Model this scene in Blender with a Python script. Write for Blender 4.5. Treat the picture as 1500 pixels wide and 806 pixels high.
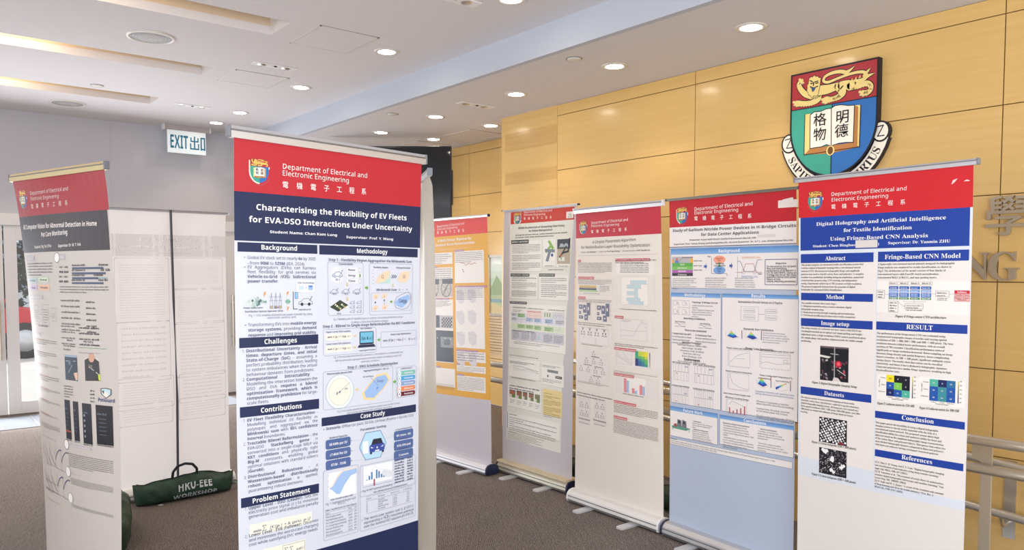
import bpy, bmesh, math, random
import numpy as np
from mathutils import Vector, Matrix
PI = math.pi
R = math.radians
scene = bpy.context.scene
for o in list(bpy.data.objects):
    bpy.data.objects.remove(o)
C = scene.collection
# ---------------------------------------------------------------- camera, world, light, exposure
EYE = 1.614
cam_d = bpy.data.cameras.new('camera')
cam_d.sensor_fit = 'HORIZONTAL'
cam_d.sensor_width = 36.0
cam_d.lens = 36.0 * 1118 / 1500
cam_d.shift_y = 48 / 1500
cam_d.clip_start = 0.05
cam = bpy.data.objects.new('camera', cam_d)
cam.location = (0, 0, EYE)
cam.rotation_euler = (PI / 2 - math.atan2(57, 1118), 0, -math.atan2(.6327, .7744))
C.objects.link(cam)
scene.camera = cam
scene.view_settings.view_transform = 'Standard'
scene.view_settings.look = 'None'
scene.view_settings.exposure = -0.16
scene.view_settings.gamma = 1.0
scene.view_settings.use_curve_mapping = False
scene.cycles.use_denoising = True
scene.cycles.max_bounces = 10
scene.cycles.diffuse_bounces = 6
W = bpy.data.worlds.new('sky')
scene.world = W
W.use_nodes = True
bg = W.node_tree.nodes['Background']
bg.inputs[0].default_value = (0.86, 0.93, 1.0, 1)
bg.inputs[1].default_value = 1.6
def area_light(name, loc, rot, sx, sy, power, col):
    l = bpy.data.lights.new(name, 'AREA')
    l.shape = 'RECTANGLE'; l.size = sx; l.size_y = sy; l.energy = power; l.color = col
    o = bpy.data.objects.new(name, l)
    o.location = loc; o.rotation_euler = rot
    C.objects.link(o)
    return o
# daylight through the glazed walls that stand beside and behind the photographer
DAY = (0.93, 0.965, 1.0)
area_light('daylight_side_glazing', (-3.9, -.2, 1.5), (0, R(-90 - 4), 0), 2.7, 5.4, 195, (1, .97, .94))
area_light('daylight_rear_glazing', (0.2, -2.9, 1.5), (R(90 + 50), 0, 0), 7.0, 2.7, 340, DAY)
area_light('daylight_door_glazing', (1.3, 9.7, 1.1), (R(-90 + 4), 0, 0), 4.4, 1.9, 170, (.95, .97, 1.0))
sun_d = bpy.data.lights.new('sun', 'SUN'); sun_d.energy = 3.0; sun_d.angle = R(1); sun_d.color = (1, .96, .9)
sun = bpy.data.objects.new('sun', sun_d); sun.rotation_euler = (R(-28), R(-14), 0); C.objects.link(sun)
# ---------------------------------------------------------------- materials
def lin(h):
    h = h.lstrip('#')
    v = [int(h[i:i + 2], 16) / 255 for i in (0, 2, 4)]
    return tuple(c / 12.92 if c <= .04045 else ((c + .055) / 1.055) ** 2.4 for c in v) + (1,)
_M = {}
def mat(h, rough=.5, metal=0.0, spec=.4, emit=0.0, name=None, trans=0.0):
    k = (h, rough, metal, spec, emit, trans)
    if k in _M: return _M[k]
    m = bpy.data.materials.new(name or 'paint_' + h.strip('#'))
    m.use_nodes = True
    b = m.node_tree.nodes['Principled BSDF']
    b.inputs['Base Color'].default_value = lin(h)
    b.inputs['Roughness'].default_value = rough
    b.inputs['Metallic'].default_value = metal
    b.inputs['Specular IOR Level'].default_value = spec
    if emit:
        b.inputs['Emission Color'].default_value = lin(h)
        b.inputs['Emission Strength'].default_value = emit
    if trans:
        nt = m.node_tree
        t = nt.nodes.new('ShaderNodeBsdfTranslucent'); t.inputs[0].default_value = lin(h)
        mx = nt.nodes.new('ShaderNodeMixShader'); mx.inputs[0].default_value = trans
        nt.links.new(b.outputs[0], mx.inputs[1]); nt.links.new(t.outputs[0], mx.inputs[2])
        nt.links.new(mx.outputs[0], nt.nodes['Material Output'].inputs[0])
    _M[k] = m
    return m
def nodes(m):
    nt = m.node_tree
    return nt, nt.nodes, nt.links, nt.nodes['Principled BSDF']
def new_mat(name, rough=.5, spec=.4):
    m = bpy.data.materials.new(name); m.use_nodes = True
    b = m.node_tree.nodes['Principled BSDF']
    b.inputs['Roughness'].default_value = rough
    b.inputs['Specular IOR Level'].default_value = spec
    return m
def ramp(nt, fac, stops):
    r = nt.nodes.new('ShaderNodeValToRGB')
    e = r.color_ramp.elements
    e[0].position, e[0].color = stops[0][0], lin(stops[0][1])
    e[1].position, e[1].color = stops[-1][0], lin(stops[-1][1])
    for p, c in stops[1:-1]:
        n = e.new(p); n.color = lin(c)
    nt.links.new(fac, r.inputs[0])
    return r.outputs[0]
def objcoord(nt, scale, rot=(0, 0, 0)):
    t = nt.nodes.new('ShaderNodeTexCoord'); mp = nt.nodes.new('ShaderNodeMapping')
    mp.inputs['Scale'].default_value = scale
    mp.inputs['Rotation'].default_value = rot
    nt.links.new(t.outputs['Object'], mp.inputs[0])
    return mp.outputs[0]
def noise(nt, vec, scale, detail=4, rough=.55):
    n = nt.nodes.new('ShaderNodeTexNoise')
    n.inputs['Scale'].default_value = scale; n.inputs['Detail'].default_value = detail; n.inputs['Roughness'].default_value = rough
    nt.links.new(vec, n.inputs['Vector'])
    return n.outputs['Fac']
def wood_material(name, dark, light, seed=0.0):
    m = new_mat(name, .3, .45)
    nt, n, l, b = nodes(m)
    v = objcoord(nt, (3, .55, 14))
    f = noise(nt, v, 2.2 + seed, 6, .6)
    l.new(ramp(nt, f, [(.3, dark), (.72, light)]), b.inputs['Base Color'])
    b.inputs['Coat Weight'].default_value = .3; b.inputs['Coat Roughness'].default_value = .14
    return m
M_WOOD = wood_material('maple_veneer', '#d3ac68', '#dab674')
M_WOOD2 = wood_material('maple_veneer_darker', '#c39a58', '#cda666', .4)
M_GROOVE = mat('#6a4a22', .8)
M_CEIL = mat('#d9d6da', .85, spec=.2, name='ceiling_paint')
M_CEIL_SHADE = mat('#bcc2ce', .85, spec=.2, name='ceiling_step_shade')  # ceiling colour greyed: the step face's shade is painted into it
def carpet_material():
    m = new_mat('carpet', .95, .15)
    nt, n, l, b = nodes(m)
    v = objcoord(nt, (1, 1, 1), (0, 0, R(32)))
    w = nt.nodes.new('ShaderNodeTexWave'); w.inputs['Scale'].default_value = 26; w.inputs['Distortion'].default_value = 9
    w.inputs['Detail'].default_value = 3; w.inputs['Detail Scale'].default_value = 2.4
    l.new(v, w.inputs['Vector'])
    f1 = noise(nt, v, 160, 3, .7)
    f2 = noise(nt, v, 2.0, 2)
    mx = nt.nodes.new('ShaderNodeMath'); mx.operation = 'MULTIPLY_ADD'; mx.inputs[1].default_value = .45
    l.new(w.outputs['Fac'], mx.inputs[0]); l.new(f1, mx.inputs[2])
    mx2 = nt.nodes.new('ShaderNodeMath'); mx2.operation = 'MULTIPLY_ADD'; mx2.inputs[1].default_value = .18
    l.new(f2, mx2.inputs[0]); l.new(mx.outputs[0], mx2.inputs[2])
    l.new(ramp(nt, mx2.outputs[0], [(.35, '#393433'), (.72, '#665d59'), (1.1, '#8b817b')]), b.inputs['Base Color'])
    bp = nt.nodes.new('ShaderNodeBump'); bp.inputs['Strength'].default_value = .35; bp.inputs['Distance'].default_value = .006
    l.new(mx.outputs[0], bp.inputs['Height']); l.new(bp.outputs[0], b.inputs['Normal'])
    return m
M_CARPET = carpet_material()
M_ALU = mat('#cfcfd2', .36, .7, name='brushed_aluminium')
M_ALU_D = mat('#8d9096', .35, 1.0, name='dark_aluminium')
M_STEEL = mat('#d6d3cc', .28, .85, name='polished_steel')
M_WHITEP = mat('#e6e6ea', .4, name='white_plastic')
M_BLACKP = mat('#1c1d22', .4, name='black_plastic')
M_NAVYP = mat('#1b2440', .4, name='navy_plastic')
M_GREYP = mat('#7c7f86', .4, name='grey_plastic')
# ---------------------------------------------------------------- mesh helpers
def link(name, me, parent=None):
    o = bpy.data.objects.new(name, me); C.objects.link(o)
    if parent is not None: o.parent = parent
    return o
def tag(o, label=None, cat=None, group=None, kind=None):
    if label: o['label'] = label
    if cat: o['category'] = cat
    if group: o['group'] = group
    if kind: o['kind'] = kind
    return o
def empty(name, loc, rz=0, label=None, cat=None, group=None):
    o = bpy.data.objects.new(name, None); o.empty_display_size = .1
    o.location = loc; o.rotation_euler = (0, 0, rz); C.objects.link(o)
    return tag(o, label, cat, group)
class MB:
    """collects shapes into one mesh with several materials"""
    def __init__(self): self.v = []; self.f = []; self.m = []; self.mats = []; self.smooth = []
    def mi(self, m):
        if m not in self.mats: self.mats.append(m)
        return self.mats.index(m)
    def add(self, V, F, m, smooth=False):
        b = len(self.v); k = self.mi(m)
        self.v += [tuple(p) for p in V]
        for f in F:
            self.f.append([b + i for i in f]); self.m.append(k); self.smooth.append(smooth)
    def box(self, x0, y0, z0, x1, y1, z1, m, bev=0.0):
        if bev:
            bm = bmesh.new()
            bmesh.ops.create_cube(bm, size=1, matrix=Matrix.Translation(((x0 + x1) / 2, (y0 + y1) / 2, (z0 + z1) / 2)) @ Matrix.Diagonal((abs(x1 - x0), abs(y1 - y0), abs(z1 - z0), 1)))
            bmesh.ops.bevel(bm, geom=bm.edges[:], offset=bev, segments=2, affect='EDGES', profile=.5)
            self.addbm(bm, m); return
        V = [(x, y, z) for z in (z0, z1) for y in (y0, y1) for x in (x0, x1)]
        self.add(V, [(0, 2, 3, 1), (4, 5, 7, 6), (0, 1, 5, 4), (2, 6, 7, 3), (0, 4, 6, 2), (1, 3, 7, 5)], m)
    def addbm(self, bm, m, smooth=False):
        bm.verts.index_update()
        self.add([v.co[:] for v in bm.verts], [[v.index for v in f.verts] for f in bm.faces], m, smooth); bm.free()
    def tube(self, pts, r, m, n=10, caps=True):
        pts = [Vector(p) for p in pts]; V = []; F = []
        rr = r if isinstance(r, (list, tuple)) else [r] * len(pts)
        for i, p in enumerate(pts):
            d = (pts[min(i + 1, len(pts) - 1)] - pts[max(i - 1, 0)]).normalized()
            u = d.cross(Vector((0, 0, 1)))
            if u.length < 1e-3: u = d.cross(Vector((1, 0, 0)))
            u.normalize(); w = d.cross(u)
            V += [p + (u * math.cos(2 * PI * k / n) + w * math.sin(2 * PI * k / n)) * rr[i] for k in range(n)]
        for i in range(len(pts) - 1):
            F += [(i * n + k, i * n + (k + 1) % n, (i + 1) * n + (k + 1) % n, (i + 1) * n + k) for k in range(n)]
        self.add(V, F, m, True)
        if caps:
            self.add(V[:n], [list(range(n))[::-1]], m); self.add(V[-n:], [list(range(n))], m)
    def prism(self, prof, x0, x1, m, axis='x', smooth=False):
        """profile of (a, b) pairs swept along one axis"""
        n = len(prof)
        mk = {'x': lambda t, a, b: (t, a, b), 'y': lambda t, a, b: (a, t, b), 'z': lambda t, a, b: (a, b, t)}[axis]
        V = [mk(x0, a, b) for a, b in prof] + [mk(x1, a, b) for a, b in prof]
        self.add(V, [(k, (k + 1) % n, n + (k + 1) % n, n + k) for k in range(n)], m, smooth)
        self.add(V[:n], [list(range(n))], m); self.add(V[n:], [list(range(n))[::-1]], m)
    def lathe(self, prof, c, m, n=28, axis='z', smooth=True):
        V = []; F = []
        for r, h in prof:
            for k in range(n):
                a = 2 * PI * k / n
                p = (r * math.cos(a), r * math.sin(a), h)
                if axis == 'y': p = (p[0], p[2], p[1])
                V.append((c[0] + p[0], c[1] + p[1], c[2] + p[2]))
        for i in range(len(prof) - 1):
            F += [(i * n + k, i * n + (k + 1) % n, (i + 1) * n + (k + 1) % n, (i + 1) * n + k) for k in range(n)]
        self.add(V, F, m, smooth)
    def build(self, name, parent=None, smooth_angle=None):
        me = bpy.data.meshes.new(name)
        me.from_pydata(self.v, [], self.f)
        for m in self.mats: me.materials.append(m)
        me.polygons.foreach_set('material_index', self.m)
        me.polygons.foreach_set('use_smooth', self.smooth)
        me.update()
        bm = bmesh.new(); bm.from_mesh(me); bmesh.ops.recalc_face_normals(bm, faces=bm.faces); bm.to_mesh(me); bm.free()
        return link(name, me, parent)
# ---------------------------------------------------------------- lettering: outlines taken from Blender's built-in typeface
GL = {}
LETTERS = [chr(i) for i in range(33, 127)]
def styled(c, upper, lower, digit):
    """the same character in one of the mathematical alphabets of the built-in typeface"""
    if 'A' <= c <= 'Z': return chr(upper + ord(c) - 65)
    if 'a' <= c <= 'z': return chr(0x210E) if (c == 'h' and lower == 0x1D44E) else chr(lower + ord(c) - 97)
    if c.isdigit() and digit: return chr(digit + ord(c) - 48)
    return c
STYLES = {
    'R': (LETTERS + list('–Ω∑•≤→×±'), (0x1D5A0, 0x1D5BA, 0x1D7E2), 1, 0.0),
    'B': (LETTERS + ['–'], (0x1D5D4, 0x1D5EE, 0x1D7EC), 2, 0.0),
    'S': (LETTERS + ['×'], (0x1D400, 0x1D41A, 0x1D7CE), 2, 0.0),
    'C': (list('電機子工程系學出口格物明德'), None, 1, 0.006)}
def load_glyphs():
    """every style is set as one column of characters, three ems apart, and read back line by line"""
    def column(lines, res, off):
        c = bpy.data.curves.new('glyph', 'FONT'); c.body = chr(10).join(lines); c.size = 1; c.space_line = 3; c.resolution_u = res; c.offset = off
        o = bpy.data.objects.new('glyph', c); C.objects.link(o)
        return o
    jobs = []
    for k, (chars, base, res, off) in STYLES.items():
        st = (lambda c: styled(c, *base)) if base else (lambda c: c)
        H = st('H')
        jobs.append((k, chars, column([st(c) for c in chars], res, off), column([H + H] + [H + st(c) + H for c in chars], 1, 0)))
    bpy.context.view_layer.update()
    dg = bpy.context.evaluated_depsgraph_get()
    def data(o):
        e = o.evaluated_get(dg); me = e.to_mesh(); me.calc_loop_triangles()
        V = np.array([v.co[:2] for v in me.vertices]).reshape(-1, 2); T = np.array([t.vertices[:] for t in me.loop_triangles]).reshape(-1, 3)
        e.to_mesh_clear(); d = o.data
        bpy.data.objects.remove(o); bpy.data.curves.remove(d)
        return V, T, np.round((.35 - V[:, 1]) / 3).astype(int)
    for k, chars, g, m in jobs:
        V, T, L = data(g); VM, _, LM = data(m)
        w = [VM[LM == i, 0].max() for i in range(len(chars) + 1)]
        for i, c in enumerate(chars):
            ids = np.nonzero(L == i)[0]
            if not len(ids): continue
            mp = np.full(len(V), -1); mp[ids] = np.arange(len(ids))
            t = T[np.isin(T[:, 0], ids)]
            GL[(k, c)] = (V[ids] + (0, 3.0 * i), mp[t], float(w[i + 1] - w[0]))
        GL[(k, ' ')] = (np.zeros((0, 2)), np.zeros((0, 3), int), .27)
    for (k, c), (V, T, w) in list(GL.items()):          # the slanted style leans the serif one
        if k == 'S': GL[('T', c)] = (V @ np.array([[1, 0], [.22, 1]]), T, w * .96)
load_glyphs()
def glyph(f, c):
    return GL.get((f, c)) or GL.get(('C', c)) or GL.get(('R', c)) or GL[('R', '-')]
def runs(s, f):
    """'plain *bold* plain' -> [(font, char)]"""
    out = []; bold = False
    for c in s:
        if c == '*': bold = not bold; continue
        out.append(('B' if bold and f == 'R' else f, c))
    return out
def width(s, f): return sum(glyph(a, c)[2] for a, c in runs(s, f))
def set_text(s, f, extra=0.0):
    """unit-size text: (verts, tris) with the baseline at 0 and extra space added at each blank"""
    VV = []; TT = []; x = 0; n = 0
    for a, c in runs(s, f):
        V, T, adv = glyph(a, c)
        if len(V):
            VV.append(V + (x, 0)); TT.append(T + n); n += len(V)
        x += adv + (extra if c == ' ' else 0)
    if not VV: return np.zeros((0, 2)), np.zeros((0, 3), int), x
    return np.concatenate(VV), np.concatenate(TT), x
def clip_strips(P, ax, step):
    """a polygon cut into strips along one axis, so that it can follow a curved sheet"""
    lo = min(p[ax] for p in P); hi = max(p[ax] for p in P); n = int(math.ceil((hi - lo) / step - 1e-9))
    if n <= 1: return [P]
    def half(Q, t, keep):
        out = []
        for i, a in enumerate(Q):
            b = Q[(i + 1) % len(Q)]; da, db = (a[ax] - t) * keep, (b[ax] - t) * keep
            if da >= 0: out.append(a)
            if (da > 0 > db) or (da < 0 < db):
                k = da / (da - db); out.append((a[0] + (b[0] - a[0]) * k, a[1] + (b[1] - a[1]) * k))
        return out
    res = []; w = (hi - lo) / n
    for i in range(n):
        Q = half(half(P, lo + i * w, 1), lo + (i + 1) * w, -1)
        if len(Q) > 2: res.append(Q)
    return res
class Draw:
    """flat artwork in (s, v) metres, v downward, mapped onto a surface by put(s, v, depth)"""
    STEP = .0004
    def __init__(self, put, parent): self.put = put; self.parent = parent; self.cur = None; self.seq = 0; self.rough = .42; self.spec = .35
    def part(self, name, label=None):
        self.end(); self.cur = name; self.lab = label; self.V = []; self.F = []; self.M = []; self.mats = []; self.n = 0
    def _m(self, c):
        m = c if not isinstance(c, str) else mat(c, self.rough, 0, self.spec)
        if m not in self.mats: self.mats.append(m)
        return self.mats.index(m)
    def raw(self, P, F, col, z):
        # neighbours at one level are kept a hair apart, since coincident faces would shade each other
        self.seq = (self.seq + 1) % 12; z = z + .03 * self.seq
        k = self._m(col); P = np.asarray(P, float)
        self.V.append(np.column_stack([P, np.full(len(P), z * self.STEP)]))
        for f in F:
            self.F.append([int(i) + self.n for i in f]); self.M.append(k)
        self.n += len(P)
    def rect(self, s0, v0, s1, v1, col, z=1):
        a = max(1, int(math.ceil(abs(s1 - s0) / .05))); b = max(1, int(math.ceil(abs(v1 - v0) / .1)))
        P = [(s0 + (s1 - s0) * i / a, v0 + (v1 - v0) * j / b) for j in range(b + 1) for i in range(a + 1)]
        F = [(j * (a + 1) + i, j * (a + 1) + i + 1, (j + 1) * (a + 1) + i + 1, (j + 1) * (a + 1) + i) for j in range(b) for i in range(a)]
        self.raw(P, F, col, z)
    def grad(self, s0, v0, s1, v1, c0, c1, n=5, z=1):
        A, B = [[int(c[i:i + 2], 16) for i in (1, 3, 5)] for c in (c0, c1)]
        for k in range(n):
            t = k / (n - 1)
            self.rect(s0, v0 + (v1 - v0) * k / n, s1, v0 + (v1 - v0) * (k + 1) / n, '#%02x%02x%02x' % tuple(round(a + (b - a) * t) for a, b in zip(A, B)), z)
    def poly(self, pts, col, z=2):
        pts = [tuple(p) for p in pts]
        for axis, step in ((0, .04), (1, .12)):
            if axis == 0: pieces = clip_strips(pts, 0, step)
            else: pieces = [q for p in pieces for q in clip_strips(p, 1, step)]
        for p in pieces: self.raw(p, [range(len(p))], col, z)
    def rr(self, s0, v0, s1, v1, col, r=.006, z=2):
        self.poly(self._rr(s0, v0, s1, v1, r), col, z)
    def _rr(self, s0, v0, s1, v1, r, n=3):
        P = []
        for cx, cy, a in ((s1 - r, v0 + r, -90), (s1 - r, v1 - r, 0), (s0 + r, v1 - r, 90), (s0 + r, v0 + r, 180)):
            P += [(cx + r * math.cos(R(a + 90 * k / n)), cy + r * math.sin(R(a + 90 * k / n))) for k in range(n + 1)]
        return P
    def line(self, pts, col, w=.0012, z=3, closed=False):
        pts = list(pts)
        if closed: pts = pts + [pts[0]]
        for (a, b), (c, d) in zip(pts, pts[1:]):
            L = math.hypot(c - a, d - b)
            if L < 1e-6: continue
            e = w / 2; ux, uy = (c - a) / L * e, (d - b) / L * e; a, b, c, d = a - ux * .8, b - uy * .8, c + ux * .8, d + uy * .8
            k = max(1, int(L / .06))
            P = []
            for i in range(k + 1):
                x, y = a + (c - a) * i / k, b + (d - b) * i / k
                P += [(x - uy, y + ux), (x + uy, y - ux)]
            self.raw(P, [(2 * i, 2 * i + 1, 2 * i + 3, 2 * i + 2) for i in range(k)], col, z)
    def frame(self, s0, v0, s1, v1, col, w=.0012, r=0, z=3):
        self.line(self._rr(s0, v0, s1, v1, r) if r else [(s0, v0), (s1, v0), (s1, v1), (s0, v1)], col, w, z, True)
    def disc(self, s, v, r, col, z=2, ry=None, n=18):
        self.poly([(s + r * math.cos(2 * PI * k / n), v + (ry or r) * math.sin(2 * PI * k / n)) for k in range(n)], col, z)
    def ring(self, s, v, r, col, w=.001, z=3, ry=None, n=20):
        self.line([(s + r * math.cos(2 * PI * k / n), v + (ry or r) * math.sin(2 * PI * k / n)) for k in range(n)], col, w, z, True)
    def arrow(self, s, v, L, w, col, z=3, ang=0):
        P = [(-.5, -.2), (.05, -.2), (.05, -.5), (.5, 0), (.05, .5), (.05, .2), (-.5, .2)]
        c, q = math.cos(R(ang)), math.sin(R(ang))
        self.poly([(s + x * L * c - y * w * q, v + x * L * q + y * w * c) for x, y in P], col, z)
    def tx(self, s0, v0, s1, txt, col, f='R', h=None, z=4, v1=None):
        """text from s0 to s1 on the baseline v0, which drops by v1 along the way; s1 < s0 mirrors it"""
        V, T, w = set_text(txt, f)
        sx = (s1 - s0) / max(w, 1e-6); sy = h or abs(sx)
        P = np.column_stack([s0 + V[:, 0] * sx, v0 - V[:, 1] * sy + (0 if v1 is None else v1 * V[:, 0] / max(w, 1e-6))])
        self.raw(P, T, col, z)
    def ct(self, s, v, h, txt, col, f='R', z=4, al=.5, sx=1.0):
        w = width(txt, f) * h * sx
        self.tx(s - w * al, v, s + w * (1 - al), txt, col, f, h, z)
    def para(self, s0, v0, s1, v1, lines, col, f='R', size=None, just=True, fit=1.0, z=4):
        n = len(lines); lead = (v1 - v0) / max(n - 1, 1) if n > 1 else .02
        h = size or lead * .8
        sx = h * fit
        for i, t in enumerate(lines):
            last = t.endswith('|') or not just; t = t.rstrip('|')
            w = width(t, f) * sx; gaps = t.count(' ')
            ex = 0
            if not last and gaps: ex = ((s1 - s0) - w) / gaps / sx
            k = 1.0
            if w + gaps * ex * sx > (s1 - s0) * 1.001 or ex < -.08:
                ex = 0; k = (s1 - s0) / w
            V, T, w = set_text(t, f, ex)
            self.raw(np.column_stack([s0 + V[:, 0] * sx * k, v0 + lead * i - V[:, 1] * h]), T, col, z)
    def greek(self, s0, v0, s1, v1, n, col, seed=1, h=.38, last=.6, just=True, z=4, heavy=.0):
        """rows of word-length marks: print too small to read in the photograph"""
        rng = random.Random(seed); lead = max((v1 - v0) / max(n - 1, 1), .003) if n > 1 else .012
        P = []; F = []
        for i in range(n):
            end = s1 if (just and i < n - 1) else s0 + (s1 - s0) * (last if i == n - 1 else rng.uniform(.72, 1))
            x = s0; y = v0 + lead * i; hh = max(lead * h, .0008)
            while x < end - .002:
                w = min(rng.uniform(1.2, 5.5) * hh * 1.3, end - x)
                # every word is a few letter-sized strokes
                c = x
                while c < x + w - hh * .2:
                    lw = hh * rng.choice((.22, .3, .5)); top = hh * rng.choice((.7, .7, .7, 1.0))
                    e = min(c + lw, x + w)
                    b = len(P); P += [(c, y), (e, y), (e, y - top), (c, y - top)]; F.append((b, b + 1, b + 2, b + 3))
                    c = e + hh * .22
                x += w + hh * .55
        if P: self.raw(P, F, col, z)
    def end(self):
        if self.cur is None or not self.n: self.cur = None; return
        A = np.concatenate(self.V)
        me = bpy.data.meshes.new(self.cur)
        me.from_pydata([self.put(*p) for p in A], [], self.F)
        for m in self.mats: me.materials.append(m)
        me.polygons.foreach_set('material_index', self.M)
        me.update()
        o = link(self.cur, me, self.parent)
        if self.lab: o['label'] = self.lab
        self.cur = None
        return o
# ---------------------------------------------------------------- the crest (used large on the wall and small on every poster)
GOLD = '#e9cf86'; CR_RED = '#a83238'; CR_GREEN = '#3f9f8c'; CR_BLUE = '#2f6db4'; INK = '#1a1620'; CREAM = '#f3ecdf'; LEATHER = '#b47a44'
def ribbon_poly(P):
    """[(x, y, width)] -> polygon that follows the path"""
    L = []; Q = []
    for i, (x, y, w) in enumerate(P):
        a = P[max(i - 1, 0)]; b = P[min(i + 1, len(P) - 1)]
        dx, dy = b[0] - a[0], b[1] - a[1]; l = math.hypot(dx, dy) or 1
        L.append((x - dy / l * w / 2, y + dx / l * w / 2)); Q.append((x + dy / l * w / 2, y - dx / l * w / 2))
    return L, Q
def smooth_path(P, n=4):
    out = []
    for i in range(len(P) - 1):
        p0, p1, p2, p3 = P[max(i - 1, 0)], P[i], P[i + 1], P[min(i + 2, len(P) - 1)]
        for k in range(n):
            t = k / n
            out.append(tuple(.5 * (2 * b + (c - a) * t + (2 * a - 5 * b + 4 * c - d) * t * t + (3 * b - a - 3 * c + d) * t ** 3) for a, b, c, d in zip(p0, p1, p2, p3)))
    return out + [P[-1]]
def ribbon(D, P, col, z, grow=0.0, n=4):
    P = smooth_path(P, n) if n > 1 else P
    L, Q = ribbon_poly([(x, y, w + grow) for x, y, w in P])
    V = []; F = []
    for a, b in zip(L, Q): V += [a, b]
    F = [(2 * i, 2 * i + 1, 2 * i + 3, 2 * i + 2) for i in range(len(P) - 1)]
    if n < 5: D.raw(V, F, col, z)
    else:
        for f in F: D.raw([V[i] for i in f], [(0, 1, 2, 3)], col, z)
        for x, y, w in P: D.disc(x, y, w / 2, col, z, n=10)
LION = {
 'tail': [(.7456, .2035,.055), (.8404, .1982,.045), (.8895, .1614,.04), (.8544, .114,.034), (.7684, .1018,.03), (.6667, .1088,.028), (.5526, .1281,.028), (.4474, .1474,.03), (.3912, .1228,.03), (.414, .0754,.03), (.4982, .0526,.036), (.593, .0561,.04), (.6667, .0772,.04), (.7474, .0316,.006)],
 'tip1': [(.8596, .1561,.03), (.8982, .1158,.028), (.9281, .086,.004)],
 'tip2': [(.8404, .1982,.03), (.914, .1632,.03), (.9737, .1491,.004)],
 'body': [(.286, .2316,.10), (.3632, .2246,.11), (.4491, .2263,.10), (.5439, .2158,.085), (.6491, .2158,.10), (.7316, .2333,.10), (.7719, .2351,.07)],
 'paw1': [(.2439, .2702,.07), (.1649, .2298,.065), (.107, .1632,.06), (.0877, .107,.055), (.1158, .0754,.05), (.1263, .0649,.03)],
 'paw2': [(.3211, .2667,.09), (.3211, .314,.085), (.2561, .3456,.06), (.1561, .3421,.06), (.0754, .3246,.065), (.0544, .3158,.05)],
 'paw3': [(.5825, .2368,.09), (.6193, .2895,.085), (.5789, .3316,.065), (.4947, .3474,.055), (.4298, .3421,.075), (.4105, .3439,.05)],
 'paw4': [(.7, .2439,.085), (.8018, .2526,.06), (.8912, .2421,.06), (.9368, .2772,.055), (.9333, .3246,.05), (.8947, .3439,.06), (.8491, .3351,.05)],
}
HEAD = [(.2175, .0632), (.2404, .0509), (.2561, .0579), (.2807, .0386), (.2965, .0596), (.3211, .0596), (.3333, .0772), (.3579, .0842), (.3509, .1351), (.3456, .1807), (.3351, .2246), (.3263, .2684), (.2982, .2789), (.2772, .2667), (.2526, .2895), (.2316, .2579), (.2123, .2491), (.207, .2211), (.1912, .2035), (.1982, .1684), (.193, .1368), (.2088, .1246), (.2123, .0947)]
PAGE_L = [(.2368, .486), (.2842, .4579), (.3684, .4632), (.4333, .4456), (.493, .4491), (.5, .8737), (.4421, .8526), (.3772, .8702), (.2947, .8702), (.2404, .8737)]
PAGE_R = [(.493, .4491), (.5386, .4263), (.6123, .4281), (.686, .4491), (.7614, .4579), (.7561, .8667), (.6737, .8561), (.5912, .8561), (.5386, .8649), (.5, .8737)]
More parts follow.
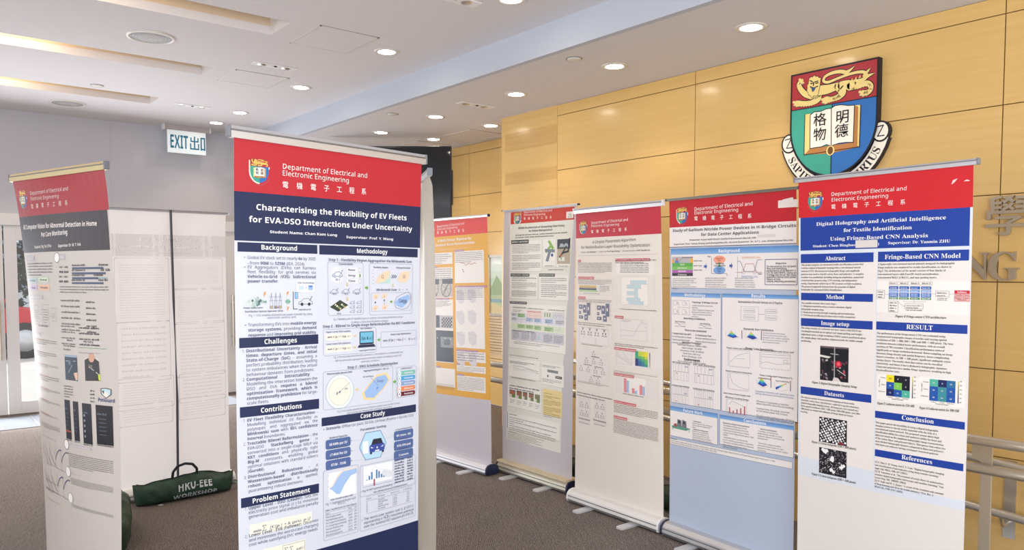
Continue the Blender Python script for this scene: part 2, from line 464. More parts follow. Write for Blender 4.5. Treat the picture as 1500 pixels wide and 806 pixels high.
def crest(D, s, v, w, fine=False, scroll=True):
    """shield with its top left corner at (s, v) and of width w"""
    T = lambda P: [(s + x * w, v + y * w) for x, y in P]
    low = []
    for k in range(13):
        t = k / 12
        low.append((1 - .5 * (1 - math.cos(t * PI / 2)) , .62 + .575 * math.sin(t * PI / 2)))
    left = [(1 - x, y) for x, y in low][::-1]
    ch = .40
    D.poly(T(([(-.02, -.02), (1.02, -.02)] if fine else [(-.06, -.06), (1.06, -.06)]) + [(.5 + (x - .5) * (1.045 if fine else 1.12), y * (1.015 if fine else 1.05)) for x, y in low + left]), INK if fine else '#e9e2d2', 1)
    D.poly(T([(0, 0), (1, 0), (1, ch), (0, ch)]), CR_RED, 2)
    D.poly(T([(.5, ch), (1, ch)] + low), CR_BLUE, 2)
    D.poly(T([(0, ch), (.5, ch)] + left), CR_GREEN, 2)
    lw = .010 * w
    if fine:
        D.line(T([(0, ch), (1, ch)]), INK, lw, 3); D.line(T([(.5, ch), (.5, 1.19)]), INK, lw, 3)
    for k, P in LION.items():
        Q = [(s + x * w, v + y * w, ww * w) for x, y, ww in P]
        if fine: ribbon(D, Q, INK, 3, .018 * w, 5)
        ribbon(D, Q, GOLD if fine else '#e0bd62', 4, 0, 5 if fine else 2)
    if fine:
        c = T(HEAD); m = (sum(p[0] for p in c) / len(c), sum(p[1] for p in c) / len(c))
        D.poly([(m[0] + (x - m[0]) * 1.07, m[1] + (y - m[1]) * 1.06) for x, y in c], INK, 4.4)
    D.poly(T(HEAD), GOLD if fine else '#e0bd62', 5)
    if fine:
        for P in ([(.2281, .0895), (.2561, .107)], [(.2895, .1158), (.3263, .1123)], [(.2754, .1158), (.2702, .1526)], [(.2351, .1246), (.2632, .1246)], [(.2965, .1333), (.3281, .1333)], [(.2298, .1596), (.2754, .1825), (.3246, .1702)]):
            D.line(T(P), INK, .012 * w, 6)
        D.poly(T([(.2439, .1719), (.2982, .1825), (.2842, .2105), (.2632, .2298), (.2509, .2035)]), '#2b4f86', 6)
        # tufts and claws
        rng = random.Random(4)
        for k in ('paw1', 'paw2', 'paw3', 'paw4'):
            P = LION[k]
            for (x, y, ww) in smooth_path(P[1:-1], 3):
                a = rng.uniform(.4, 1.1); d = ww * .62
                D.poly(T([(x - .012, y + d * .5), (x + .02, y + d * .5), (x - .006, y + d * 1.05)]), GOLD, 4.2)
            x, y, ww = P[-1]
            for dx, dy in ((-.03, -.012), (-.02, .025), (.012, .035)):
                D.disc(s + (x + dx) * w, v + (y + dy) * w, .016 * w, GOLD, 5, n=8)
                D.poly(T([(x + dx - .008, y + dy), (x + dx + .008, y + dy + .01), (x + dx * 1.9, y + dy * 1.9)]), '#27406b', 5.2)
        for k in range(9):
            t = k / 8; x = .44 + .36 * t; y = .245 - .075 * t
            D.poly(T([(x, y), (x + .022, y), (x + .02, y - .035)]), GOLD, 4.2)
    # the open book
    def bk(P, c, z): D.poly(T(P), c, z)
    bk([(.1702, .4702), (.2368, .4702), (.2456, .8737), (.1684, .9386)], GOLD, 3.4)
    bk([(.7614, .4579), (.8316, .4667), (.8263, .9246), (.7632, .8772)], GOLD, 3.4)
    bk([(.1684, .9386), (.2404, .8737), (.5, .8684), (.7561, .8667), (.8263, .9246), (.5509, .9509), (.4649, .9561)], LEATHER, 3.6)
    bk([(.7614, .4579), (.8035, .4842), (.8035, .9175), (.7561, .8684)], LEATHER, 3.8)
    bk(PAGE_L, CREAM, 4); bk(PAGE_R, CREAM, 4)
    if fine:
        D.line(T(PAGE_L), INK, .009 * w, 4.6, True); D.line(T(PAGE_R), INK, .009 * w, 4.6, True)
        D.line(T([(.1702, .4702), (.1684, .9386), (.4754, .9316), (.8263, .9246), (.8316, .4667)]), INK, .009 * w, 4.2)
    bc = (.4912, .9246)
    D.disc(s + bc[0] * w, v + bc[1] * w, .05 * w, GOLD, 4.8, .055 * w)
    D.disc(s + bc[0] * w, v + bc[1] * w, .032 * w, '#6b4526', 5, .045 * w)
    for ch_, P in (('格', (.2754, .6158)), ('物', (.2789, .7825)), ('明', (.5439, .6228)), ('德', (.5368, .7789))):
        h = .16 * w
        D.tx(s + P[0] * w, v + P[1] * w, s + P[0] * w + .165 * w, ch_, INK, 'C', h, 6)
    if scroll:
        arc = []
        for k in range(15):
            a = R(158 - 136 * k / 14)
            arc.append((s + (.5 + .60 * math.cos(a)) * w, v + (.58 + .73 * math.sin(a)) * w, .13 * w))
        # a light scroll below the shield with folded ends
        if fine: ribbon(D, arc, INK, .6, .035 * w, 1)
        ribbon(D, arc, CREAM if fine else '#efe9e2', .9, 0, 1)
        for i, sg in ((0, -1), (-1, 1)):
            x, y, _ = arc[i]
            if fine: D.disc(x + sg * -.02 * w, y - .05 * w, .085 * w, INK, .5, .1 * w)
            D.disc(x + sg * -.02 * w, y - .05 * w, .068 * w, CREAM, 1.5, .085 * w) if fine else None
            if fine:
                D.line([(x - .05 * w, y - .10 * w), (x + .02 * w, y - .11 * w), (x - .03 * w, y - .02 * w), (x + .03 * w, y + .0 * w)], INK, .012 * w, 2.5)
        txt = 'SAPIENTIA ET VIRTUS'
        if fine:
            n = len(txt)
            for i, c in enumerate(txt):
                a = R(152 - 124 * (i + .5) / n); V, T2, adv = glyph('S', c)
                if not len(V): continue
                h = .115 * w; cx = .5 + .60 * math.cos(a); cy = .58 + .73 * math.sin(a)
                tx_, ty_ = math.sin(a) * .60, -math.cos(a) * .73; l = math.hypot(tx_, ty_); tx_, ty_ = tx_ / l, ty_ / l
                P = [(s + cx * w + ((p[0] - adv / 2) * tx_ + (p[1] - .33) * ty_) * h, v + cy * w + ((p[0] - adv / 2) * ty_ - (p[1] - .33) * tx_) * h) for p in V]
                D.raw(P, T2, INK, 2)
        else:
            for k in range(1, 14):
                x, y, _ = arc[k]
                D.disc(x, y, .022 * w, '#7d7f86', 2, n=6)
def dept(D, a, b, c, d, e, g, col='#f4ece8', f='R'):
    """the three heading lines: each between two baseline points"""
    for (p, q, t) in ((a, b, 'Department of Electrical and'), (c, d, 'Electronic Engineering')):
        D.tx(p[0], p[1], q[0], t, col, f, abs(q[0] - p[0]) / width(t, f) * .9, v1=q[1] - p[1])
    n = 7; h = abs(b[0] - a[0]) * .068
    for i, ch_ in enumerate('電機電子工程系'):
        t = i / (n - 1)
        x = e[0] + (g[0] - h - e[0]) * t; y = e[1] + (g[1] - e[1]) * t
        D.tx(x, y, x + h, ch_, col, 'C', h * 1.0)
def sigma(D, s, v, h, col, w=.0016):
    D.line([(s + .5 * h, v - .58 * h), (s + .48 * h, v - .7 * h), (s, v - .7 * h), (s + .28 * h, v - .33 * h), (s, v + .03 * h), (s + .5 * h, v + .03 * h), (s + .52 * h, v - .1 * h)], col, w, 4)
# ---------------------------------------------------------------- the room
XB, H1, H2, XW, XR, YB = 3.648, 3.34, 3.125, 4.835, 5.54, 9.95     # ceiling step, ceilings, wood wall, recess wall, end wall
YC = 6.03                                                            # corner of the wood wall
X0, Y0 = -4.0, -3.0
def struct(mb, name, label=None):
    o = mb.build(name); o['kind'] = 'structure'
    return o
m = MB(); m.box(X0, Y0, -.12, 4.12, YB + .1, 0, M_CARPET); m.box(4.12, 5.07, -.12, XR, YB, 0, M_CARPET)
struct(m, 'floor')
m = MB()
V = [(4.12, 5.07, 0), (XW + .05, 5.07, 0), (XW + .05, -1.2, -.38), (4.12, -1.2, -.38), (4.12, 5.07, -.5), (XW + .05, 5.07, -.5), (XW + .05, -1.2, -.5), (4.12, -1.2, -.5)]
m.add(V, [(0, 1, 2, 3), (4, 7, 6, 5), (0, 4, 5, 1), (2, 6, 7, 3), (0, 3, 7, 4), (1, 5, 6, 2)], M_CARPET)
struct(m, 'floor_ramp')
# upper ceiling with three long light slots
SL = [(5.198, 5.56, 2.245), (6.765, 7.085, 2.22), (8.285, 8.66, 2.18)]
M_SLOT = mat('#d8c6ae', .8, name='slot_paint')
m = MB(); y = Y0
for a, b, xe in SL:
    m.box(X0, y, H1, XB, a, H1 + .06, M_CEIL); m.box(xe, a, H1, XB, b, H1 + .06, M_CEIL); y = b
m.box(X0, y, H1, XB, YB, H1 + .06, M_CEIL)
for a, b, xe in SL:
    m.box(X0, b, H1 + .06, xe, b + .03, H1 + .26, M_SLOT); m.box(X0, a - .03, H1 + .06, xe, a, H1 + .26, M_SLOT)
    m.box(xe, a - .03, H1 + .06, xe + .03, b + .03, H1 + .26, M_CEIL); m.box(X0, a - .03, H1 + .26, xe + .03, b + .03, H1 + .3, M_SLOT)
struct(m, 'ceiling')
for i, (a, b, xe) in enumerate(SL):
    for x in (-1.6, .2):
        area_light('slot_lamp', (x, a + .06, H1 + .25), (R(35), 0, 0), 1.6, .05, 14, (1, .78, .5))
m = MB(); m.box(XB + .05, Y0, H2, XR + .1, YB + .1, H2 + .06, M_CEIL); m.box(XB, Y0, H2, XB + .05, YB, H1 + .06, M_CEIL_SHADE)
struct(m, 'ceiling_soffit')
# wood wall: veneer panels over dark joints
def panels(m, x, ys, zs, mt, gap=.006, depth=.03, face=-1):
    m.box(x + .006, ys[0], zs[0], x + depth + .05, ys[-1], zs[-1], M_GROOVE)
    for y0, y1 in zip(ys, ys[1:]):
        for z0, z1 in zip(zs, zs[1:]):
            m.box(x, y0 + gap / 2, z0 + gap / 2, x + depth, y1 - gap / 2, z1 - gap / 2, mt)
m = MB()
panels(m, XW, [Y0, 1.6, 3.698, 5.257], [1.045, 1.54, 2.03, 2.525, 3.025, H2], M_WOOD)
m.box(XW, 5.257, 1.045, XW + .06, YC, H2, M_WOOD)
panels(m, XW, [Y0, -.3, .65, 1.6, 3.698, 5.257, YC], [-.5, .55, 1.045], M_WOOD)
for z0, z1 in ((2.78, 2.955), (2.45, 2.568)): m.box(XW - .002, 5.262, z0, XW + .02, YC - .004, z1, M_WOOD2)
m.box(XW, YC, -.1, XR, YC + .05, H2, M_WOOD)
struct(m, 'wall_right')
m = MB()
panels(m, XR, [YC + .05, 6.6, 7.6, YB], [0, .55, 1.045, 1.54, 2.05, 2.505, 3.02, H2], M_WOOD)
struct(m, 'wall_recess')
m = MB()
sl = wood_material('slatted_wood', '#9c7a3c', '#c09a50', 1.0)
for k in range(14): m.box(XR - .03, 6.75, .62 + k * .034, XR - .002, 7.35, .645 + k * .034, sl)
o = struct(m, 'trim_1')
# end wall: glossy grey panels above the glazed doors
M_GREYW = mat('#bfbfc8', .14, spec=.5, name='glossy_grey_panel')
M_GREYL = mat('#b9b7b8', .3, spec=.4, name='pale_grey_panel')
M_FRAME = mat('#dcdce0', .4, name='white_door_frame')
m = MB()
m.box(X0, YB, 2.22, XR + .1, YB + .1, H1 + .06, M_GREYW)
for x in (-1.5, .4, 2.06): m.box(x, YB - .002, 2.22, x + .004, YB + .02, H1, M_GREYL)
m.box(3.52, YB - .004, 0, XR, YB + .1, 2.3, M_GREYL)
m.box(3.2, YB - .006, 2.175, 3.6, YB + .02, 2.29, M_GREYL)
struct(m, 'wall_back')
m = MB(); m.box(X0, YB - .03, 2.09, 3.52, YB + .1, 2.22, M_FRAME, .004)
for x in (-1.43, -.23): m.box(x - .03, YB - .01, 0, x + .03, YB + .08, 2.09, M_FRAME)
struct(m, 'trim_2')
M_GLASS = bpy.data.materials.new('door_glass'); M_GLASS.use_nodes = True
nt = M_GLASS.node_tree; nt.nodes.remove(nt.nodes['Principled BSDF'])
tr = nt.nodes.new('ShaderNodeBsdfTransparent'); gl = nt.nodes.new('ShaderNodeBsdfGlossy'); gl.inputs['Roughness'].default_value = .02
mx = nt.nodes.new('ShaderNodeMixShader'); mx.inputs[0].default_value = .07
nt.links.new(tr.outputs[0], mx.inputs[1]); nt.links.new(gl.outputs[0], mx.inputs[2]); nt.links.new(mx.outputs[0], nt.nodes['Material Output'].inputs[0])
def door(n, x0, x1, handle_side):
    m = MB(); w = .115; z0, z1, gb, gt = .012, 2.085, .14, 1.93
    m.box(x0, YB, z0, x0 + w, YB + .05, z1, M_FRAME, .003); m.box(x1 - w, YB, z0, x1, YB + .05, z1, M_FRAME, .003)
    m.box(x0 + w, YB, z0, x1 - w, YB + .05, gb, M_FRAME); m.box(x0 + w, YB, gt, x1 - w, YB + .05, z1, M_FRAME)
    o = struct(m, 'door_%d' % n)
    m = MB(); m.box(x0 + w, YB + .02, gb, x1 - w, YB + .03, gt, M_GLASS); m.build('glass', o)
    hx = x0 + .055 if handle_side < 0 else x1 - .055
    m = MB(); m.tube([(hx, YB - .06, .62), (hx, YB - .06, 1.28)], .016, M_STEEL)
    for z in (.74, 1.16): m.tube([(hx, YB - .06, z), (hx, YB + .005, z)], .01, M_STEEL)
    m.build('handle', o)
door(1, -.2, .975, 1); door(2, .99, 2.17, 1); door(3, 2.185, 3.365, 1); door(4, 3.38, 4.4, -1); door(5, -1.4, -.25, 1)
# window frames of the glazed side and rear walls beside and behind the photographer
m = MB()
for k in range(7): m.box(X0 - .06, Y0 + k * 2.1, 0, X0, Y0 + .08 + k * 2.1, H1, M_FRAME)
m.box(X0 - .06, Y0, 0, X0, YB, .12, M_FRAME); m.box(X0 - .06, Y0, 2.85, X0, YB, H1, M_FRAME)
struct(m, 'window_1')
m = MB()
for k in range(5): m.box(X0 + k * 2.2, Y0 - .06, 0, X0 + .08 + k * 2.2, Y0, H1, M_FRAME)
m.box(X0, Y0 - .06, 0, XW, Y0, .12, M_FRAME); m.box(X0, Y0 - .06, 2.85, XW, Y0, H1, M_FRAME)
struct(m, 'window_2')
m = MB(); M_PAVE = mat('#c9c7c2', .9, name='paving'); m.box(-12, YB + .1, -.14, 14, 30, -.02, M_PAVE); m.box(-30, -30, -.16, X0 - .06, 30, -.05, M_PAVE); m.box(X0 - .06, -30, -.16, 14, Y0 - .06, -.05, M_PAVE)
struct(m, 'ground_outside')
m = MB(); M_MAT = mat('#7d828a', .95, name='entrance_matting')
m.box(.2, 9.05, 0, 3.3, 9.8, .006, M_MAT)
for k in range(10): m.box(.22 + k * .31, 9.07, .006, .24 + k * .31, 9.78, .008, M_GREYP)
tag(m.build('entrance_mat'), 'grey ribbed entrance mat on the floor inside the glass doors', 'mat')
# railing between the floor and the ramp
def rail_bracket(m, x, y, z):
    m.box(x - .008, y - .035, z - .13, x + .008, y + .035, z - .01, M_STEEL)
root = empty('guard_rail', (3.87, 2.5, 0), 0, 'steel guard rail with two horizontal bars along the floor edge', 'railing')
for z in (.825, .695):
    m = MB(); m.tube([(0, -4.6, z), (0, 3.6, z)], .024, M_STEEL, 14); m.build('rail', root)
for y in (-3.6, -1.19, 1.1, 3.4):
    m = MB(); m.box(-.006 + .03, y - .024, 0, .006 + .03, y + .024, .74, M_STEEL, .002)
    m.add([(.02, y - .024, .70), (.02, y + .06, .74), (.02, y + .06, .80), (.02, y - .024, .80), (.034, y - .024, .70), (.034, y + .06, .74), (.034, y + .06, .80), (.034, y - .024, .80)], [(0, 1, 2, 3), (4, 7, 6, 5), (0, 4, 5, 1), (1, 5, 6, 2), (2, 6, 7, 3), (3, 7, 4, 0)], M_STEEL)
    m.box(-.03, y - .06, 0, .06, y + .06, .012, M_STEEL)
    m.tube([(0, y, .695), (.03, y, .695)], .012, M_STEEL); m.build('post', root)
zr = lambda y: .799 - (4.906 - y) * .0752
root = empty('ramp_handrail', (4.7, 2.5, 0), 0, 'pair of sloping steel handrails fixed to the wood panelled wall above the ramp', 'handrail')
for d in (0, -.275):
    m = MB(); m.tube([(0, -4.2, zr(-1.7) + d), (0, 3.2, zr(5.7) + d)], .024, M_STEEL, 14); m.build('rail', root)
for y in (-3.4, -1.0, .6, 2.3):
    m = MB()
    for d in (0, -.275): m.tube([(0, y, zr(y + 2.5) + d - .02), (.03, y, zr(y + 2.5) + d - .07), (.133, y, zr(y + 2.5) + d - .07)], .011, M_STEEL)
    m.box(.125, y - .03, zr(y + 2.5) - .44, .134, y + .03, zr(y + 2.5) - .0, M_STEEL)
    m.build('bracket', root)
# ---------------------------------------------------------------- ceiling fittings
M_LAMP = mat('#fff4e2', .5, emit=45.0, name='lit_lamp')
DOWN = [(3.15, 3.864, H1, 'recessed downlight in the upper ceiling at the top edge of the view'), (3.13, 5.407, H1, 'recessed downlight in the upper ceiling beside the larger access hatch'), (3.10, 6.969, H1, 'recessed downlight in the upper ceiling just past the smaller access hatch'), (3.07, 8.513, H1, 'recessed downlight in the upper ceiling, second from the grey end wall'), (3.065, 9.279, H1, 'recessed downlight in the upper ceiling nearest the grey end wall'),
 (4.234, 2.818, H2, 'recessed downlight in the lower ceiling above the wall crest'), (4.249, 3.992, H2, 'recessed downlight in the lower ceiling, second along from the crest'), (4.262, 5.161, H2, 'recessed downlight in the lower ceiling before the wood wall corner'), (4.266, 6.422, H2, 'recessed downlight in the lower ceiling just past the emergency light'), (4.98, 6.447, H2, 'recessed downlight in the lower ceiling beside the wood wall corner'), (4.98, 7.542, H2, 'recessed downlight in the lower ceiling between hatch and television'), (4.282, 7.537, H2, 'recessed downlight in the lower ceiling above the blue and red poster stand')]
M_TRIM = mat('#d8d4cf', .35, name='lamp_trim')
def fitting_origin(d): return d
proto = None
for x, y, z, lab in DOWN:
    if proto is None:
        r = empty('ceiling_downlight', (x, y, z), 0, lab, 'ceiling light', 'recessed downlights')
        m = MB(); m.lathe([(.064, .0), (.07, -.006), (.094, -.006), (.1, -.001), (.1, .0005)], (0, 0, 0), M_TRIM); m.build('trim_ring', r)
        m = MB(); m.lathe([(.0, -.0035), (.067, -.0035), (.067, .0)], (0, 0, 0), M_LAMP); m.build('lamp', r)
        proto = r
    else:
        r = proto.copy(); C.objects.link(r); r.location = (x, y, z); r['label'] = lab
        for c in proto.children:
            k = c.copy(); C.objects.link(k); k.parent = r
    l = bpy.data.lights.new('downlight_beam', 'SPOT'); l.energy = 26; l.color = (1, .86, .66); l.spot_size = R(115); l.spot_blend = .6; l.shadow_soft_size = .07
    lo = bpy.data.objects.new('downlight_beam', l); lo.location = (x, y, z - .02); C.objects.link(lo)
M_MESH = mat('#b9b6b8', .7, name='speaker_mesh')
for x, y, lab in ((1.573, 6.174, 'round ceiling speaker between the first and second light slots'), (1.507, 9.16, 'round ceiling speaker past the last light slot near the grey wall')):
    r = empty('ceiling_speaker', (x, y, H1), 0, lab, 'ceiling speaker', 'ceiling speakers')
    m = MB(); m.lathe([(.145, -.004), (.15, -.012), (.168, -.01), (.172, -.001), (.172, 0)], (0, 0, 0), M_TRIM); m.build('rim', r)
    m = MB(); m.lathe([(0, -.016), (.07, -.013), (.147, -.005)], (0, 0, 0), M_MESH)
    for k in range(1, 7): m.lathe([(.022 * k, -.0165 + .0013 * k), (.022 * k + .006, -.0168 + .0013 * k)], (0, 0, 0), M_GREYP, 20)
    m.build('grille', r)
for x, y, z, lab in ((1.581, 8.107, H1, 'small round detector in the ceiling before the last light slot'), (3.874, 4.035, H2, 'small round detector in the lower ceiling near the ceiling step'), (3.866, 6.576, H2, 'small round detector in the lower ceiling above the main poster stand')):
    r = empty('smoke_detector', (x, y, z), 0, lab, 'detector', 'round ceiling detectors')
    m = MB(); m.lathe([(0, -.012), (.035, -.011), (.05, -.006), (.052, 0)], (0, 0, 0), M_TRIM); m.build('cover', r)
    m = MB(); m.lathe([(.05, -.002), (.057, -.004), (.06, 0)], (0, 0, 0), M_GREYP); m.build('rim', r)
for x, y, z, lab in ((2.608, 6.392, H1, 'twin emergency light plate in the ceiling beside the smaller hatch'), (2.55, 8.48, H1, 'twin emergency light plate in the ceiling nearest the exit sign'), (4.255, 5.736, H2, 'twin emergency light plate in the lower ceiling'), (2.856, 4.085, H1, 'twin emergency light plate at the top edge of the view')):
    r = empty('emergency_light', (x, y, z), 0, lab, 'emergency light', 'emergency light plates')
    m = MB(); m.box(-.19, -.055, -.006, .19, .055, 0, M_WHITEP, .002); m.build('plate', r)
    for s in (-.11, .1):
        m = MB(); m.lathe([(0, -.012), (.03, -.011), (.036, -.006), (.042, -.0055)], (s, 0, 0), M_STEEL, 20); m.build('lamp_head', r)
    m = MB(); m.lathe([(0, -.013), (.012, -.012), (.014, -.006)], (0, -.02, 0), M_BLACKP, 14); m.lathe([(0, -.009), (.005, -.008)], (-.03, -.02, 0), mat('#c23a4a', .4), 10); m.build('indicator', r)
for x0, y0, x1, y1, z, lab in ((2.43, 5.12, 2.9, 5.66, H1, 'square access hatch in the upper ceiling beside the first light slot'), (2.39, 6.705, 2.875, 7.19, H1, 'square access hatch in the upper ceiling beside the second light slot'), (4.935, 6.755, 5.42, 7.44, H2, 'access hatch in the lower ceiling against the wood recess'), (4.9, 7.75, 5.36, 8.35, H2, 'access hatch in the lower ceiling above the television')):
    r = empty('access_hatch', ((x0 + x1) / 2, (y0 + y1) / 2, z), 0, lab, 'access hatch', 'ceiling access hatches')
    a, b = (x1 - x0) / 2, (y1 - y0) / 2
    m = MB()
    for q in ((-a, -b, a, -b + .012), (-a, b - .012, a, b), (-a, -b, -a + .012, b), (a - .012, -b, a, b)): m.box(q[0], q[1], -.004, q[2], q[3], 0, M_TRIM)
    for q in ((-a, -b - .006, a, -b), (a, -b, a + .005, b)): m.box(q[0], q[1], -.0015, q[2], q[3], 0, M_GREYP)
    m.build('frame', r)
    m = MB(); m.box(-a + .016, -b + .016, -.002, a - .016, b - .016, 0, M_CEIL); m.build('panel', r)
# exit sign
r = empty('exit_sign', (2.86, 9.74, H1), R(0), 'lit exit sign hanging from the ceiling before the grey wall', 'exit sign')
m = MB(); m.prism([(-.05, 0), (-.05, -.03), (-.03, -.062), (.03, -.062), (.05, -.03), (.05, 0)], -.262, .262, mat('#b4aeb0', .4), 'x'); m.build('housing', r)
m = MB()
for s in (-1, 1): m.box(s * .262, -.054, -.066, s * .272, .054, 0, M_WHITEP)
m.build('end_cap', r)
m = MB(); m.box(-.222, -.012, -.33, .222, .012, -.06, mat('#e4eef2', .3, emit=.28, name='lit_sign_panel')); pn = m.build('panel', r)
D = Draw(lambda s, v, z: (s - .222, -.0125 - z, -.06 - v), pn)
D.part('lettering')
TEAL = mat('#0f6f90', .4, emit=.05, name='sign_teal')
D.tx(.022, .215, .236, 'EXIT', TEAL, 'B', .222)
bar = lambda a, b, c, d: D.rect(a, b, c, d, TEAL, 4)
bar(.302, .055, .318, .2); bar(.262, .07, .276, .118); bar(.344, .07, .358, .118); bar(.262, .108, .358, .124)
bar(.257, .14, .271, .215); bar(.349, .14, .363, .215); bar(.257, .198, .363, .215)
bar(.38, .06, .396, .218); bar(.42, .06, .436, .218); bar(.38, .06, .436, .078); bar(.38, .195, .436, .212)
D.end()
# television on an arm in the recess
cx, cz = -1.43, 8.83
tvx, tvy = cx * .7744 + cz * .6327, -cx * .6327 + cz * .7744
r = empty('wall_television', (tvx, tvy, 0), R(-39.25), 'large dark television hung up in the wood panelled recess behind the posters', 'television')
m = MB(); m.box(-.735, 0, 2.17, .735, .055, 3.02, M_BLACKP, .006); m.build('housing', r)
m = MB(); m.box(-.72, -.003, 2.185, .72, .003, 3.005, mat('#15181f', .06, spec=.6, name='dark_screen')); m.build('screen', r)
m = MB(); m.box(-.25, .055, 2.4, .25, .09, 2.8, M_GREYP); m.tube([(0, .08, 2.6), (0, .5, 2.6), (0, 1.66, 2.6)], .03, M_GREYP); m.build('mount', r)
m = MB(); m.box(.737, .01, 2.35, .75, .04, 2.75, M_BLACKP); m.build('side_speaker', r)
# framed landscape print on the recess wall
r = empty('framed_print', (XR, 7.0, 1.42), R(-90), 'framed landscape print on the recess wall between two poster stands', 'framed print')
m = MB()
for q in ((-.2, -.36, .2, -.33), (-.2, .33, .2, .36), (-.2, -.36, -.17, .36), (.17, -.36, .2, .36)): m.box(q[0], -.03, q[1], q[2], -.002, q[3], mat('#cfcac0', .4))
m.build('frame', r)
D = Draw(lambda s, v, z: (s, -.012 - z, -v), r); D.part('picture')
D.grad(-.17, -.33, .17, .0, '#dfe9ea', '#b9cdb8', 4); D.rect(-.17, 0, .17, .33, '#a9b98f'); D.poly([(-.17, .05), (-.05, -.12), (.05, -.02), (.17, -.1), (.17, .1), (-.17, .12)], '#8fa67e'); D.rect(-.17, .16, .17, .2, '#7fa0a8', 2); D.poly([(-.17, .33), (-.17, .2), (.02, .24), (.17, .33)], '#c8b98a'); D.end()
# ---------------------------------------------------------------- crest, character and letters on the wood wall
CW = .572
r = empty('wall_crest', (XW, 2.571, 2.2), R(-90), 'painted university crest with lion and open book mounted high on the wood wall', 'crest')
def board(m, P, y0, y1, mt):
    n = len(P); V = [(x, y0, z) for x, z in P] + [(x, y1, z) for x, z in P]
    m.add(V, [list(range(n)), list(range(2 * n - 1, n - 1, -1))] + [(k, (k + 1) % n, n + (k + 1) % n, n + k) for k in range(n)], mt)
ZT = 2.914 - 2.2
low = [(1 - .5 * (1 - math.cos(k / 12 * PI / 2)), .62 + .575 * math.sin(k / 12 * PI / 2)) for k in range(13)]
shield = [(0, 0), (1, 0)] + low + [(1 - x, y) for x, y in low][::-1][1:]
BLK = mat(INK, .5)
m = MB(); board(m, [((x - .5) * CW * 1.04, ZT + .01 - y * CW * 1.015) for x, y in shield], -.045, -.001, BLK); sb = m.build('shield', r)
D = Draw(lambda s, v, z: (s, -.0452 - z, ZT - v), sb); D.rough = .45; D.STEP = .001; D.part('painted_arms'); crest(D, -CW / 2, 0, CW, True, False); D.end()
arc = []
for k in range(19):
    a = R(160 - 140 * k / 18); arc.append(((.60 * math.cos(a)) * CW, -(.58 + .73 * math.sin(a)) * CW, .165 * CW))
L, Q = ribbon_poly(arc)
m = MB(); n = len(arc)
V = [(x, -.03, ZT + z) for x, z in L] + [(x, -.03, ZT + z) for x, z in Q]
V += [(x, -.001, z) for x, _, z in V]
F = []
for i in range(n - 1): F += [(i, i + 1, n + i + 1, n + i), (2 * n + i, 3 * n + i, 3 * n + i + 1, 2 * n + i + 1), (i, 2 * n + i, 2 * n + i + 1, i + 1), (n + i, n + i + 1, 3 * n + i + 1, 3 * n + i)]
F += [(0, n, 3 * n, 2 * n), (n - 1, 3 * n - 1, 4 * n - 1, 2 * n - 1)]
m.add(V, F, BLK)
for i, sg in ((0, -1), (-1, 1)):
    x, z, _ = arc[i]
    board(m, [(x - sg * .02 * CW + .1 * CW * math.cos(2 * PI * k / 20), ZT + z + .05 * CW + .115 * CW * math.sin(2 * PI * k / 20)) for k in range(20)], -.034, -.001, BLK)
sc = m.build('scroll', r)
D = Draw(lambda s, v, z: (s, -.0305 - z * 2, ZT - v), sc); D.rough = .45; D.part('motto')
ribbon(D, [(x, -z, w * .8) for x, z, w in arc], CREAM, 1, 0, 1)
for i, sg in ((0, -1), (-1, 1)):
    x, z, _ = arc[i]; x -= sg * .02 * CW; v = -z - .05 * CW
    D.disc(x, v, .082 * CW, CREAM, 5, .097 * CW); D.line([(x - .05 * CW, v - .05 * CW), (x + .03 * CW, v - .06 * CW), (x - .03 * CW, v + .05 * CW), (x + .04 * CW, v + .05 * CW)], INK, .012 * CW, 6)
txt = 'SAPIENTIA ET VIRTUS'
for i, c in enumerate(txt):
    a = R(150 - 120 * (i + .5) / len(txt)); Vg, Tg, adv = glyph('S', c)
    if len(Vg):
        h = .125 * CW; px, pv = .60 * math.cos(a) * CW, (.58 + .73 * math.sin(a)) * CW
        ux, uy = math.sin(a) * .6, -math.cos(a) * .73; l = math.hypot(ux, uy); ux, uy = ux / l, uy / l
        D.raw([(px + ((p[0] - adv / 2) * ux + (p[1] - .33) * uy) * h, pv + ((p[0] - adv / 2) * uy - (p[1] - .33) * ux) * h) for p in Vg], Tg, INK, 3)
D.end()
M_LET = mat('#b5a794', .38, .6, name='brushed_bronze')
def letter(name, f, c, y, z, w, h, label):
    V, T, adv = glyph(f, c)
    lo = V.min(0); hi = V.max(0); P = (V - lo) / (hi - lo) * (w, h)
    me = bpy.data.meshes.new(name); bm = bmesh.new()
    vs = [bm.verts.new((p[0] - w / 2, -.022, p[1])) for p in P]
    for t in T:
        try: bm.faces.new([vs[i] for i in t])
        except ValueError: pass
    g = bmesh.ops.extrude_face_region(bm, geom=bm.faces[:])
    bmesh.ops.translate(bm, vec=(0, .02, 0), verts=[e for e in g['geom'] if isinstance(e, bmesh.types.BMVert)])
    bmesh.ops.recalc_face_normals(bm, faces=bm.faces)
    bm.to_mesh(me); bm.free(); me.materials.append(M_LET)
    o = link(name, me); o.location = (XW, y, z); o.rotation_euler = (0, 0, R(-90))
    tag(o, label, 'sign letter', 'raised metal sign on the wood wall')
letter('wall_character', 'C', '學', 1.55, 1.80, .225, .222, 'raised metal Chinese character above the letters on the wood wall')
letter('wall_letter', 'S', 'N', 1.715, 1.552, .165, .155, 'raised metal letter N partly hidden by the blue and red poster')
letter('wall_letter', 'S', 'G', 1.565, 1.548, .155, .162, 'raised metal letter G on the wood wall beside the poster')
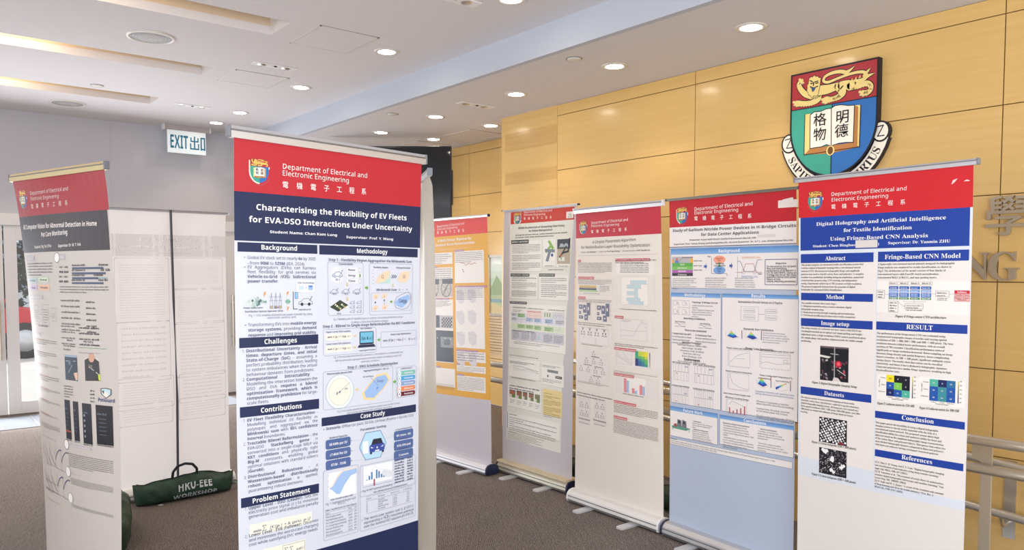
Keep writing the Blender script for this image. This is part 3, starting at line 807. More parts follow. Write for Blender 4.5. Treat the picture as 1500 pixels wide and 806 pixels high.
# ---------------------------------------------------------------- seen through the glass doors
M_LEAF = mat('#3d4c40', .8, name='leaf')
def tree(x, y, h, lab, seed):
    rng = random.Random(seed)
    r = empty('street_tree', (x, y, 0), 0, lab, 'tree', 'trees outside the doors')
    m = MB(); m.tube([(0, 0, -.02), (.05, .02, h * .3), (.0, .05, h * .6)], [.12, .1, .05], mat('#5a4d40', .9)); m.build('trunk', r)
    V = []; F = []
    for k in range(2600):
        a = rng.uniform(0, 2 * PI); u = rng.uniform(-1, 1); rad = rng.uniform(.55, 1.0); q = math.sqrt(1 - u * u)
        c = Vector((q * math.cos(a) * rad * 1.3, q * math.sin(a) * rad * 1.3, h * .6 + u * rad * h * .42)); s = rng.uniform(.05, .12)
        d = Vector((rng.gauss(0, 1), rng.gauss(0, 1), rng.gauss(0, 1))).normalized(); e = d.cross(Vector((.3, .5, .8))).normalized()
        b = len(V); V += [c + d * s, c + e * s * .5, c - d * s, c - e * s * .5]; F.append((b, b + 1, b + 2, b + 3))
    m = MB(); m.add(V, F, M_LEAF); m.build('foliage', r)
tree(1.9, 20.2, 3.8, 'dark leafy tree seen through the first glass door', 2); tree(4.4, 18.6, 3.6, 'dark leafy tree seen beside the yellow posts', 5)
M_YEL = mat('#f2c21c', .5)
for x, lab in ((3.12, 'yellow post outside, seen between two poster stands'), (3.3, 'yellow post standing behind the first one outside')):
    r = empty('yellow_bollard', (x, 15.5 + (x - 3.12) * 4, -.02), 0, lab, 'bollard', 'yellow posts outside')
    m = MB(); m.tube([(0, 0, 0), (0, 0, 1.66)], .075, M_YEL, 16); m.build('post', r)
    for z in (.9, 1.05): m = MB(); m.lathe([(.075, z), (.08, z), (.08, z + .1), (.075, z + .1)], (0, 0, 0), mat('#8b8f92', .5), 16); m.build('band', r)
r = empty('red_car', (.6, 17.2, -.02), R(180), 'red car parked outside the glass doors', 'car')
prof = [(-2.1, .32), (-2.12, .62), (-1.9, .82), (-1.25, .9), (-.7, 1.36), (.75, 1.38), (1.35, .95), (1.95, .86), (2.12, .6), (2.1, .32)]
m = MB(); m.prism([(a, b) for a, b in prof], -.85, .85, mat('#c61f2b', .25, spec=.6), 'y'); bd = m.build('body', r)
m = MB(); m.prism([(-1.12, .93), (-.66, 1.3), (.7, 1.32), (1.2, .97)], -.86, .86, mat('#20262c', .1), 'y'); m.build('window', bd)
for x in (-1.3, 1.3):
    for y in (-.8, .8):
        m = MB(); m.lathe([(0, -.09), (.31, -.09), (.33, -.06), (.33, .06), (.31, .09), (0, .09)], (x, y, .33), M_BLACKP, 20, 'y'); m.lathe([(0, -.1), (.19, -.1), (.2, .1), (0, .1)], (x, y, .33), M_ALU, 16, 'y'); m.build('wheel', r)
for y in (-.6, .6): m = MB(); m.box(-2.14, y - .16, .58, -2.08, y + .16, .72, M_WHITEP); m.build('headlight', r)
m = MB(); m.box(-10, 24, 0, 12, 24.3, 6.5, mat('#d9dde0', .8)); 
for k in range(8):
    for j in range(2): m.box(-9 + k * 2.6, 23.97, 1.0 + j * 2.6, -7.4 + k * 2.6, 24, 2.9 + j * 2.6, mat('#8ea0ac', .2))
tag(m.build('far_facade'), 'pale building across the road, seen through the doors', 'building')
# ---------------------------------------------------------------- roll-up poster stands
SW = .80
STANDS = {}
class Stand:
    def __init__(self, key, x, y, ang, twist, lean, dz, skew, label, fabric, caps=M_GREYP, base=M_ALU, rail=M_ALU, bow=.012, wave=0.0, beige=False, feet=True, back=False, wide=.80, rail_h=.026, sw=.80):
        self.w = sw
        self.tw, self.ln, self.bow, self.wave, self.a, self.b = R(twist), lean, bow, wave, skew[0], skew[1]
        self.zt = 2.021 + dz
        self.root = r = empty('roll_up_banner', (x, y, 0), R(ang), label, 'roll-up poster stand', 'roll-up poster stands')
        # base cassette
        hw = wide / 2
        m = MB()
        prof = [(-.058, .012), (-.066, .03), (-.06, .062), (-.04, .082), (-.012, .088), (.02, .086), (.052, .07), (.062, .04), (.056, .012)]
        m.prism(prof, -hw, hw, base, 'x', False)
        m.box(-hw, -.0665, .018, hw, -.0615, .024, M_ALU_D); m.box(-hw, -.0665, .048, hw, -.0625, .052, M_ALU_D)
        if beige: m.prism([(-.06, .086), (-.06, .1), (.055, .1), (.055, .086)], -hw, hw, mat('#d8c8a6', .45), 'x')
        cs = m.build('cassette', r)
        for s in (-1, 1):
            m = MB(); e = .006
            P = [(a * 1.04, .04 + (b - .04) * 1.06) for a, b in prof]
            m.prism([(a, max(b, .004)) for a, b in P], s * hw, s * (hw + .014), caps, 'x'); m.build('end_cap', cs)
        if feet:
            for q in (-.2, .2):
                m = MB(); m.prism([(q - .03, -.17), (q - .02, -.185), (q + .02, -.185), (q + .03, -.17), (q + .03, .05), (q - .03, .05)], 0, .011, mat('#d9d9dc', .35, .4), 'z'); m.build('foot', r)
        # top rail, turned with the head of the sheet
        m = MB(); c, s_ = math.cos(self.tw), math.sin(self.tw)
        zt = self.zt; L = sw / 2 + .014
        rp = [(-.009, zt - .004), (-.011, zt + rail_h * .5), (-.006, zt + rail_h), (.006, zt + rail_h), (.011, zt + rail_h * .5), (.009, zt - .004)]
        m.prism(rp, -L, L, rail, 'x')
        m.box(-L, -.0125, zt + rail_h * .55, L, -.0095, zt + rail_h * .68, M_ALU_D)
        rl = m.build('top_rail', r); rl.location = (self.ln * c, self.ln * s_, 0); rl.rotation_euler = (0, 0, self.tw)
        for s in (-1, 1):
            m = MB(); m.box(s * L, -.012, zt - .003, s * (L + .008), .012, zt + rail_h + .001, caps, .002); m.build('end_cap', rl)
        # support pole
        m = MB(); y0 = -.035 if back else .035
        if back: m.tube([(.0, y0, .08), (.004, y0 - .012, .7), (-.004, y0 - .006, 1.4), (self.ln, y0 * .4, zt + .012)], .0085, mat('#55565e', .35, .7), 10)
        else: m.tube([(.0, y0, .08), (.0, y0 + .01, 1.0), (self.ln, .014, zt + .012)], .0085, M_ALU_D, 10)
        m.build('support_pole', r)
        # the sheet
        m = MB(); n, k = 28, 44; V = []; F = []
        for j in range(k + 1):
            for i in range(n + 1): V.append(self.surf(sw * i / n, (zt - .07) * j / k, 0))
        for j in range(k):
            for i in range(n): F.append((j * (n + 1) + i, j * (n + 1) + i + 1, (j + 1) * (n + 1) + i + 1, (j + 1) * (n + 1) + i))
        m.add(V, F, fabric, True); self.sheet = m.build('graphic_sheet', r)
        self.d = Draw(self.put, self.sheet)
        STANDS[key] = self
    def surf(self, s, v, z):
        zz = self.zt - v; t = (zz - .085) / (self.zt - .085); tc = min(max(t, 0), 1)
        q = s - self.w / 2 + self.ln * t; u = (s / self.w * 2 - 1)
        off = self.bow * u * u * (math.sin(PI * tc) ** .7 if 0 < tc < 1 else 0) - self.bow * .4 * math.sin(PI * tc)
        if self.wave: off += self.wave * math.sin(u * 7.5 + .6 * math.sin(4 * t)) * (.25 + .75 * tc) * (1 if 0 < tc < 1 else 0)
        off -= z
        a = self.tw * t
        return (q * math.cos(a) - off * math.sin(a), q * math.sin(a) + off * math.cos(a), zz)
    def put(self, s, v, z):
        return self.surf(s, v + (s - SW / 2) * (self.a + self.b * v), z + .0002)
def fabric(h, rough=.42, trans=.12, spec=.35):
    return mat(h, rough, 0, spec, 0, None, trans)
WHT = '#f4f4f6'
S = Stand('C', 1.232, 2.496, 12.9, -2.4, .016, .008, (-.0061, .0456), 'navy and red poster stand with white title about flexibility, standing nearest the view', fabric('#dde1ec'), caps=M_GREYP, bow=.014, rail_h=.034)
D = S.d
NAVY = '#222c52'; NV2 = '#3f5187'; TXT = '#5f6580'; TXL = '#7a7f92'
D.part('header_band'); D.rect(0, 0, .8, .17, '#bd2b36'); dept(D, (.172, .0828), (.53, .0821), (.171, .105), (.446, .107), (.171, .1445), (.524, .1418)); D.end()
D.part('crest_emblem'); crest(D, .056, .058, .066); D.end()
D.part('title_panel'); D.rect(0, .17, .8, .3285, NAVY)
D.tx(.074, .226, .725, 'Characterising the Flexibility of EV Fleets', WHT, 'B', .0265)
D.tx(.049, .2669, .754, 'for EVA-DSO Interactions Under Uncertainty', WHT, 'B', .0265)
D.tx(.123, .2997, .391, 'Student Name: Chan Kam Lung', WHT, 'B', .0122); D.tx(.43, .3047, .655, 'Supervisor: Prof. Y. Wang', WHT, 'B', .0122)
D.end()
for a, b, t in (((.01, .3335), (.307, .3642), 'Background'), ((.315, .333), (.787, .3659), 'Methodology'), ((.012, .6445), (.307, .6777), 'Challenges'), ((.011, .871), (.308, .9057), 'Contributions'), ((.01, 1.1709), (.305, 1.2032), 'Problem Statement'), ((.318, .9404), (.784, .9703), 'Case Study')):
    D.part('heading_bar'); D.rect(*a, *b, NAVY); D.ct((a[0] + b[0]) / 2, a[1] + (b[1] - a[1]) * .72, .0225, t, WHT, 'B')
D.end()
x0, x1 = .042, .3
def col(p, q, lines, num=None, size=None): 
    D.para(x0, p, x1, q, lines, TXT, 'R', size)
    if num: D.tx(x0 - .013, p, x0 - .004, num, TXT, 'R', .014)
D.part('background_text')
col(.3871, .4054, ['Global EV stock set to nearly *6x* by 2035', '- from *90M* to *525M* (IEA, 2024)|'], '•', .0145)
D.part('background_text')
col(.4187, .4645, ['EV Aggregators (EVAs) can harness', 'fleet flexibility for grid services via', '*Vehicle-to-Grid (V2G) bidirectional*', '*power transfer.*|'], '•', .0145)
D.part('background_text')
col(.6081, .6418, ['Transforming EVs into *mobile energy*', '*storage systems,* providing *demand*', '*response* and *improving grid stability.*'], '•', .0145)
D.end()
D.part('background_figure')
p, q = (.029, .4892), (.299, .5543)
w_ = q[0] - p[0]; h_ = q[1] - p[1]
fx = lambda t: p[0] + w_ * t
fy = lambda t: p[1] + h_ * t
D.poly([(fx(.0), fy(.62)), (fx(.14), fy(.3)), (fx(.26), fy(.6)), (fx(.12), fy(.95))], '#cfd8d6', 1)
rg = random.Random(3)
for k in range(26):
    a, b = rg.random(), rg.random(); X = .13 + (a - b) * .115; Y = .33 + (a + b) * .27
    D.poly([(fx(X), fy(Y)), (fx(X + .018), fy(Y - .1)), (fx(X + .035), fy(Y)), (fx(X + .018), fy(Y + .08))], rg.choice(['#5f7f7b', '#8fb0a8', '#53606c', '#b9c8c4']), 2)
D.arrow(fx(.275), fy(.6), .014, .014, '#7aa58c'); D.arrow(fx(.59), fy(.6), .02, .02, '#7fae93'); D.arrow(fx(.585), fy(.6), .02, .02, '#7fae93', 3, 180)
for X in (.27, .585): 
    for Y in (.22, 1.0 if X > .5 else .25): D.poly([(fx(X), fy(Y - .15)), (fx(X + .02), fy(Y - .12)), (fx(X - .012), fy(Y + .16)), (fx(X - .004), fy(Y)), (fx(X - .016), fy(Y))], '#e0a164', 3)
for X in (.36, .42, .48):
    D.line([(fx(X - .022), fy(.95)), (fx(X), fy(.15)), (fx(X + .022), fy(.95))], '#7d8aa0', .0011); D.line([(fx(X - .03), fy(.35)), (fx(X + .03), fy(.35))], '#7d8aa0', .0011); D.line([(fx(X - .026), fy(.55)), (fx(X + .026), fy(.55))], '#7d8aa0', .0011)
    D.disc(fx(X), fy(.88), .006, '#b7a58d')
D.line([(fx(.665), fy(.1)), (fx(.665), fy(1.0)), (fx(.72), fy(1.0))], '#2a3040', .0022); D.rect(fx(.69), fy(.12), fx(.73), fy(.45), '#8fc0e8', 2); D.frame(fx(.69), fy(.12), fx(.73), fy(.45), '#3b4760')
def car(s, v, w, colr, lw=.001, fill=None):
    P = [(0, .36), (.02, .22), (.2, .18), (.36, .02), (.7, .0), (.86, .16), (.98, .2), (1, .36), (.88, .36)]
    T = [(s + x * w, v + y * w) for x, y in P]
    if fill: D.poly(T, fill, 2)
    D.line(T, colr, lw, 3, True)
    for x in (.24, .76): D.disc(s + x * w, v + .36 * w, .09 * w, fill and '#30343e' or '#dde1ec', 3.4, n=12); D.ring(s + x * w, v + .36 * w, .09 * w, colr, lw, 4, n=12)
    D.line([(s + .84 * w, v + .12 * w), (s + .95 * w, v - .1 * w), (s + .99 * w, v - .1 * w)], colr, lw * 1.6, 4)
car(fx(.74), fy(.45), .055, '#2c3240', .0012, '#d7dbe2')
D.rect(fx(.71), fy(-.55), fx(.985), fy(.12), '#f2f4f8', 1.4); D.frame(fx(.71), fy(-.55), fx(.985), fy(.12), '#b9c0ce', .0008)
D.ct(fx(.85), fy(-.33), .0085, 'V2G Technology', TXT, 'B'); D.rect(fx(.745), fy(-.22), fx(.82), fy(-.0), '#c3d6ee', 2); D.rect(fx(.885), fy(-.25), fx(.955), fy(.02), '#9db9de', 2); D.rect(fx(.895), fy(-.23), fx(.945), fy(-.14), '#5f88bf', 3); D.ct(fx(.85), fy(-.05), .014, '+', '#4d7cc0', 'B')
D.ct(fx(.12), fy(.93), .0075, 'Power Generation', TXT, 'B'); D.ct(fx(.43), fy(.93), .0075, 'Grid', TXT, 'B'); D.ct(fx(.83), fy(1.08), .0075, 'Individual EV', TXT, 'B')
D.tx(fx(.01), fy(1.12), fx(.52), 'Distribution System Operator (DSO)', TXT, 'B', .0085)
D.ct(fx(.5), fy(1.33), .0105, 'Fig. 1. V2G enables bidirectional power transfer by using', TXL, 'R', sx=.86); D.ct(fx(.5), fy(1.47), .0105, 'electronic control unit', TXL)
D.end()
D.part('challenges_text')
x0, x1 = .034, .301
col(.6929, .7713, ['*Distributional Uncertainty - Arrival*', '*times, departure times, and initial*', '*State-of-Charge (SoC)* - assuming a', 'perfect probability distribution, leading', 'to system imbalances when the actual', 'behaviour deviates from predictions.|'], '1.', .0148)
D.part('challenges_text')
col(.7866, .8651, ['*Computational Intractability* -', 'Modelling the interaction between the', 'DSO and EVA *requires a bilevel*', '*optimisation framework, which is*', '*computationally prohibitive* for large-', 'scale fleets.|'], '2.', .0148)
D.end(); D.part('contributions_text')
col(.9211, .9823, ['*EV Fleet Flexibility Characterisation* -', 'Modelling individual EV flexibility as', 'polytopes and aggregated via the', '*Minkowski sum* with *95% confidence*', '*interval* boundaries.|'], '1.', .0142)
D.part('contributions_text')
col(.9986, 1.0904, ['*Tractable Bilevel Reformulation* - the', 'EVA-DSO *Stackelberg game* is', 'converted into a single-stage MILP via', '*KKT conditions* and physically tight', '*Big-M* constants, enabling global', 'optimal solutions with standard solvers', '*(Gurobi).*|'], '2.', .0142)
D.part('contributions_text')
col(1.1087, 1.1556, ['*Distributional Robustness* - A', '*Wasserstein-based distributionally*', '*robust optimisation* is applied,', 'guaranteeing robust decisions.|'], '3.', .0142)
D.end(); D.part('problem_text')
col(1.2129, 1.2425, ['*Upper Level - DSO (Leader):* Sets the', 'electricity price signal (z ) to minimise', 'generation cost and imbalance penalty|'], '1.', .0148)
D.part('problem_text')
col(1.3047, 1.3353, ['*Lower Level - EVA (Follower):* Observes', 'and minimises the worst-case charging', "cost while satisfying EVs' energy needs.|"], '2.', .0148)
a, b = (.039, 1.265), (.275, 1.3045)
D.rect(*a, *b, '#f3f0dd'); sigma(D, a[0] + .045, b[1] - .012, .024, TXT); D.tx(a[0] + .01, b[1] - .012, a[0] + .04, 'min', TXT, 'T', .013); D.tx(a[0] + .07, b[1] - .014, b[0] - .008, '[C(p ) + k (p(x), p )]', TXT, 'T', .0125)
a, b = (.07, 1.3568), (.249, 1.3837)
D.rect(a[0], a[1], b[0], a[1] + .045, '#f3f0dd'); D.tx(a[0] + .005, a[1] + .03, a[0] + .08, 'min E ', TXT, 'T', .013); sigma(D, a[0] + .095, a[1] + .03, .024, TXT); sigma(D, a[0] + .115, a[1] + .03, .024, TXT); D.tx(a[0] + .14, a[1] + .03, b[0] - .008, 'n p(x )', TXT, 'T', .0125); D.frame(a[0] + .088, a[1] + .004, b[0] - .004, a[1] + .042, TXT, .001)
D.end()
GF = '#9aa1b5'
D.part('step_one_figure')
D.tx(.352, .3877, .754, 'Step 1 - Flexibility Region Aggregation Via Minkowski Sum', TXT, 'B', .0135)
a, b = (.349, .3917), (.507, .5804); D.frame(*a, *b, GF, .0012, .008)
gx = lambda t: a[0] + (b[0] - a[0]) * t
gy = lambda t: a[1] + (b[1] - a[1]) * t
D.ct(gx(.5), gy(.05), .011, 'Constraints', TXT, 'B'); D.disc(gx(.26), gy(.24), .029, '#e4e7f0', 1)
car(gx(.12), gy(.18), .045, NV2, .0014); D.ct(gx(.27), gy(.345), .0095, 'EV 1', TXT, 'B')
for i, t in enumerate(('Power', 'Energy', 'Time')):
    y = .1 + i * .105; D.rr(gx(.52), gy(y), gx(.97), gy(y + .085), '#e6e9f1', .005, 1); D.tx(gx(.56), gy(y + .06), gx(.77), t, TXT, 'B', .0105)
    if i == 1: D.rect(gx(.88), gy(y + .01), gx(.93), gy(y + .075), '#7fae6b', 2)
    else: D.ring(gx(.9), gy(y + .042), .0075, TXL)
for i in range(3): car(gx(.05 + .32 * i), gy(.51), .036, NV2, .001); D.ct(gx(.18 + .32 * i), gy(.615), .0075, 'EV %d' % (i + 2), TXT, 'B')
for y in (.42, .7): D.arrow(gx(.53), gy(y), .016, .014, '#dcca9a', 3, 90)
D.poly([(gx(.05), gy(.84)), (gx(.33), gy(.71)), (gx(.56), gy(.81)), (gx(.28), gy(.93))], '#3a4238', 2)
for k in range(8): D.disc(gx(.2 + .045 * k), gy(.84 + .025 * ((k * 5) % 4 - 1.6)), .004, ('#d8c79a', '#e7e4dc', '#8fb072')[k % 3], 3, n=6)
for i in range(2):
    for j in range(3): car(gx(.6 + .2 * i), gy(.74 + .085 * j), .023, NV2, .0007)
D.ct(gx(.3), gy(.985), .0085, 'EV k', TXT, 'B')
D.arrow(.523, .4827, .016, .018, '#6fae4e')
a, b = (.536, .393), (.759, .5834); D.frame(*a, *b, GF, .0012, .008)
D.ct(gx(.25), gy(.09), .0085, 'Flexibility Region', TXT, 'B'); D.ct(gx(.77), gy(.09), .0085, 'Polytope Envelope', TXT, 'B')
D.poly([(gx(.13), gy(.385)), (gx(.46), gy(.13)), (gx(.46), gy(.385))], '#b9dcd2', 2); D.poly([(gx(.13), gy(.385)), (gx(.2), gy(.25)), (gx(.3), gy(.17)), (gx(.46), gy(.13)), (gx(.43), gy(.27)), (gx(.34), gy(.35))], '#f3d2b3', 3)
D.poly([(gx(.63), gy(.33)), (gx(.72), gy(.16)), (gx(.94), gy(.14)), (gx(.9), gy(.3)), (gx(.8), gy(.38))], '#f3d2b3', 3)
for k in range(5): D.line([(gx(.07), gy(.13 + .065 * k)), (gx(.09), gy(.13 + .065 * k))], TXL)
D.ct(gx(.29), gy(.29), .018, 'Ω', TXT); D.ct(gx(.79), gy(.28), .018, 'Ω', TXT)
for k in range(3): D.line([(gx(.5 + .04 * k), gy(.22)), (gx(.53 + .04 * k), gy(.25)), (gx(.5 + .04 * k), gy(.28))], NAVY, .0024)
D.arrow(gx(.53), gy(.43), .016, .014, '#dcca9a', 3, 90)
D.tx(gx(.15), gy(.535), gx(.62), 'Minkowski Sum', TXT, 'B', .012); D.tx(gx(.66), gy(.53), gx(.88), 'Ω   =    Ω', TXT, 'R', .009)
D.frame(gx(.04), gy(.57), gx(.97), gy(.93), GF, .001, .004)
for X, Y in ((.14, .65), (.33, .64), (.13, .87), (.34, .86)):
    D.poly([(gx(X - .07), gy(Y + .02)), (gx(X - .03), gy(Y - .05)), (gx(X + .07), gy(Y - .05)), (gx(X + .03), gy(Y + .05))], '#f3d2b3', 2); D.ct(gx(X), gy(Y + .02), .008, 'Ω', TXT)
D.disc(gx(.13), gy(.76), .0032, NAVY); D.disc(gx(.33), gy(.72), .0032, NAVY); D.line([(gx(.33), gy(.74)), (gx(.33), gy(.81))], TXL)
D.arrow(gx(.49), gy(.75), .013, .014, '#6fae4e')
P = [(.56, .77), (.62, .66), (.75, .6), (.9, .56), (.96, .64), (.95, .78), (.88, .88), (.74, .91), (.6, .87)]
D.line([(gx(X), gy(Y)) for X, Y in P], NV2, .0012, 3, True)
D.poly([(gx(X), gy(Y)) for X, Y in ((.58, .76), (.68, .68), (.9, .61), (.95, .68), (.84, .81), (.74, .88), (.62, .83))], '#9dbde8', 2); D.tx(gx(.66), gy(.77), gx(.86), 'Ωagg', TXT, 'B', .019)
D.ct(.539, .5976, .0095, "Fig. 2. Modelling each EV's flexibility region as a polytope and summing all individual polytopes", TXL, sx=.8); D.ct(.539, .6105, .0095, 'to obtain a fleet-level flexibility envelope', TXL)
D.end(); D.part('step_two_figure')
D.tx(.325, .623, .774, 'Step 2 - Bilevel to Single-stage Reformulation Via KKT Conditions', TXT, 'B', .0135)
a, b = (.327, .6289), (.568, .7218); D.frame(*a, *b, GF, .0012, .008)
for y, t in ((.1, 'Upper Level: DSO (Leader)'), (.56, 'Lower Level: EVA (Follower)')):
    D.tx(gx(.05), gy(y + .03), gx(.5), t, TXT, 'B', .0075); D.rect(gx(.04), gy(y + .08), gx(.52), gy(y + .32), '#f1eddb'); D.tx(gx(.07), gy(y + .23), gx(.49), 'min C(p ) + k(p, x )', TXT, 'T', .011); D.arrow(gx(.58), gy(y + .2), .012, .012, '#e2cf9d')
D.ct(gx(.8), gy(.06), .0078, 'KKT Condition', TXT, 'B'); D.rr(gx(.67), gy(.15), gx(.95), gy(.66), '#232c44', .004, 2); D.rect(gx(.685), gy(.18), gx(.935), gy(.6), '#74bcd8', 3); D.tx(gx(.7), gy(.47), gx(.92), 'L(x, h, z )', '#1d3c5c', 'T', .017, 5)
D.poly([(gx(.66), gy(.67)), (gx(.96), gy(.67)), (gx(.99), gy(.78)), (gx(.63), gy(.78))], '#2a3450', 2); D.ct(gx(.82), gy(.92), .0075, 'Lagrangian Function', TXT, 'B')
D.arrow(.582, .6768, .014, .016, '#6fae4e')
a, b = (.592, .6487), (.782, .7064); D.frame(*a, *b, GF, .0012, .006); D.ct(gx(.55), gy(.24), .0085, 'Single-stage Optimisation', TXT, 'B'); D.tx(gx(.05), gy(.62), gx(.97), 'max [C(p ) + k(p )] + ... (k, x, z)', TXT, 'T', .0115)
D.ct(.539, .7326, .0092, 'Fig. 3. The intractable bilevel EVA-DSO optimisation is reformulated into a tractable single stage', TXL, sx=.82); D.ct(.539, .7455, .0092, "MILP by deriving the Lagrangian function of the EVA's problem and replacing it with its KKT", TXL, sx=.82); D.ct(.539, .7564, .0092, 'optimality conditions', TXL)
D.end(); D.part('step_three_figure')
D.tx(.431, .775, .681, 'Step 3 - DRO Schedule Optimisation', TXT, 'B', .0135)
a, b = (.325, .7785), (.654, .9137); D.frame(*a, *b, GF, .0012, .008)
D.tx(gx(.05), gy(.085), gx(.39), 'Wasserstein-Based DRO', TXT, 'B', .0085); D.tx(gx(.55), gy(.09), gx(.93), 'Aggregated Region + 95% CI', TXT, 'B', .0085)
D.disc(gx(.22), gy(.56), .062, '#e6eef0', 1); D.ring(gx(.22), gy(.56), .062, '#9fb0b5', .0014); D.disc(gx(.22), gy(.56), .049, '#f0eadb', 2); D.ring(gx(.22), gy(.56), .049, '#c2b796', .001)
D.line([(gx(.22), gy(.56)), (gx(.36), gy(.33))], TXT, .001); D.disc(gx(.22), gy(.56), .003, TXT, 4); D.tx(gx(.28), gy(.52), gx(.32), 'ro', TXT, 'T', .012); D.tx(gx(.16), gy(.63), gx(.21), 'P', TXT, 'T', .013)
D.arrow(gx(.455), gy(.56), .014, .014, '#eacb86')
Q = [(.53, .68), (.6, .52), (.74, .22), (.9, .17), (.96, .36), (.86, .62), (.7, .9), (.56, .86)]
D.poly([(gx(X), gy(Y)) for X, Y in Q], '#f3d89a', 2); D.poly([(gx(.745 + (X - .745) * .86), gy(.53 + (Y - .53) * .84)) for X, Y in Q], '#9dbde8', 3)
D.line([(gx(.66), gy(.27)), (gx(.77), gy(.52))], TXT, .001); D.ct(gx(.8), gy(.42), .013, 'Ωagg', TXT); D.ct(gx(.75), gy(.62), .013, 'P', TXT, 'T'); D.tx(gx(.54), gy(.25), gx(.7), '95% Confidence', TXT, 'B', .0068)
D.arrow(.664, .8412, .016, .018, '#6fae4e')
a, b = (.673, .7876), (.784, .9046); D.frame(*a, *b, GF, .0012, .006); D.ct(gx(.5), gy(.075), .0075, '5 DRO Scenarios', TXT, 'B')
for k, (c_, t) in enumerate((('#7fc3b4', 'Optimistic'), ('#4aa5da', 'Mild Optimistic'), ('#8ea6d2', 'Nominal'), ('#e88a55', 'Mild Pessimistic'), ('#6d1426', 'Pessimistic'))):
    y = .13 + .172 * k; D.rr(gx(.05), gy(y), gx(.95), gy(y + .145), c_, .007, 2); D.disc(gx(.15), gy(y + .072), .009, '#f2f3f6', 3); D.tx(gx(.38), gy(y + .1), gx(.84), t, WHT, 'B', .0085); D.disc(gx(.15), gy(y + .072), .003, c_, 4)
D.ct(.538, .9283, .0092, 'Fig. 4. Five equally-weighted scenarios (50-50) are sampled across the 95% CI hull to', TXL, sx=.85); D.ct(.538, .9382, .0092, 'approximate the Wasserstein ambiguity set in DRO', TXL)
D.end(); D.part('case_study_figure')
D.tx(.336, .9858, .769, '*Scenario:* Office car park, 50 EVs, 24-hour (Pyomo + Gurobi 12.0)', TXT, 'R', .0142); D.disc(.327, .9822, .002, TXT)
D.tx(.49, 1.0089, .619, 'Parameter Setting', TXT, 'B', .0125)
a, b = (.486, 1.0141), (.619, 1.1238)
H6 = [(0, .5), (.22, .04), (.78, .04), (1, .5), (.78, .96), (.22, .96)]
D.poly([(gx(X), gy(Y)) for X, Y in H6], '#b9dcf2', 2); D.line([(gx(X), gy(Y)) for X, Y in H6], '#7f9cc0', .003, 3, True)
D.rect(gx(.12), gy(.33), gx(.32), gy(.74), '#f0f2f5', 3); D.poly([(gx(X), gy(Y)) for X, Y in ((.42, .5), (.5, .3), (.8, .3), (.88, .5))], '#2a2d40', 4); D.rr(gx(.36), gy(.48), gx(.93), gy(.74), '#3c4ba0', .008, 5); D.rect(gx(.38), gy(.7), gx(.46), gy(.8), '#23253a', 4); D.rect(gx(.83), gy(.7), gx(.91), gy(.8), '#23253a', 4)
D.poly([(gx(.4), gy(.54)), (gx(.52), gy(.6)), (gx(.42), gy(.6))], '#e9edf5', 6); D.poly([(gx(.89), gy(.54)), (gx(.77), gy(.6)), (gx(.87), gy(.6))], '#e9edf5', 6); D.rect(gx(.56), gy(.68), gx(.73), gy(.73), '#dfe3ec', 6); D.disc(gx(.645), gy(.6), .004, '#dfe3ec', 6)
for i, (t, u) in enumerate((('Battery Capacity', '60 kWh per EV'), ('Maximum Power', '±7.4kW Per EV'), ('Parking Window', '07:00 - 19:00'))):
    s0, v0 = ((.334, 1.022), (.334, 1.0592), (.334, 1.0963))[i]; s1 = .445
    D.rr(s0, v0, s1, v0 + .034, '#52699d', .008, 2); D.ct((s0 + s1) / 2, v0 - .003, .0095, t, TXT, 'B'); D.ct((s0 + s1) / 2, v0 + .022, .0125, u, WHT, 'B', sx=.9); D.line([(s1, v0 + .016), (gx(.1), v0 + .02)], '#b9bfcc', .0008); D.disc(s1 + .004, v0 + .016, .002, NV2)
for i, (t, u) in enumerate((('Arrival and Departure SoC', '50% (mean), >80%'), ('Grid Pricing', '$0.06 /kWh peak'), ('DRO Scenarios', '5 scenarios'))):
    s0, v0 = ((.661, 1.0328), (.661, 1.0723), (.661, 1.1098))[i]; s1 = .768
    D.rr(s0, v0, s1, v0 + .036, '#52699d', .008, 2); D.ct((s0 + s1) / 2, v0 - .003, .0078, t, TXT, 'B', sx=.9); D.ct((s0 + s1) / 2, v0 + .022, .0115, u, WHT, 'B', sx=.85); D.line([(s0, v0 + .016), (gx(.93), v0 + .02)], '#b9bfcc', .0008)
D.end(); D.part('results_figure')
a, b = (.323, 1.13), (.48, 1.3809); D.frame(*a, *b, GF, .0012, .008)
D.rect(gx(.14), gy(.05), gx(.94), gy(.42), '#f2f4f8', 1)
D.poly([(gx(X), gy(Y)) for X, Y in ((.16, .26), (.24, .24), (.4, .09), (.56, .04), (.95, .03), (.95, .05), (.56, .07), (.4, .13), (.25, .27), (.16, .28))], '#f0e0cc', 2)
D.poly([(gx(X), gy(Y)) for X, Y in ((.16, .27), (.26, .25), (.4, .13), (.55, .06), (.95, .05), (.95, .12), (.78, .14), (.6, .25), (.46, .38), (.36, .365), (.25, .3))], '#a3c2ea', 3)
for k in range(5): D.line([(gx(.13), gy(.08 + k * .08)), (gx(.16), gy(.08 + k * .08))], TXL, .001)
D.greek(gx(.2), gy(.445), gx(.9), gy(.445), 1, TXL, 4, .5, .9)
D.tx(gx(.06), gy(.5), gx(.93), 'Fig. 7. Aggregated Region with', TXL, 'R', .0115); D.ct(gx(.5), gy(.53), .0115, '95% CI', TXL)
D.tx(gx(.05), gy(.585), gx(.95), 'Table 1. Key Metrics for 24 h Fleet Dispatch', TXT, 'B', .0078)
for y in (.6, .645, .955): D.line([(gx(.04), gy(y)), (gx(.97), gy(y))], TXL, .0008)
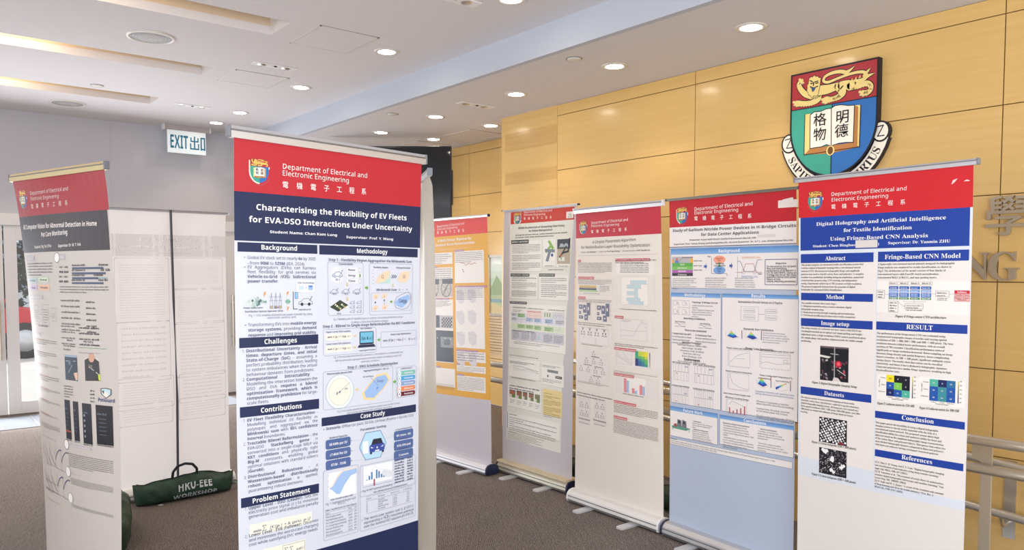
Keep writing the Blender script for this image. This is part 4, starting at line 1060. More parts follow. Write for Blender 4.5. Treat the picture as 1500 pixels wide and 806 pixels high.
D.tx(gx(.06), gy(.635), gx(.18), 'Metric', TXT, 'R', .0082); D.tx(gx(.7), gy(.63), gx(.8), 'Value', TXT, 'R', .0082); D.tx(gx(.88), gy(.63), gx(.95), 'Unit', TXT, 'R', .0082)
for k, t in enumerate(('Peak charging capacity', 'Peak discharging capacity', '95% CI upper bound (charging)', '95% CI lower bound (discharge)', 'Maximum flexibility range', 'Fleet charging period', 'Fleet discharging period')):
    y = .685 + k * .043; D.tx(gx(.06), gy(y), gx(.06) + len(t) * .0031, t, TXT, 'R', .0092); D.tx(gx(.7), gy(y), gx(.82), ('1,251.57', '884.36', '1,148.48', '885.96', '2,027.41', '240.38', '240.30')[k], TXT, 'R', .0092); D.tx(gx(.88), gy(y), gx(.95), 'kW', TXT, 'R', .0092)
a, b = (.489, 1.1384), (.781, 1.2442); D.frame(a[0], a[1], b[0], b[1] + .01, GF, .0012, .008)
D.rect(gx(.05), gy(.06), gx(.56), gy(.7), '#f2f4f8', 1); D.poly([(gx(X), gy(Y)) for X, Y in ((.34, .5), (.4, .3), (.58, .44), (.58, .62), (.36, .58))], '#dfe3e8', 1.5)
for k, h in enumerate((.02, .12, .22, -.2, .26, .2, .1, .03)): X = .1 + k * .042; D.rect(gx(X), gy(.56), gx(X + .026), gy(.56 - h * 1.2), '#4c7fb0' if h > 0 else '#b05566', 2)
D.line([(gx(.09), gy(.5)), (gx(.18), gy(.3)), (gx(.24), gy(.1)), (gx(.34), gy(.24)), (gx(.42), gy(.3)), (gx(.58), gy(.4))], '#c5c9d2', .0008); D.line([(gx(.05), gy(.06)), (gx(.05), gy(.78)), (gx(.56), gy(.78))], TXL, .0008)
D.tx(gx(.04), gy(.95), gx(.56), 'Fig. 8. KKT optimal scheduling', TXL, 'R', .0115)
for k in range(9):
    D.greek(gx(.6), gy(.1 + k * .1), gx(.8), gy(.1 + k * .1), 1, TXT, 30 + k, .6, .9); D.greek(gx(.84), gy(.1 + k * .1), gx(.98), gy(.1 + k * .1), 1, TXT, 50 + k, .6, .8)
a, b = (.489, 1.2479), (.782, 1.3835); D.frame(a[0], a[1] - .014, b[0], b[1], GF, .0012, .008)
D.tx(gx(.22), gy(.02), gx(.84), 'Table 2. DRO Result Cost Across Five Distributional Scenarios', TXT, 'B', .0078)
for y in (.08, .2, .55): D.line([(gx(.1), gy(y)), (gx(.94), gy(y))], TXL, .0008)
for X, t in ((.1, 'Scenario'), (.3, 'Description'), (.52, 'System Cost ($)'), (.76, 'vs. KKT Nominal')): D.tx(gx(X), gy(.16), gx(X) + len(t) * .0033, t, TXT, 'R', .0078)
for k, t in enumerate(('Optimistic', 'Mild Optimistic', 'Nominal', 'Mild Pessimistic', 'Pessimistic')):
    y = gy(.265 + .062 * k)
    for X, u in ((.1, 'S%d' % (k + 1)), (.3, t), (.56, '1,%d.%d' % (17 + 9 * k, 35 + k)), (.82, '+%d.%d%%' % (k, k + 2))): D.tx(gx(X), y, gx(X) + len(u) * .0035, u, TXT, 'R', .0082)
D.para(gx(.06), gy(.72), gx(.97), gy(.93), ['The worst-case system cost is $1,071.5,', 'representing a *+5.2%* robustness premium', 'over the nominal KKT solution ($1,018.57).'], TXT, 'R', .0142); D.disc(gx(.03), gy(.7), .002, TXT)
D.end(); D.part('footer_band'); D.rect(0, 1.4052, .8, 1.93, NAVY); D.end()
# ---------------------------------------------------------------- blue and red poster
S = Stand('I', 3.457, 1.62, -96.6, 3.3, -.015, .019, (.002, -.0254), 'poster stand with red and royal blue heading about holography and textile identification', fabric('#eeeae6'), bow=.012, rail_h=.022)
D = S.d
BLU = '#1b3f9c'; TX2 = '#3a3436'; PAPER = '#ece5e0'
D.part('print_ground'); D.rect(0, .17, .8, 1.4413, '#dde3ec', .5); D.end()
D.part('header_band'); D.rect(0, 0, .8, .1751, '#cf222b'); dept(D, (.174, .082), (.533, .083), (.175, .1078), (.452, .109), (.175, .1416), (.528, .1432)); D.end()
D.part('crest_emblem'); a, b = (.053, .0512), (.129, .0542); crest(D, a[0], a[1], b[0] - a[0]); D.end()
D.part('torn_mark'); a = (.727, .0639); D.poly([(a[0] - .012, a[1] + .012), (a[0] - .006, a[1] - .006), (a[0] + .012, a[1] - .012), (a[0] + .002, a[1] + .002)], '#e9d5d2', 2); a = (.775, .0659); D.poly([(a[0] - .012, a[1]), (a[0], a[1] - .006), (a[0] + .014, a[1]), (a[0] + .004, a[1] + .001)], '#e9d5d2', 2); D.end()
D.part('title_panel'); D.rect(.01, .1751, .79, .3342, BLU)
for q, w_, t in (((.097, .2179), (.698, .2191), 'Digital Holography and Artificial Intelligence'), ((.24, .2533), (.558, .2547), 'for Textile Identification'), ((.171, .2908), (.627, .2922), 'Using Fringe-Based CNN Analysis')): D.tx(*q, w_[0], t, WHT, 'S', .0245, v1=w_[1] - q[1])
D.tx(.079, .32, .3, 'Student: Chen Binghao', WHT, 'S', .0172); D.tx(.453, .3173, .717, 'Supervisor: Dr. Yanmin ZHU', WHT, 'S', .0178); D.tx(.406, .319, .415, ')', WHT, 'S', .017)
D.end()
D.part('paper_patch', 'blank white patch stuck over the student number'); a, b = (.301, .2945), (.406, .329); D.rect(*a, *b, '#ddd6d0', 6); D.end()
for a, b, t in (((.012, .3513), (.388, .3949), 'Abstract'), ((.409, .3491), (.79, .3951), 'Fringe-Based CNN Model'), ((.014, .5395), (.389, .5759), 'Method'), ((.014, .6633), (.39, .7018), 'Image setup'), ((.407, .6631), (.791, .7002), 'RESULT'), ((.014, 1), (.39, 1.0368), 'Datasets'), ((.409, 1.0692), (.791, 1.1012), 'Conclusion'), ((.411, 1.2453), (.79, 1.2769), 'References')):
    D.part('heading_bar'); D.rect(*a, *b, BLU, 2); D.ct((a[0] + b[0]) / 2, a[1] + (b[1] - a[1]) * .74, .0285, t, WHT, 'S')
D.end()
D.part('text_ground')
D.rect(.013, .389, .404, 1.3471, PAPER, 1); D.rect(.41, .3891, .798, 1.4014, PAPER, 1)
def ser(p, q, lines, fit=.92): D.para(*p, .39, q[1], lines, TX2, 'S', None, False, fit)
D.part('text_column'); ser((.015, .4078), (.015, .5276), ['This project proposes an automated textile classification system that', 'combines digital holographic imaging with a convolutional neural', 'network (CNN). Reconstructed holographic fringe and amplitude', 'patterns were used to classify cotton, linen, and polyester. A complete', 'workflow was established, including hologram acquisition, numerical', 'reconstruction, preprocessing, CNN training, and independent', 'testing. Experiments achieve up to 78% accuracy at high resolution.', 'The proposed approach demonstrates the potential of digital', 'holography for automated fabric identification.'])
D.part('text_column'); ser((.016, .593), (.016, .6524), ['The workflow includes three main stages:', '1. Hologram acquisition using a custom miniature digital', 'holographic imaging setup.', '2. Image preprocessing through cropping and normalization.', '3. CNN-based classification for three-class textile recognition.'])
D.part('text_column'); ser((.016, .7148), (.017, .7782), ['The setup consists of a coherent red laser source with 632.8 nm', 'wavelength mounted on an optical rail, beam-guiding and height-', 'adjustment posts, a high-resolution CMOS camera positioned above', 'the sample plane, and auxiliary alignment tools for stable sample', 'positioning.'])
D.part('text_column'); ser((.017, 1.0555), (.017, 1.1278), ['The dataset consists of reconstructed holograms of three textile', 'materials: cotton, linen, and polyester, captured using the laboratory', 'digital holographic imaging system. All holograms were resized into', 'three spatial resolutions (536 × 400 pixels, 200×200 pixels, and 100×', '100 pixels) to evaluate the influence of fringe detail on feature', 'learning.'])
def ser2(p, q, lines, fit=.92): D.para(*p, .791, q[1], lines, TX2, 'S', None, False, fit)
D.part('text_column'); ser2((.41, .4091), (.411, .4691), ['A lightweight convolutional neural network designed for holographic', 'fringe analysis was employed for textile classification, as shown in', 'Fig.4. The architecture of the model consists of four blocks of', 'convolutional layers with Conv2D, batch normalization,', 'concatenated ReLU (CReLU), and max pooling layers.'])
D.part('text_column'); ser2((.411, .7192), (.412, .8862), ['The performance of the fringe-aware CNN was evaluated using', 'reconstructed holographic images of textiles and varying spatial', 'resolutions of 536  × 400, 200 × 200, and 100  × 100 pixels. The best', 'resolution datasets yielded better performance, with an overall', 'accuracy of 78% recorded. Classification performance reduced', 'significantly as image resolution decreased. Down-sampling an image', 'decreases fringe density and spatial frequency, hence complicating', 'feature extraction. At 100  × 100 pixels, significant ambiguity exists', 'among classes. The results show that cotton can be classified', 'consistently, and hence it has a distinctive holographic signature.', 'Linen and polyester have similar fringe signatures, resulting in high', 'misclassification rates.'], .9)
D.part('text_column'); ser2((.412, 1.1253), (.412, 1.2253), ['This paper proves the feasibility of using a digital holographic', 'imaging system to classify textile materials with the help of a', 'convolutional neural network. The proposed system shows high', 'classification ability for cotton and moderate ability for linen and', 'polyester based on the amplitude holographic image reconstruction', 'of the cotton, linen, and polyester fabrics. This proves that cotton has', 'more distinct holographic features compared to linen and polyester,', 'with linen and polyester having overlapped structural patterns.'], .9)
D.part('text_column'); ser2((.412, 1.3064), (.412, 1.4204), ['[1] Y. Zhu, C. H. Yeung, and E. Y. Lam, "Digital holographic imaging', 'and classification of microplastics using deep transfer learning,"', 'Appl. Opt. 60(4), A38-A47 (2021).', '[2] M. Valentino et al., "Discernment of textile fibers by polarization-', 'sensitive digital holographic microscope and machine learning," Opt.', 'Lasers Eng. 181, 108395 (2024).', '[3] N. Ingle and W. J. Jasper, "A review of the evolution and concepts', 'of deep learning and AI in the textile industry," Text. Res. J.', '95(13-14), 1709-1737 (2025).'], .9)
D.end()
for a, b, t in (((.079, .9777), (.318, .9761), 'Figure 1 Digital Holographic Imaging Setup'), ((.493, .6413), (.708, .6404), 'Figure 4 Fringe-aware CNN architecture'), ((.08, 1.2693), (.319, 1.2656), 'Figure 2 Cotton hologram (536 × 400 pixels)'), ((.081, 1.4271), (.32, 1.4243), 'Figure 3 Cotton hologram (100 × 100 pixels)'), ((.418, 1.0384), (.585, 1.0325), 'Figure 5 Confusion matrix for 536×400'), ((.606, 1.036), (.767, 1.0309), 'Figure 6 Confusion matrix for 100×100')):
    D.part('figure_caption'); D.tx(*a, b[0], t, TX2, 'T', v1=b[1] - a[1], h=.0155)
D.end()
D.part('setup_photo', 'dark photo of the optical bench with a red glow')
a, b = (.124, .792), (.275, .9562); D.rect(*a, *b, '#17181f', 1.5)
D.rect(gx(0), gy(0), gx(1), gy(.05), '#6d5a62', 2); D.rect(gx(0), gy(.05), gx(1), gy(.38), '#14161e', 1.8)
D.poly([(gx(0), gy(.26)), (gx(.4), gy(.3)), (gx(.3), gy(.35)), (gx(0), gy(.32))], '#e6e2dc', 2.5); D.rect(gx(.5), gy(.02), gx(.535), gy(.9), '#a9a6a8', 3); D.line([(gx(.38), gy(.21)), (gx(.65), gy(.22))], '#c9c6c4', .003)
rg = random.Random(8)
for k in range(46):
    X, Y = rg.random() * .9, .38 + rg.random() * .55; D.poly([(gx(X), gy(Y)), (gx(X + .05), gy(Y - .02)), (gx(X + .08), gy(Y + .03)), (gx(X + .02), gy(Y + .05))], rg.choice(['#4a3f47', '#8b8088', '#c4bcb8', '#2a2b36', '#6f3d4a', '#a3586a']), 2.6 + k * .005)
D.disc(gx(.66), gy(.5), .017, '#b8203c', 3.4); D.disc(gx(.66), gy(.49), .009, '#ff5a6a', 3.6); D.disc(gx(.86), gy(.72), .006, '#c23a52', 3.6); D.poly([(gx(.45), gy(1)), (gx(.5), gy(.88)), (gx(.65), gy(.9)), (gx(.75), gy(1))], '#dccfcc', 3.2); D.line([(gx(.62), gy(.66)), (gx(.9), gy(.8))], '#d9d2d0', .003, 3.6)
D.poly([(gx(.2), gy(.5)), (gx(.36), gy(.42)), (gx(.44), gy(.6)), (gx(.4), gy(.82)), (gx(.24), gy(.66))], '#0f1016', 3.2)
D.end()
D.part('hologram_picture', 'black and white woven fabric hologram')
a, b = (.122, 1.1355), (.271, 1.2561); D.rect(*a, *b, '#1d1b24', 1.5)
rg = random.Random(9)
for i in range(-8, 9):
    for j in range(-8, 9):
        X = .5 + (i * .105 + j * .06) * .78; Y = .5 + (-i * .06 + j * .105) * .78
        if .04 < X < .96 and .04 < Y < .96: D.disc(gx(X + rg.uniform(-.01, .01)), gy(Y + rg.uniform(-.01, .01)), rg.uniform(.0032, .0062), rg.choice(['#f2eff0', '#d8d4d8', '#ffffff']), 2, n=8)
D.poly([(gx(.68), gy(.92)), (gx(.8), gy(.86)), (gx(.92), gy(.96)), (gx(.8), gy(1))], '#8c2a3a', 2.5); D.end()
D.part('hologram_picture', 'coarse black and white fabric hologram')
a, b = (.123, 1.2835), (.271, 1.4086); D.rect(*a, *b, '#16141c', 1.5)
for k in range(230):
    X, Y = rg.random(), rg.random(); l = rg.uniform(.02, .06); t = rg.choice((.7, -.8, 2.2)) + rg.gauss(0, .3)
    D.line([(gx(X), gy(Y)), (gx(min(max(X + l * math.cos(t), 0), 1)), gy(min(max(Y + l * math.sin(t), 0), 1)))], rg.choice(['#b9b4bc', '#6d6a74', '#efecee', '#8d8892']), rg.uniform(.001, .0022), 2 + .002 * k)
for X, Y, r_ in ((.5, .38, .013), (.2, .1, .012), (.5, .82, .012), (.84, .6, .010)):
    for k in range(7): D.disc(gx(min(max(X + rg.gauss(0, .045), .05), .95)), gy(min(max(Y + rg.gauss(0, .035), .05), .95)), r_ * rg.uniform(.35, .8), '#f6f3f3', 3, n=9)
D.end()
D.part('network_diagram')
a, b = (.408, .4811), (.794, .6214); D.rect(a[0], a[1], b[0], b[1], '#f3ede8', 1.5)
D.frame(gx(.14), gy(.02), gx(.62), gy(.12), '#9b918f')
for k in range(4):
    X = .14 + .121 * k; D.ct(gx(X + .055), gy(.095), .011, 'Block %d' % (k + 1), TX2, 'S')
    D.rect(gx(X), gy(.16), gx(X + .11), gy(.255), '#2f5fb0', 2); D.rect(gx(X), gy(.27), gx(X + .11), gy(.35), '#7fa3dc', 2); D.rect(gx(X), gy(.365), gx(X + .11), gy(.5), '#3f73c4', 2); D.rect(gx(X), gy(.51), gx(X + .11), gy(.575), '#4f8f3e', 2)
    for y in (.23, .335, .42, .47, .56): D.greek(gx(X + .015), gy(y), gx(X + .097), gy(y), 1, '#dfe8f5', 70 + k, .45, 1)
for q in ((0, .29, .09, .55), (.66, .3, .8, .47), (.33, .7, .53, .86), (.14, .63, .25, .98)):
    D.frame(gx(q[0]), gy(q[1]), gx(q[2]), gy(q[3]), '#6f6767'); n = max(2, int((q[3] - q[1]) / .075)); D.greek(gx(q[0] + .015), gy(q[1] + .075), gx(q[2] - .015), gy(q[3] - .02), n, TX2, int(q[0] * 99), .5, .8)
for L in ([(.09, .42), (.135, .42)], [(.62, .39), (.66, .39)], [(.8, .385), (.85, .385)], [(.31, .6), (.31, .64), (.555, .64), (.555, .6)], [(.43, .58), (.43, .7)], [(.25, .65), (.31, .78), (.33, .79)]): D.line([(gx(X), gy(Y)) for X, Y in L], '#6f6767', .001)
D.greek(gx(.68), gy(.53), gx(.79), gy(.58), 2, TX2, 3, .5, .9); D.greek(gx(.34), gy(.92), gx(.53), gy(.92), 1, TX2, 4, .45, 1)
D.rect(gx(.855), gy(.275), gx(1.005), gy(.37), '#cf2a3c', 2); D.rect(gx(.855), gy(.37), gx(1.005), gy(.6), '#f0b9b4', 2); D.frame(gx(.855), gy(.275), gx(1.005), gy(.6), '#b5404a'); D.line([(gx(.855), gy(.45)), (gx(1.005), gy(.45))], '#b5404a'); D.ct(gx(.93), gy(.345), .0105, 'Softmax', WHT, 'S'); D.ct(gx(.93), gy(.43), .0095, 'Textile Class', '#7d2028', 'S'); D.ct(gx(.93), gy(.515), .009, 'Cotton / Linen /', '#7d2028', 'S'); D.ct(gx(.93), gy(.57), .009, 'Polyester', '#7d2028', 'S'); D.end()
D.part('confusion_matrix', 'confusion matrix with a bright yellow corner cell')
def matrix(a_, b_, M, vals):
    global a, b
    a, b = a_, b_
    for j in range(3):
        for i in range(3): D.rect(gx(i / 3), gy(j / 3), gx((i + 1) / 3), gy((j + 1) / 3), M[j][i], 2); D.ct(gx((i + .5) / 3), gy((j + .6) / 3), .0085, vals[j][i], '#e8e4e0' if M[j][i] != '#f5e02a' else '#333333', 'S')
    D.grad(gx(1.09), gy(0), gx(1.13), gy(1), '#d9d04a', '#2a2f6c', 8, 2)
    for k in range(6): D.tx(gx(1.16), gy(.02 + k * .19), gx(1.24), '%d' % (100 - 20 * k), TX2, 'S', .007)
    for k, t in enumerate(('Cotton', 'Linen', 'Polyester')): D.ct(gx(-.04), gy(.18 + k / 3), .0078, t, TX2, 'S', al=1); D.ct(gx((k + .5) / 3), gy(1.07), .0068, t, TX2, 'S')
    D.ct(gx(.5), gy(1.15), .008, 'Predicted label', TX2, 'S')
    c = [gx(-.36), gy(.62)]; V, T, w = set_text('True label', 'S'); D.raw(np.column_stack([c[0] + V[:, 1] * -.008 + .008, c[1] - V[:, 0] * .008]), T, TX2, 4)
DK, DB, B2, G1, TL = '#141428', '#1a2560', '#2056a8', '#7fca4e', '#4fb59a'
D.rect(.416, .9013, .603, 1.0158, '#f4efea', 1.5); matrix((.459, .9002), (.564, .9948), (('#f5e02a', DK, DK), (B2, G1, DK), (DB, B2, TL)), (('100', '0', '0'), ('29', '71', '0'), ('14', '25', '60'))); D.end()
D.part('confusion_matrix', 'blue and teal confusion matrix')
T2, T3 = '#3f8f9a', '#2c6f9e'
D.rect(.603, .8962, .788, 1.0122, '#f4efea', 1.5); matrix((.647, .9012), (.751, .9942), (('#53b59c', DB, T3), (B2, T2, B2), (B2, T2, B2)), (('55', '8', '38'), ('30', '41', '29'), ('28', '44', '30'))); D.end()
# ---------------------------------------------------------------- pale blue poster
S = Stand('H', 3.606, 2.508, -93.3, .5, -.023, -.001, (.0059, -.024), 'pale blue poster stand with a red heading about power devices in bridge circuits', fabric('#b9c6dc'), caps=M_NAVYP, bow=.01, rail_h=.012, rail=mat('#9c9a90', .3, 1), wide=.85, sw=.85)
D = S.d
SB = '#5f93cf'; SB2 = '#86aedb'; PP = '#ece6e4'; TH = '#403c46'
D.part('header_band'); D.rect(0, 0, .85, .1609, '#c01f2c'); dept(D, (.19, .0719), (.59, .0642), (.19, .0938), (.498, .0916), (.19, .1266), (.584, .1315)); D.end()
D.part('crest_emblem'); a, b = (.059, .0446), (.139, .0453); crest(D, a[0], a[1], b[0] - a[0]); D.end()
D.part('paper_patch', 'blank white sticker on the red heading'); a, b = (.744, .0504), (.858, .0893); D.rect(*a, *b, '#e6ddd8', 3); D.poly([(a[0] + .02, a[1]), (a[0] + .09, a[1]), (a[0] + .085, a[1] - .012), (a[0] + .03, a[1] - .004)], '#e6ddd8', 3); D.end()
D.part('title_panel'); D.rect(0, .1609, .85, .275, PP); D.line([(0, .2771), (.85, .2771)], '#5a2a3a', .003)
a, b = (.025, .1875), (.849, .1924); D.tx(*a, b[0], 'Study of Gallium Nitride Power Devices in H-Bridge Circuits', TH, 'B', .0225, v1=b[1] - a[1]); a, b = (.24, .2181), (.63, .2189); D.tx(*a, b[0], 'for Data Center Applications', TH, 'B', .0225, v1=b[1] - a[1])
a, b = (.155, .243), (.613, .244); D.tx(*a, b[0], 'Presenter: Yujun GUO Email: chefle21@connect.hku.hk UID', TH, 'B', .0125, v1=b[1] - a[1]); a, b = (.035, .2648), (.834, .2652); D.tx(*a, b[0], 'Supervisor: Prof. Yuhao Zhang (yuhzhang@hku.hk) Second Examiner: Dr. A.T.L. Lee (tlalee@eee.hku.hk)', TH, 'B', .0125, v1=b[1] - a[1] - .002)
a, b = (.621, .2239), (.73, .2389); D.rect(*a, *b, '#ddd2cf', 5)
D.end()
HB = (((.01, .2876), (.864, .3218), 'Background'), ((.011, .5462), (.381, .5699), 'Methodology'), ((.393, .5449), (.863, .5656), 'Results'), ((.002, 1.2237), (.364, 1.2491), 'Future Work'), ((.38, 1.2265), (.844, 1.2487), 'Conclusions'))
for (a, b, t), e in zip(HB, ((.864, .517), (.385, 1.2007), (.864, 1.2027), (.364, 1.401), (.844, 1.3932))):
    D.part('section_panel'); D.rect(a[0], a[1], e[0], e[1], PP, 1); D.frame(a[0], a[1], e[0], e[1], '#5b6488', .002, 0, 1.5); D.grad(a[0], a[1], b[0], b[1], SB, SB2, 4, 2); D.ct((a[0] + b[0]) / 2, a[1] + (b[1] - a[1]) * .78, .024, t, WHT, 'B')
D.part('references_panel'); D.rect(.002, 1.4158, .838, 1.4524, PP, 1); D.frame(.002, 1.4158, .838, 1.4524, '#5b6488', .0015, 0, 1.5)
a = (.009, 1.421); D.tx(*a, a[0] + .05, 'References', TH, 'B', .0085); D.tx(a[0], a[1] + .012, .74, '[1] J. P. Kozak, R. Zhang and Y. Zhang, "Transistor to Robustness in GaN and SiC Devices: Origins, Dependencies and Future Characterization Frameworks," in IEEE', TH, 'R', .0105); D.tx(a[0], a[1] + .024, .36, 'Transactions on Power Electronics, vol. 38, no. 9, pp. 10841, Sept. 2023', TH, 'R', .0105)
D.end()
D.part('background_figure')
a, b = (.019, .3342), (.181, .4469)
for y0, y1, c_ in ((0, .32, '#b9b6b8'), (.32, .5, '#62ad52'), (.5, .68, '#7cbf5e'), (.68, .84, '#b263b0'), (.84, 1, '#3b3a44')): D.rect(gx(0), gy(y0), gx(1), gy(y1), c_, 2)
D.rect(gx(0), gy(.12), gx(.08), gy(.32), '#e6a23a', 3); D.rect(gx(.88), gy(.1), gx(1), gy(.32), '#f0b02e', 3); D.rect(gx(.2), gy(.06), gx(.28), gy(.2), '#d06a5e', 3); D.rect(gx(.14), gy(.2), gx(.34), gy(.32), '#6d7fc0', 3); D.line([(gx(.36), gy(.2)), (gx(.55), gy(.05))], '#8a3340', .0015)
for y, t in ((.44, 'AlGaN'), (.62, 'GaN Channel'), (.79, 'GaN Buffer'), (.96, 'Si Substrate')): D.ct(gx(.5), gy(y), .0115, t, '#f1f1ea', 'B')
for y, t in ((.25, 'Surface Traps'), (.5, 'Buffer Traps'), (.72, 'Interface Traps')): D.tx(gx(1.04), gy(y), gx(1.42), t, TH, 'B', .0095)
D.tx(gx(.48), gy(.07), gx(1), 'Passivation Layer', TH, 'B', .0085)
D.arrow(.275, .3916, .022, .034, '#3f62ac'); D.arrow(.452, .3892, .022, .034, '#3f62ac')
a, b = (.318, .3398), (.427, .4321); D.line([(gx(0), gy(0)), (gx(0), gy(1)), (gx(1), gy(1))], TH, .002); D.disc(gx(.5), gy(.15), .042, '#efa58c', 2, .022); D.disc(gx(.5), gy(.8), .042, '#7aa3d8', 2, .022); D.ct(gx(.5), gy(.12), .0115, 'Dynamic', '#b4503e', 'B'); D.ct(gx(.5), gy(.24), .0115, 'Ron', '#b4503e', 'B'); D.ct(gx(.5), gy(.76), .0115, 'Static', '#27508c', 'B'); D.ct(gx(.5), gy(.9), .0115, 'Ron', '#27508c', 'B'); D.arrow(gx(.5), gy(.48), .03, .02, '#66a860', 3, 90); D.ct(gx(.52), gy(.44), .012, 'Switching', TH, 'B', 5); D.ct(gx(.52), gy(.57), .012, 'Temperature', TH, 'B', 5)
D.tx(gx(-.26), gy(0), gx(-.06), 'Ron', TH, 'B', .012); D.ct(gx(1), gy(1.14), .013, 't', TH, 'B')
a, b = (.495, .3482), (.65, .4361); L = lambda P, c_, w=.0022: D.line([(gx(X), gy(Y)) for X, Y in P], c_, w)
L([(.0, .2), (.12, .2), (.28, .82), (.7, .82), (.82, .12), (1, .12)], '#46507e'); L([(0, .88), (.22, .88), (.34, .36), (.66, .36), (.76, .88), (1, .88)], '#b0515c'); L([(0, -.1), (0, 1.2)], TH, .0012); L([(-.1, .88), (1, .88)], '#b0515c', .001); D.ring(gx(.24), gy(.85), .012, '#7c84b8', .0012); D.ring(gx(.72), gy(.85), .012, '#7c84b8', .0012)
D.tx(gx(.18), gy(.02), gx(.95), 'Conduction Loss', '#e0a25a', 'R', .017); D.tx(gx(.16), gy(1.2), gx(.84), 'Switching Loss', '#6f8fc8', 'R', .017); D.tx(gx(.84), gy(1.02), gx(1), 'time', TH, 'B', .012)
a, b = (.669, .3577), (.856, .4907); D.frame(*a, *b, '#5c5680', .0035); D.ct(gx(.5), gy(.19), .0135, 'Objective', TH, 'B')
D.para(gx(.05), gy(.31), gx(.97), gy(.9), ['*To characterize the dynamic*', '*Ron and switching*', '*performance of GS-065-011-1-*', '*L/R-TR GaN HEMTs. Using an*', '*H-bridge test circuit, this study*', '*quantifies device-level power*', '*losses across*', '*varying switching parameters.*'], TH, 'R', .0135, False, .95)
for p, q, s1, T_ in (((.022, .465), (.022, .5235), .226, ['Gallium Nitride (GaN) High Electron Mobility', 'Transistors (HEMTs) are pivotal for high-', 'efficiency power applications, but suffer from', 'dynamic on-state resistance (Ron)', 'variations due to trapping effects and switch', 'behavior (1).']), ((.273, .4613), (.273, .5102), .451, ['Dynamic Ron reflects GaN HEMTs', 'vulnerability. While datasheets', 'specify static Ron, real-world', 'operations exhibit higher dynamic', 'Ron, increasing conduction losses.']), ((.478, .4604), (.478, .5075), .64, ['Device losses reduce system', 'efficiency and increase heat', 'generation. Chances of failure', 'during operation are increased', 'and device aging is accelerated.'])):
    D.para(*p, s1, q[1], T_, TH, 'R', None, False, .95)
D.end()
D.part('methodology_figure')
GR = '#8d8a94'
a, b = (.025, .5899), (.156, .6725); D.frame(*a, *b, GR, .0012); D.line([(gx(.35), gy(0)), (gx(.35), gy(1))], GR); D.line([(gx(.35), gy(.5)), (gx(1), gy(.5))], GR)
for X in (.2, .72):
    for Y in (.2, .8): D.ring(gx(X - .05), gy(Y), .014, GR, .001); D.line([(gx(X + .1), gy(Y - .1)), (gx(X + .06), gy(Y)), (gx(X + .16), gy(Y + .12))], '#60606c', .0016)
a = (.176, .6021); D.tx(*a, .363, 'Topology: H-Bridge Circuit', TH, 'B', .013)
D.para(.174, .62, .363, .6836, ['- Enable hard-switching and soft-', 'switching', '- Allow conduction at double-pulse', 'testing and continuous testing', '- Close to real-world operating', 'conditions'], TH, 'R', None, False, 1)
D.ct(.192, .6987, .0155, 'Switching Conditions', TH, 'B'); D.ct(.202, .7675, .015, 'Tests to be conducted', TH, 'B')
for (p, q, t) in (((.041, .7189), (.125, .7437), 'Hard Switching'), ((.227, .723), (.32, .745), 'Soft Switching')):
    a, b = p, q; D.ct(gx(.5), gy(0), .0105, t, TH, 'B'); L([(0, .2), (.3, .2), (.6, .9), (1, .9)], '#4a4d66', .0016); L([(0, .9), (.3, .9), (.55, .3), (1, .3)], '#9c8d98', .0014); D.line([(gx(0), gy(1)), (gx(1), gy(1))], GR)
for p, s1, T_ in (((.019, .791), .171, ['*1. Double-Pulse Test (DPT)*', 'Use switching cycles to simulate', 'switching patterns and', 'measure dynamic Ron']), ((.202, .7914), .354, ['*2. Continuous Test*', 'Multiple switching cycles to', 'measure device-level power', 'losses'])): D.para(*p, s1, p[1] + .054, T_, TH, 'R', .0135, False, .95)
for k, (t, f_) in enumerate((('Switching Parameters', 'B'), ('Switching Frequency: 100kHz-1MHz', 'R'), ('Input Voltage: 100-400V', 'R'), ('Inductance (Load): 20-200uH', 'R'), ('Dead-Time: 50ns-1us', 'R'), ('Driver Off-voltage: -6-0V', 'R'), ('Pre-Measurement', 'B'), ('Ron = Vds/Id with switching cycles', 'R'))):
    c = (.174, .8388); D.ct(c[0], c[1] + k * .0163, .0135, t, TH, f_)
c = (.177, .9413); D.ct(*c, .0165, 'Control Signals', TH, 'B')
for k, (p, q, t) in enumerate((((.03, .9656), (.152, 1.0611), 'DPT Hard Switching'), ((.197, .9655), (.336, 1.0627), 'DPT Soft Switching'), ((.025, 1.1023), (.147, 1.1982), 'Continuous Hard Switching'), ((.195, 1.1048), (.332, 1.1994), 'Continuous Soft Switching'))):
    a, b = p, q; D.tx(gx(-.08), gy(-.03), gx(1.08), t, TH, 'B', .0125); D.frame(*a, *b, GR, .001); D.line([(gx(0), gy(.47)), (gx(1), gy(.47))], '#6a6a78', .0016)
    for j in range(5 if k < 2 else 8): X = .15 + j * (.2 if k < 2 else .11); D.line([(gx(X), gy(.02)), (gx(X), gy(.45))], GR, .0012); D.line([(gx(X - .07), gy(.5)), (gx(X - .07), gy(1))], GR, .0012)
    D.ct(gx(.85), gy(.17 if k < 2 else .4), .011, 'OUT', '#4a6aa8', 'B'); D.ct(gx(.22), gy(.62 if k < 2 else .93), .011, 'IN', '#b0515c', 'B')
D.end()
D.part('results_figure')
D.ct(.637, .592, .0155, 'Simulation Circuit Setup on LTspice', TH, 'B'); a, b = (.519, .612), (.742, .6876)
D.line([(gx(0), gy(-.05)), (gx(0), gy(1)), (gx(.5), gy(1)), (gx(.5), gy(0)), (gx(0), gy(0))], GR, .0012); D.line([(gx(.5), gy(.5)), (gx(.7), gy(.5))], '#55556a', .0014)
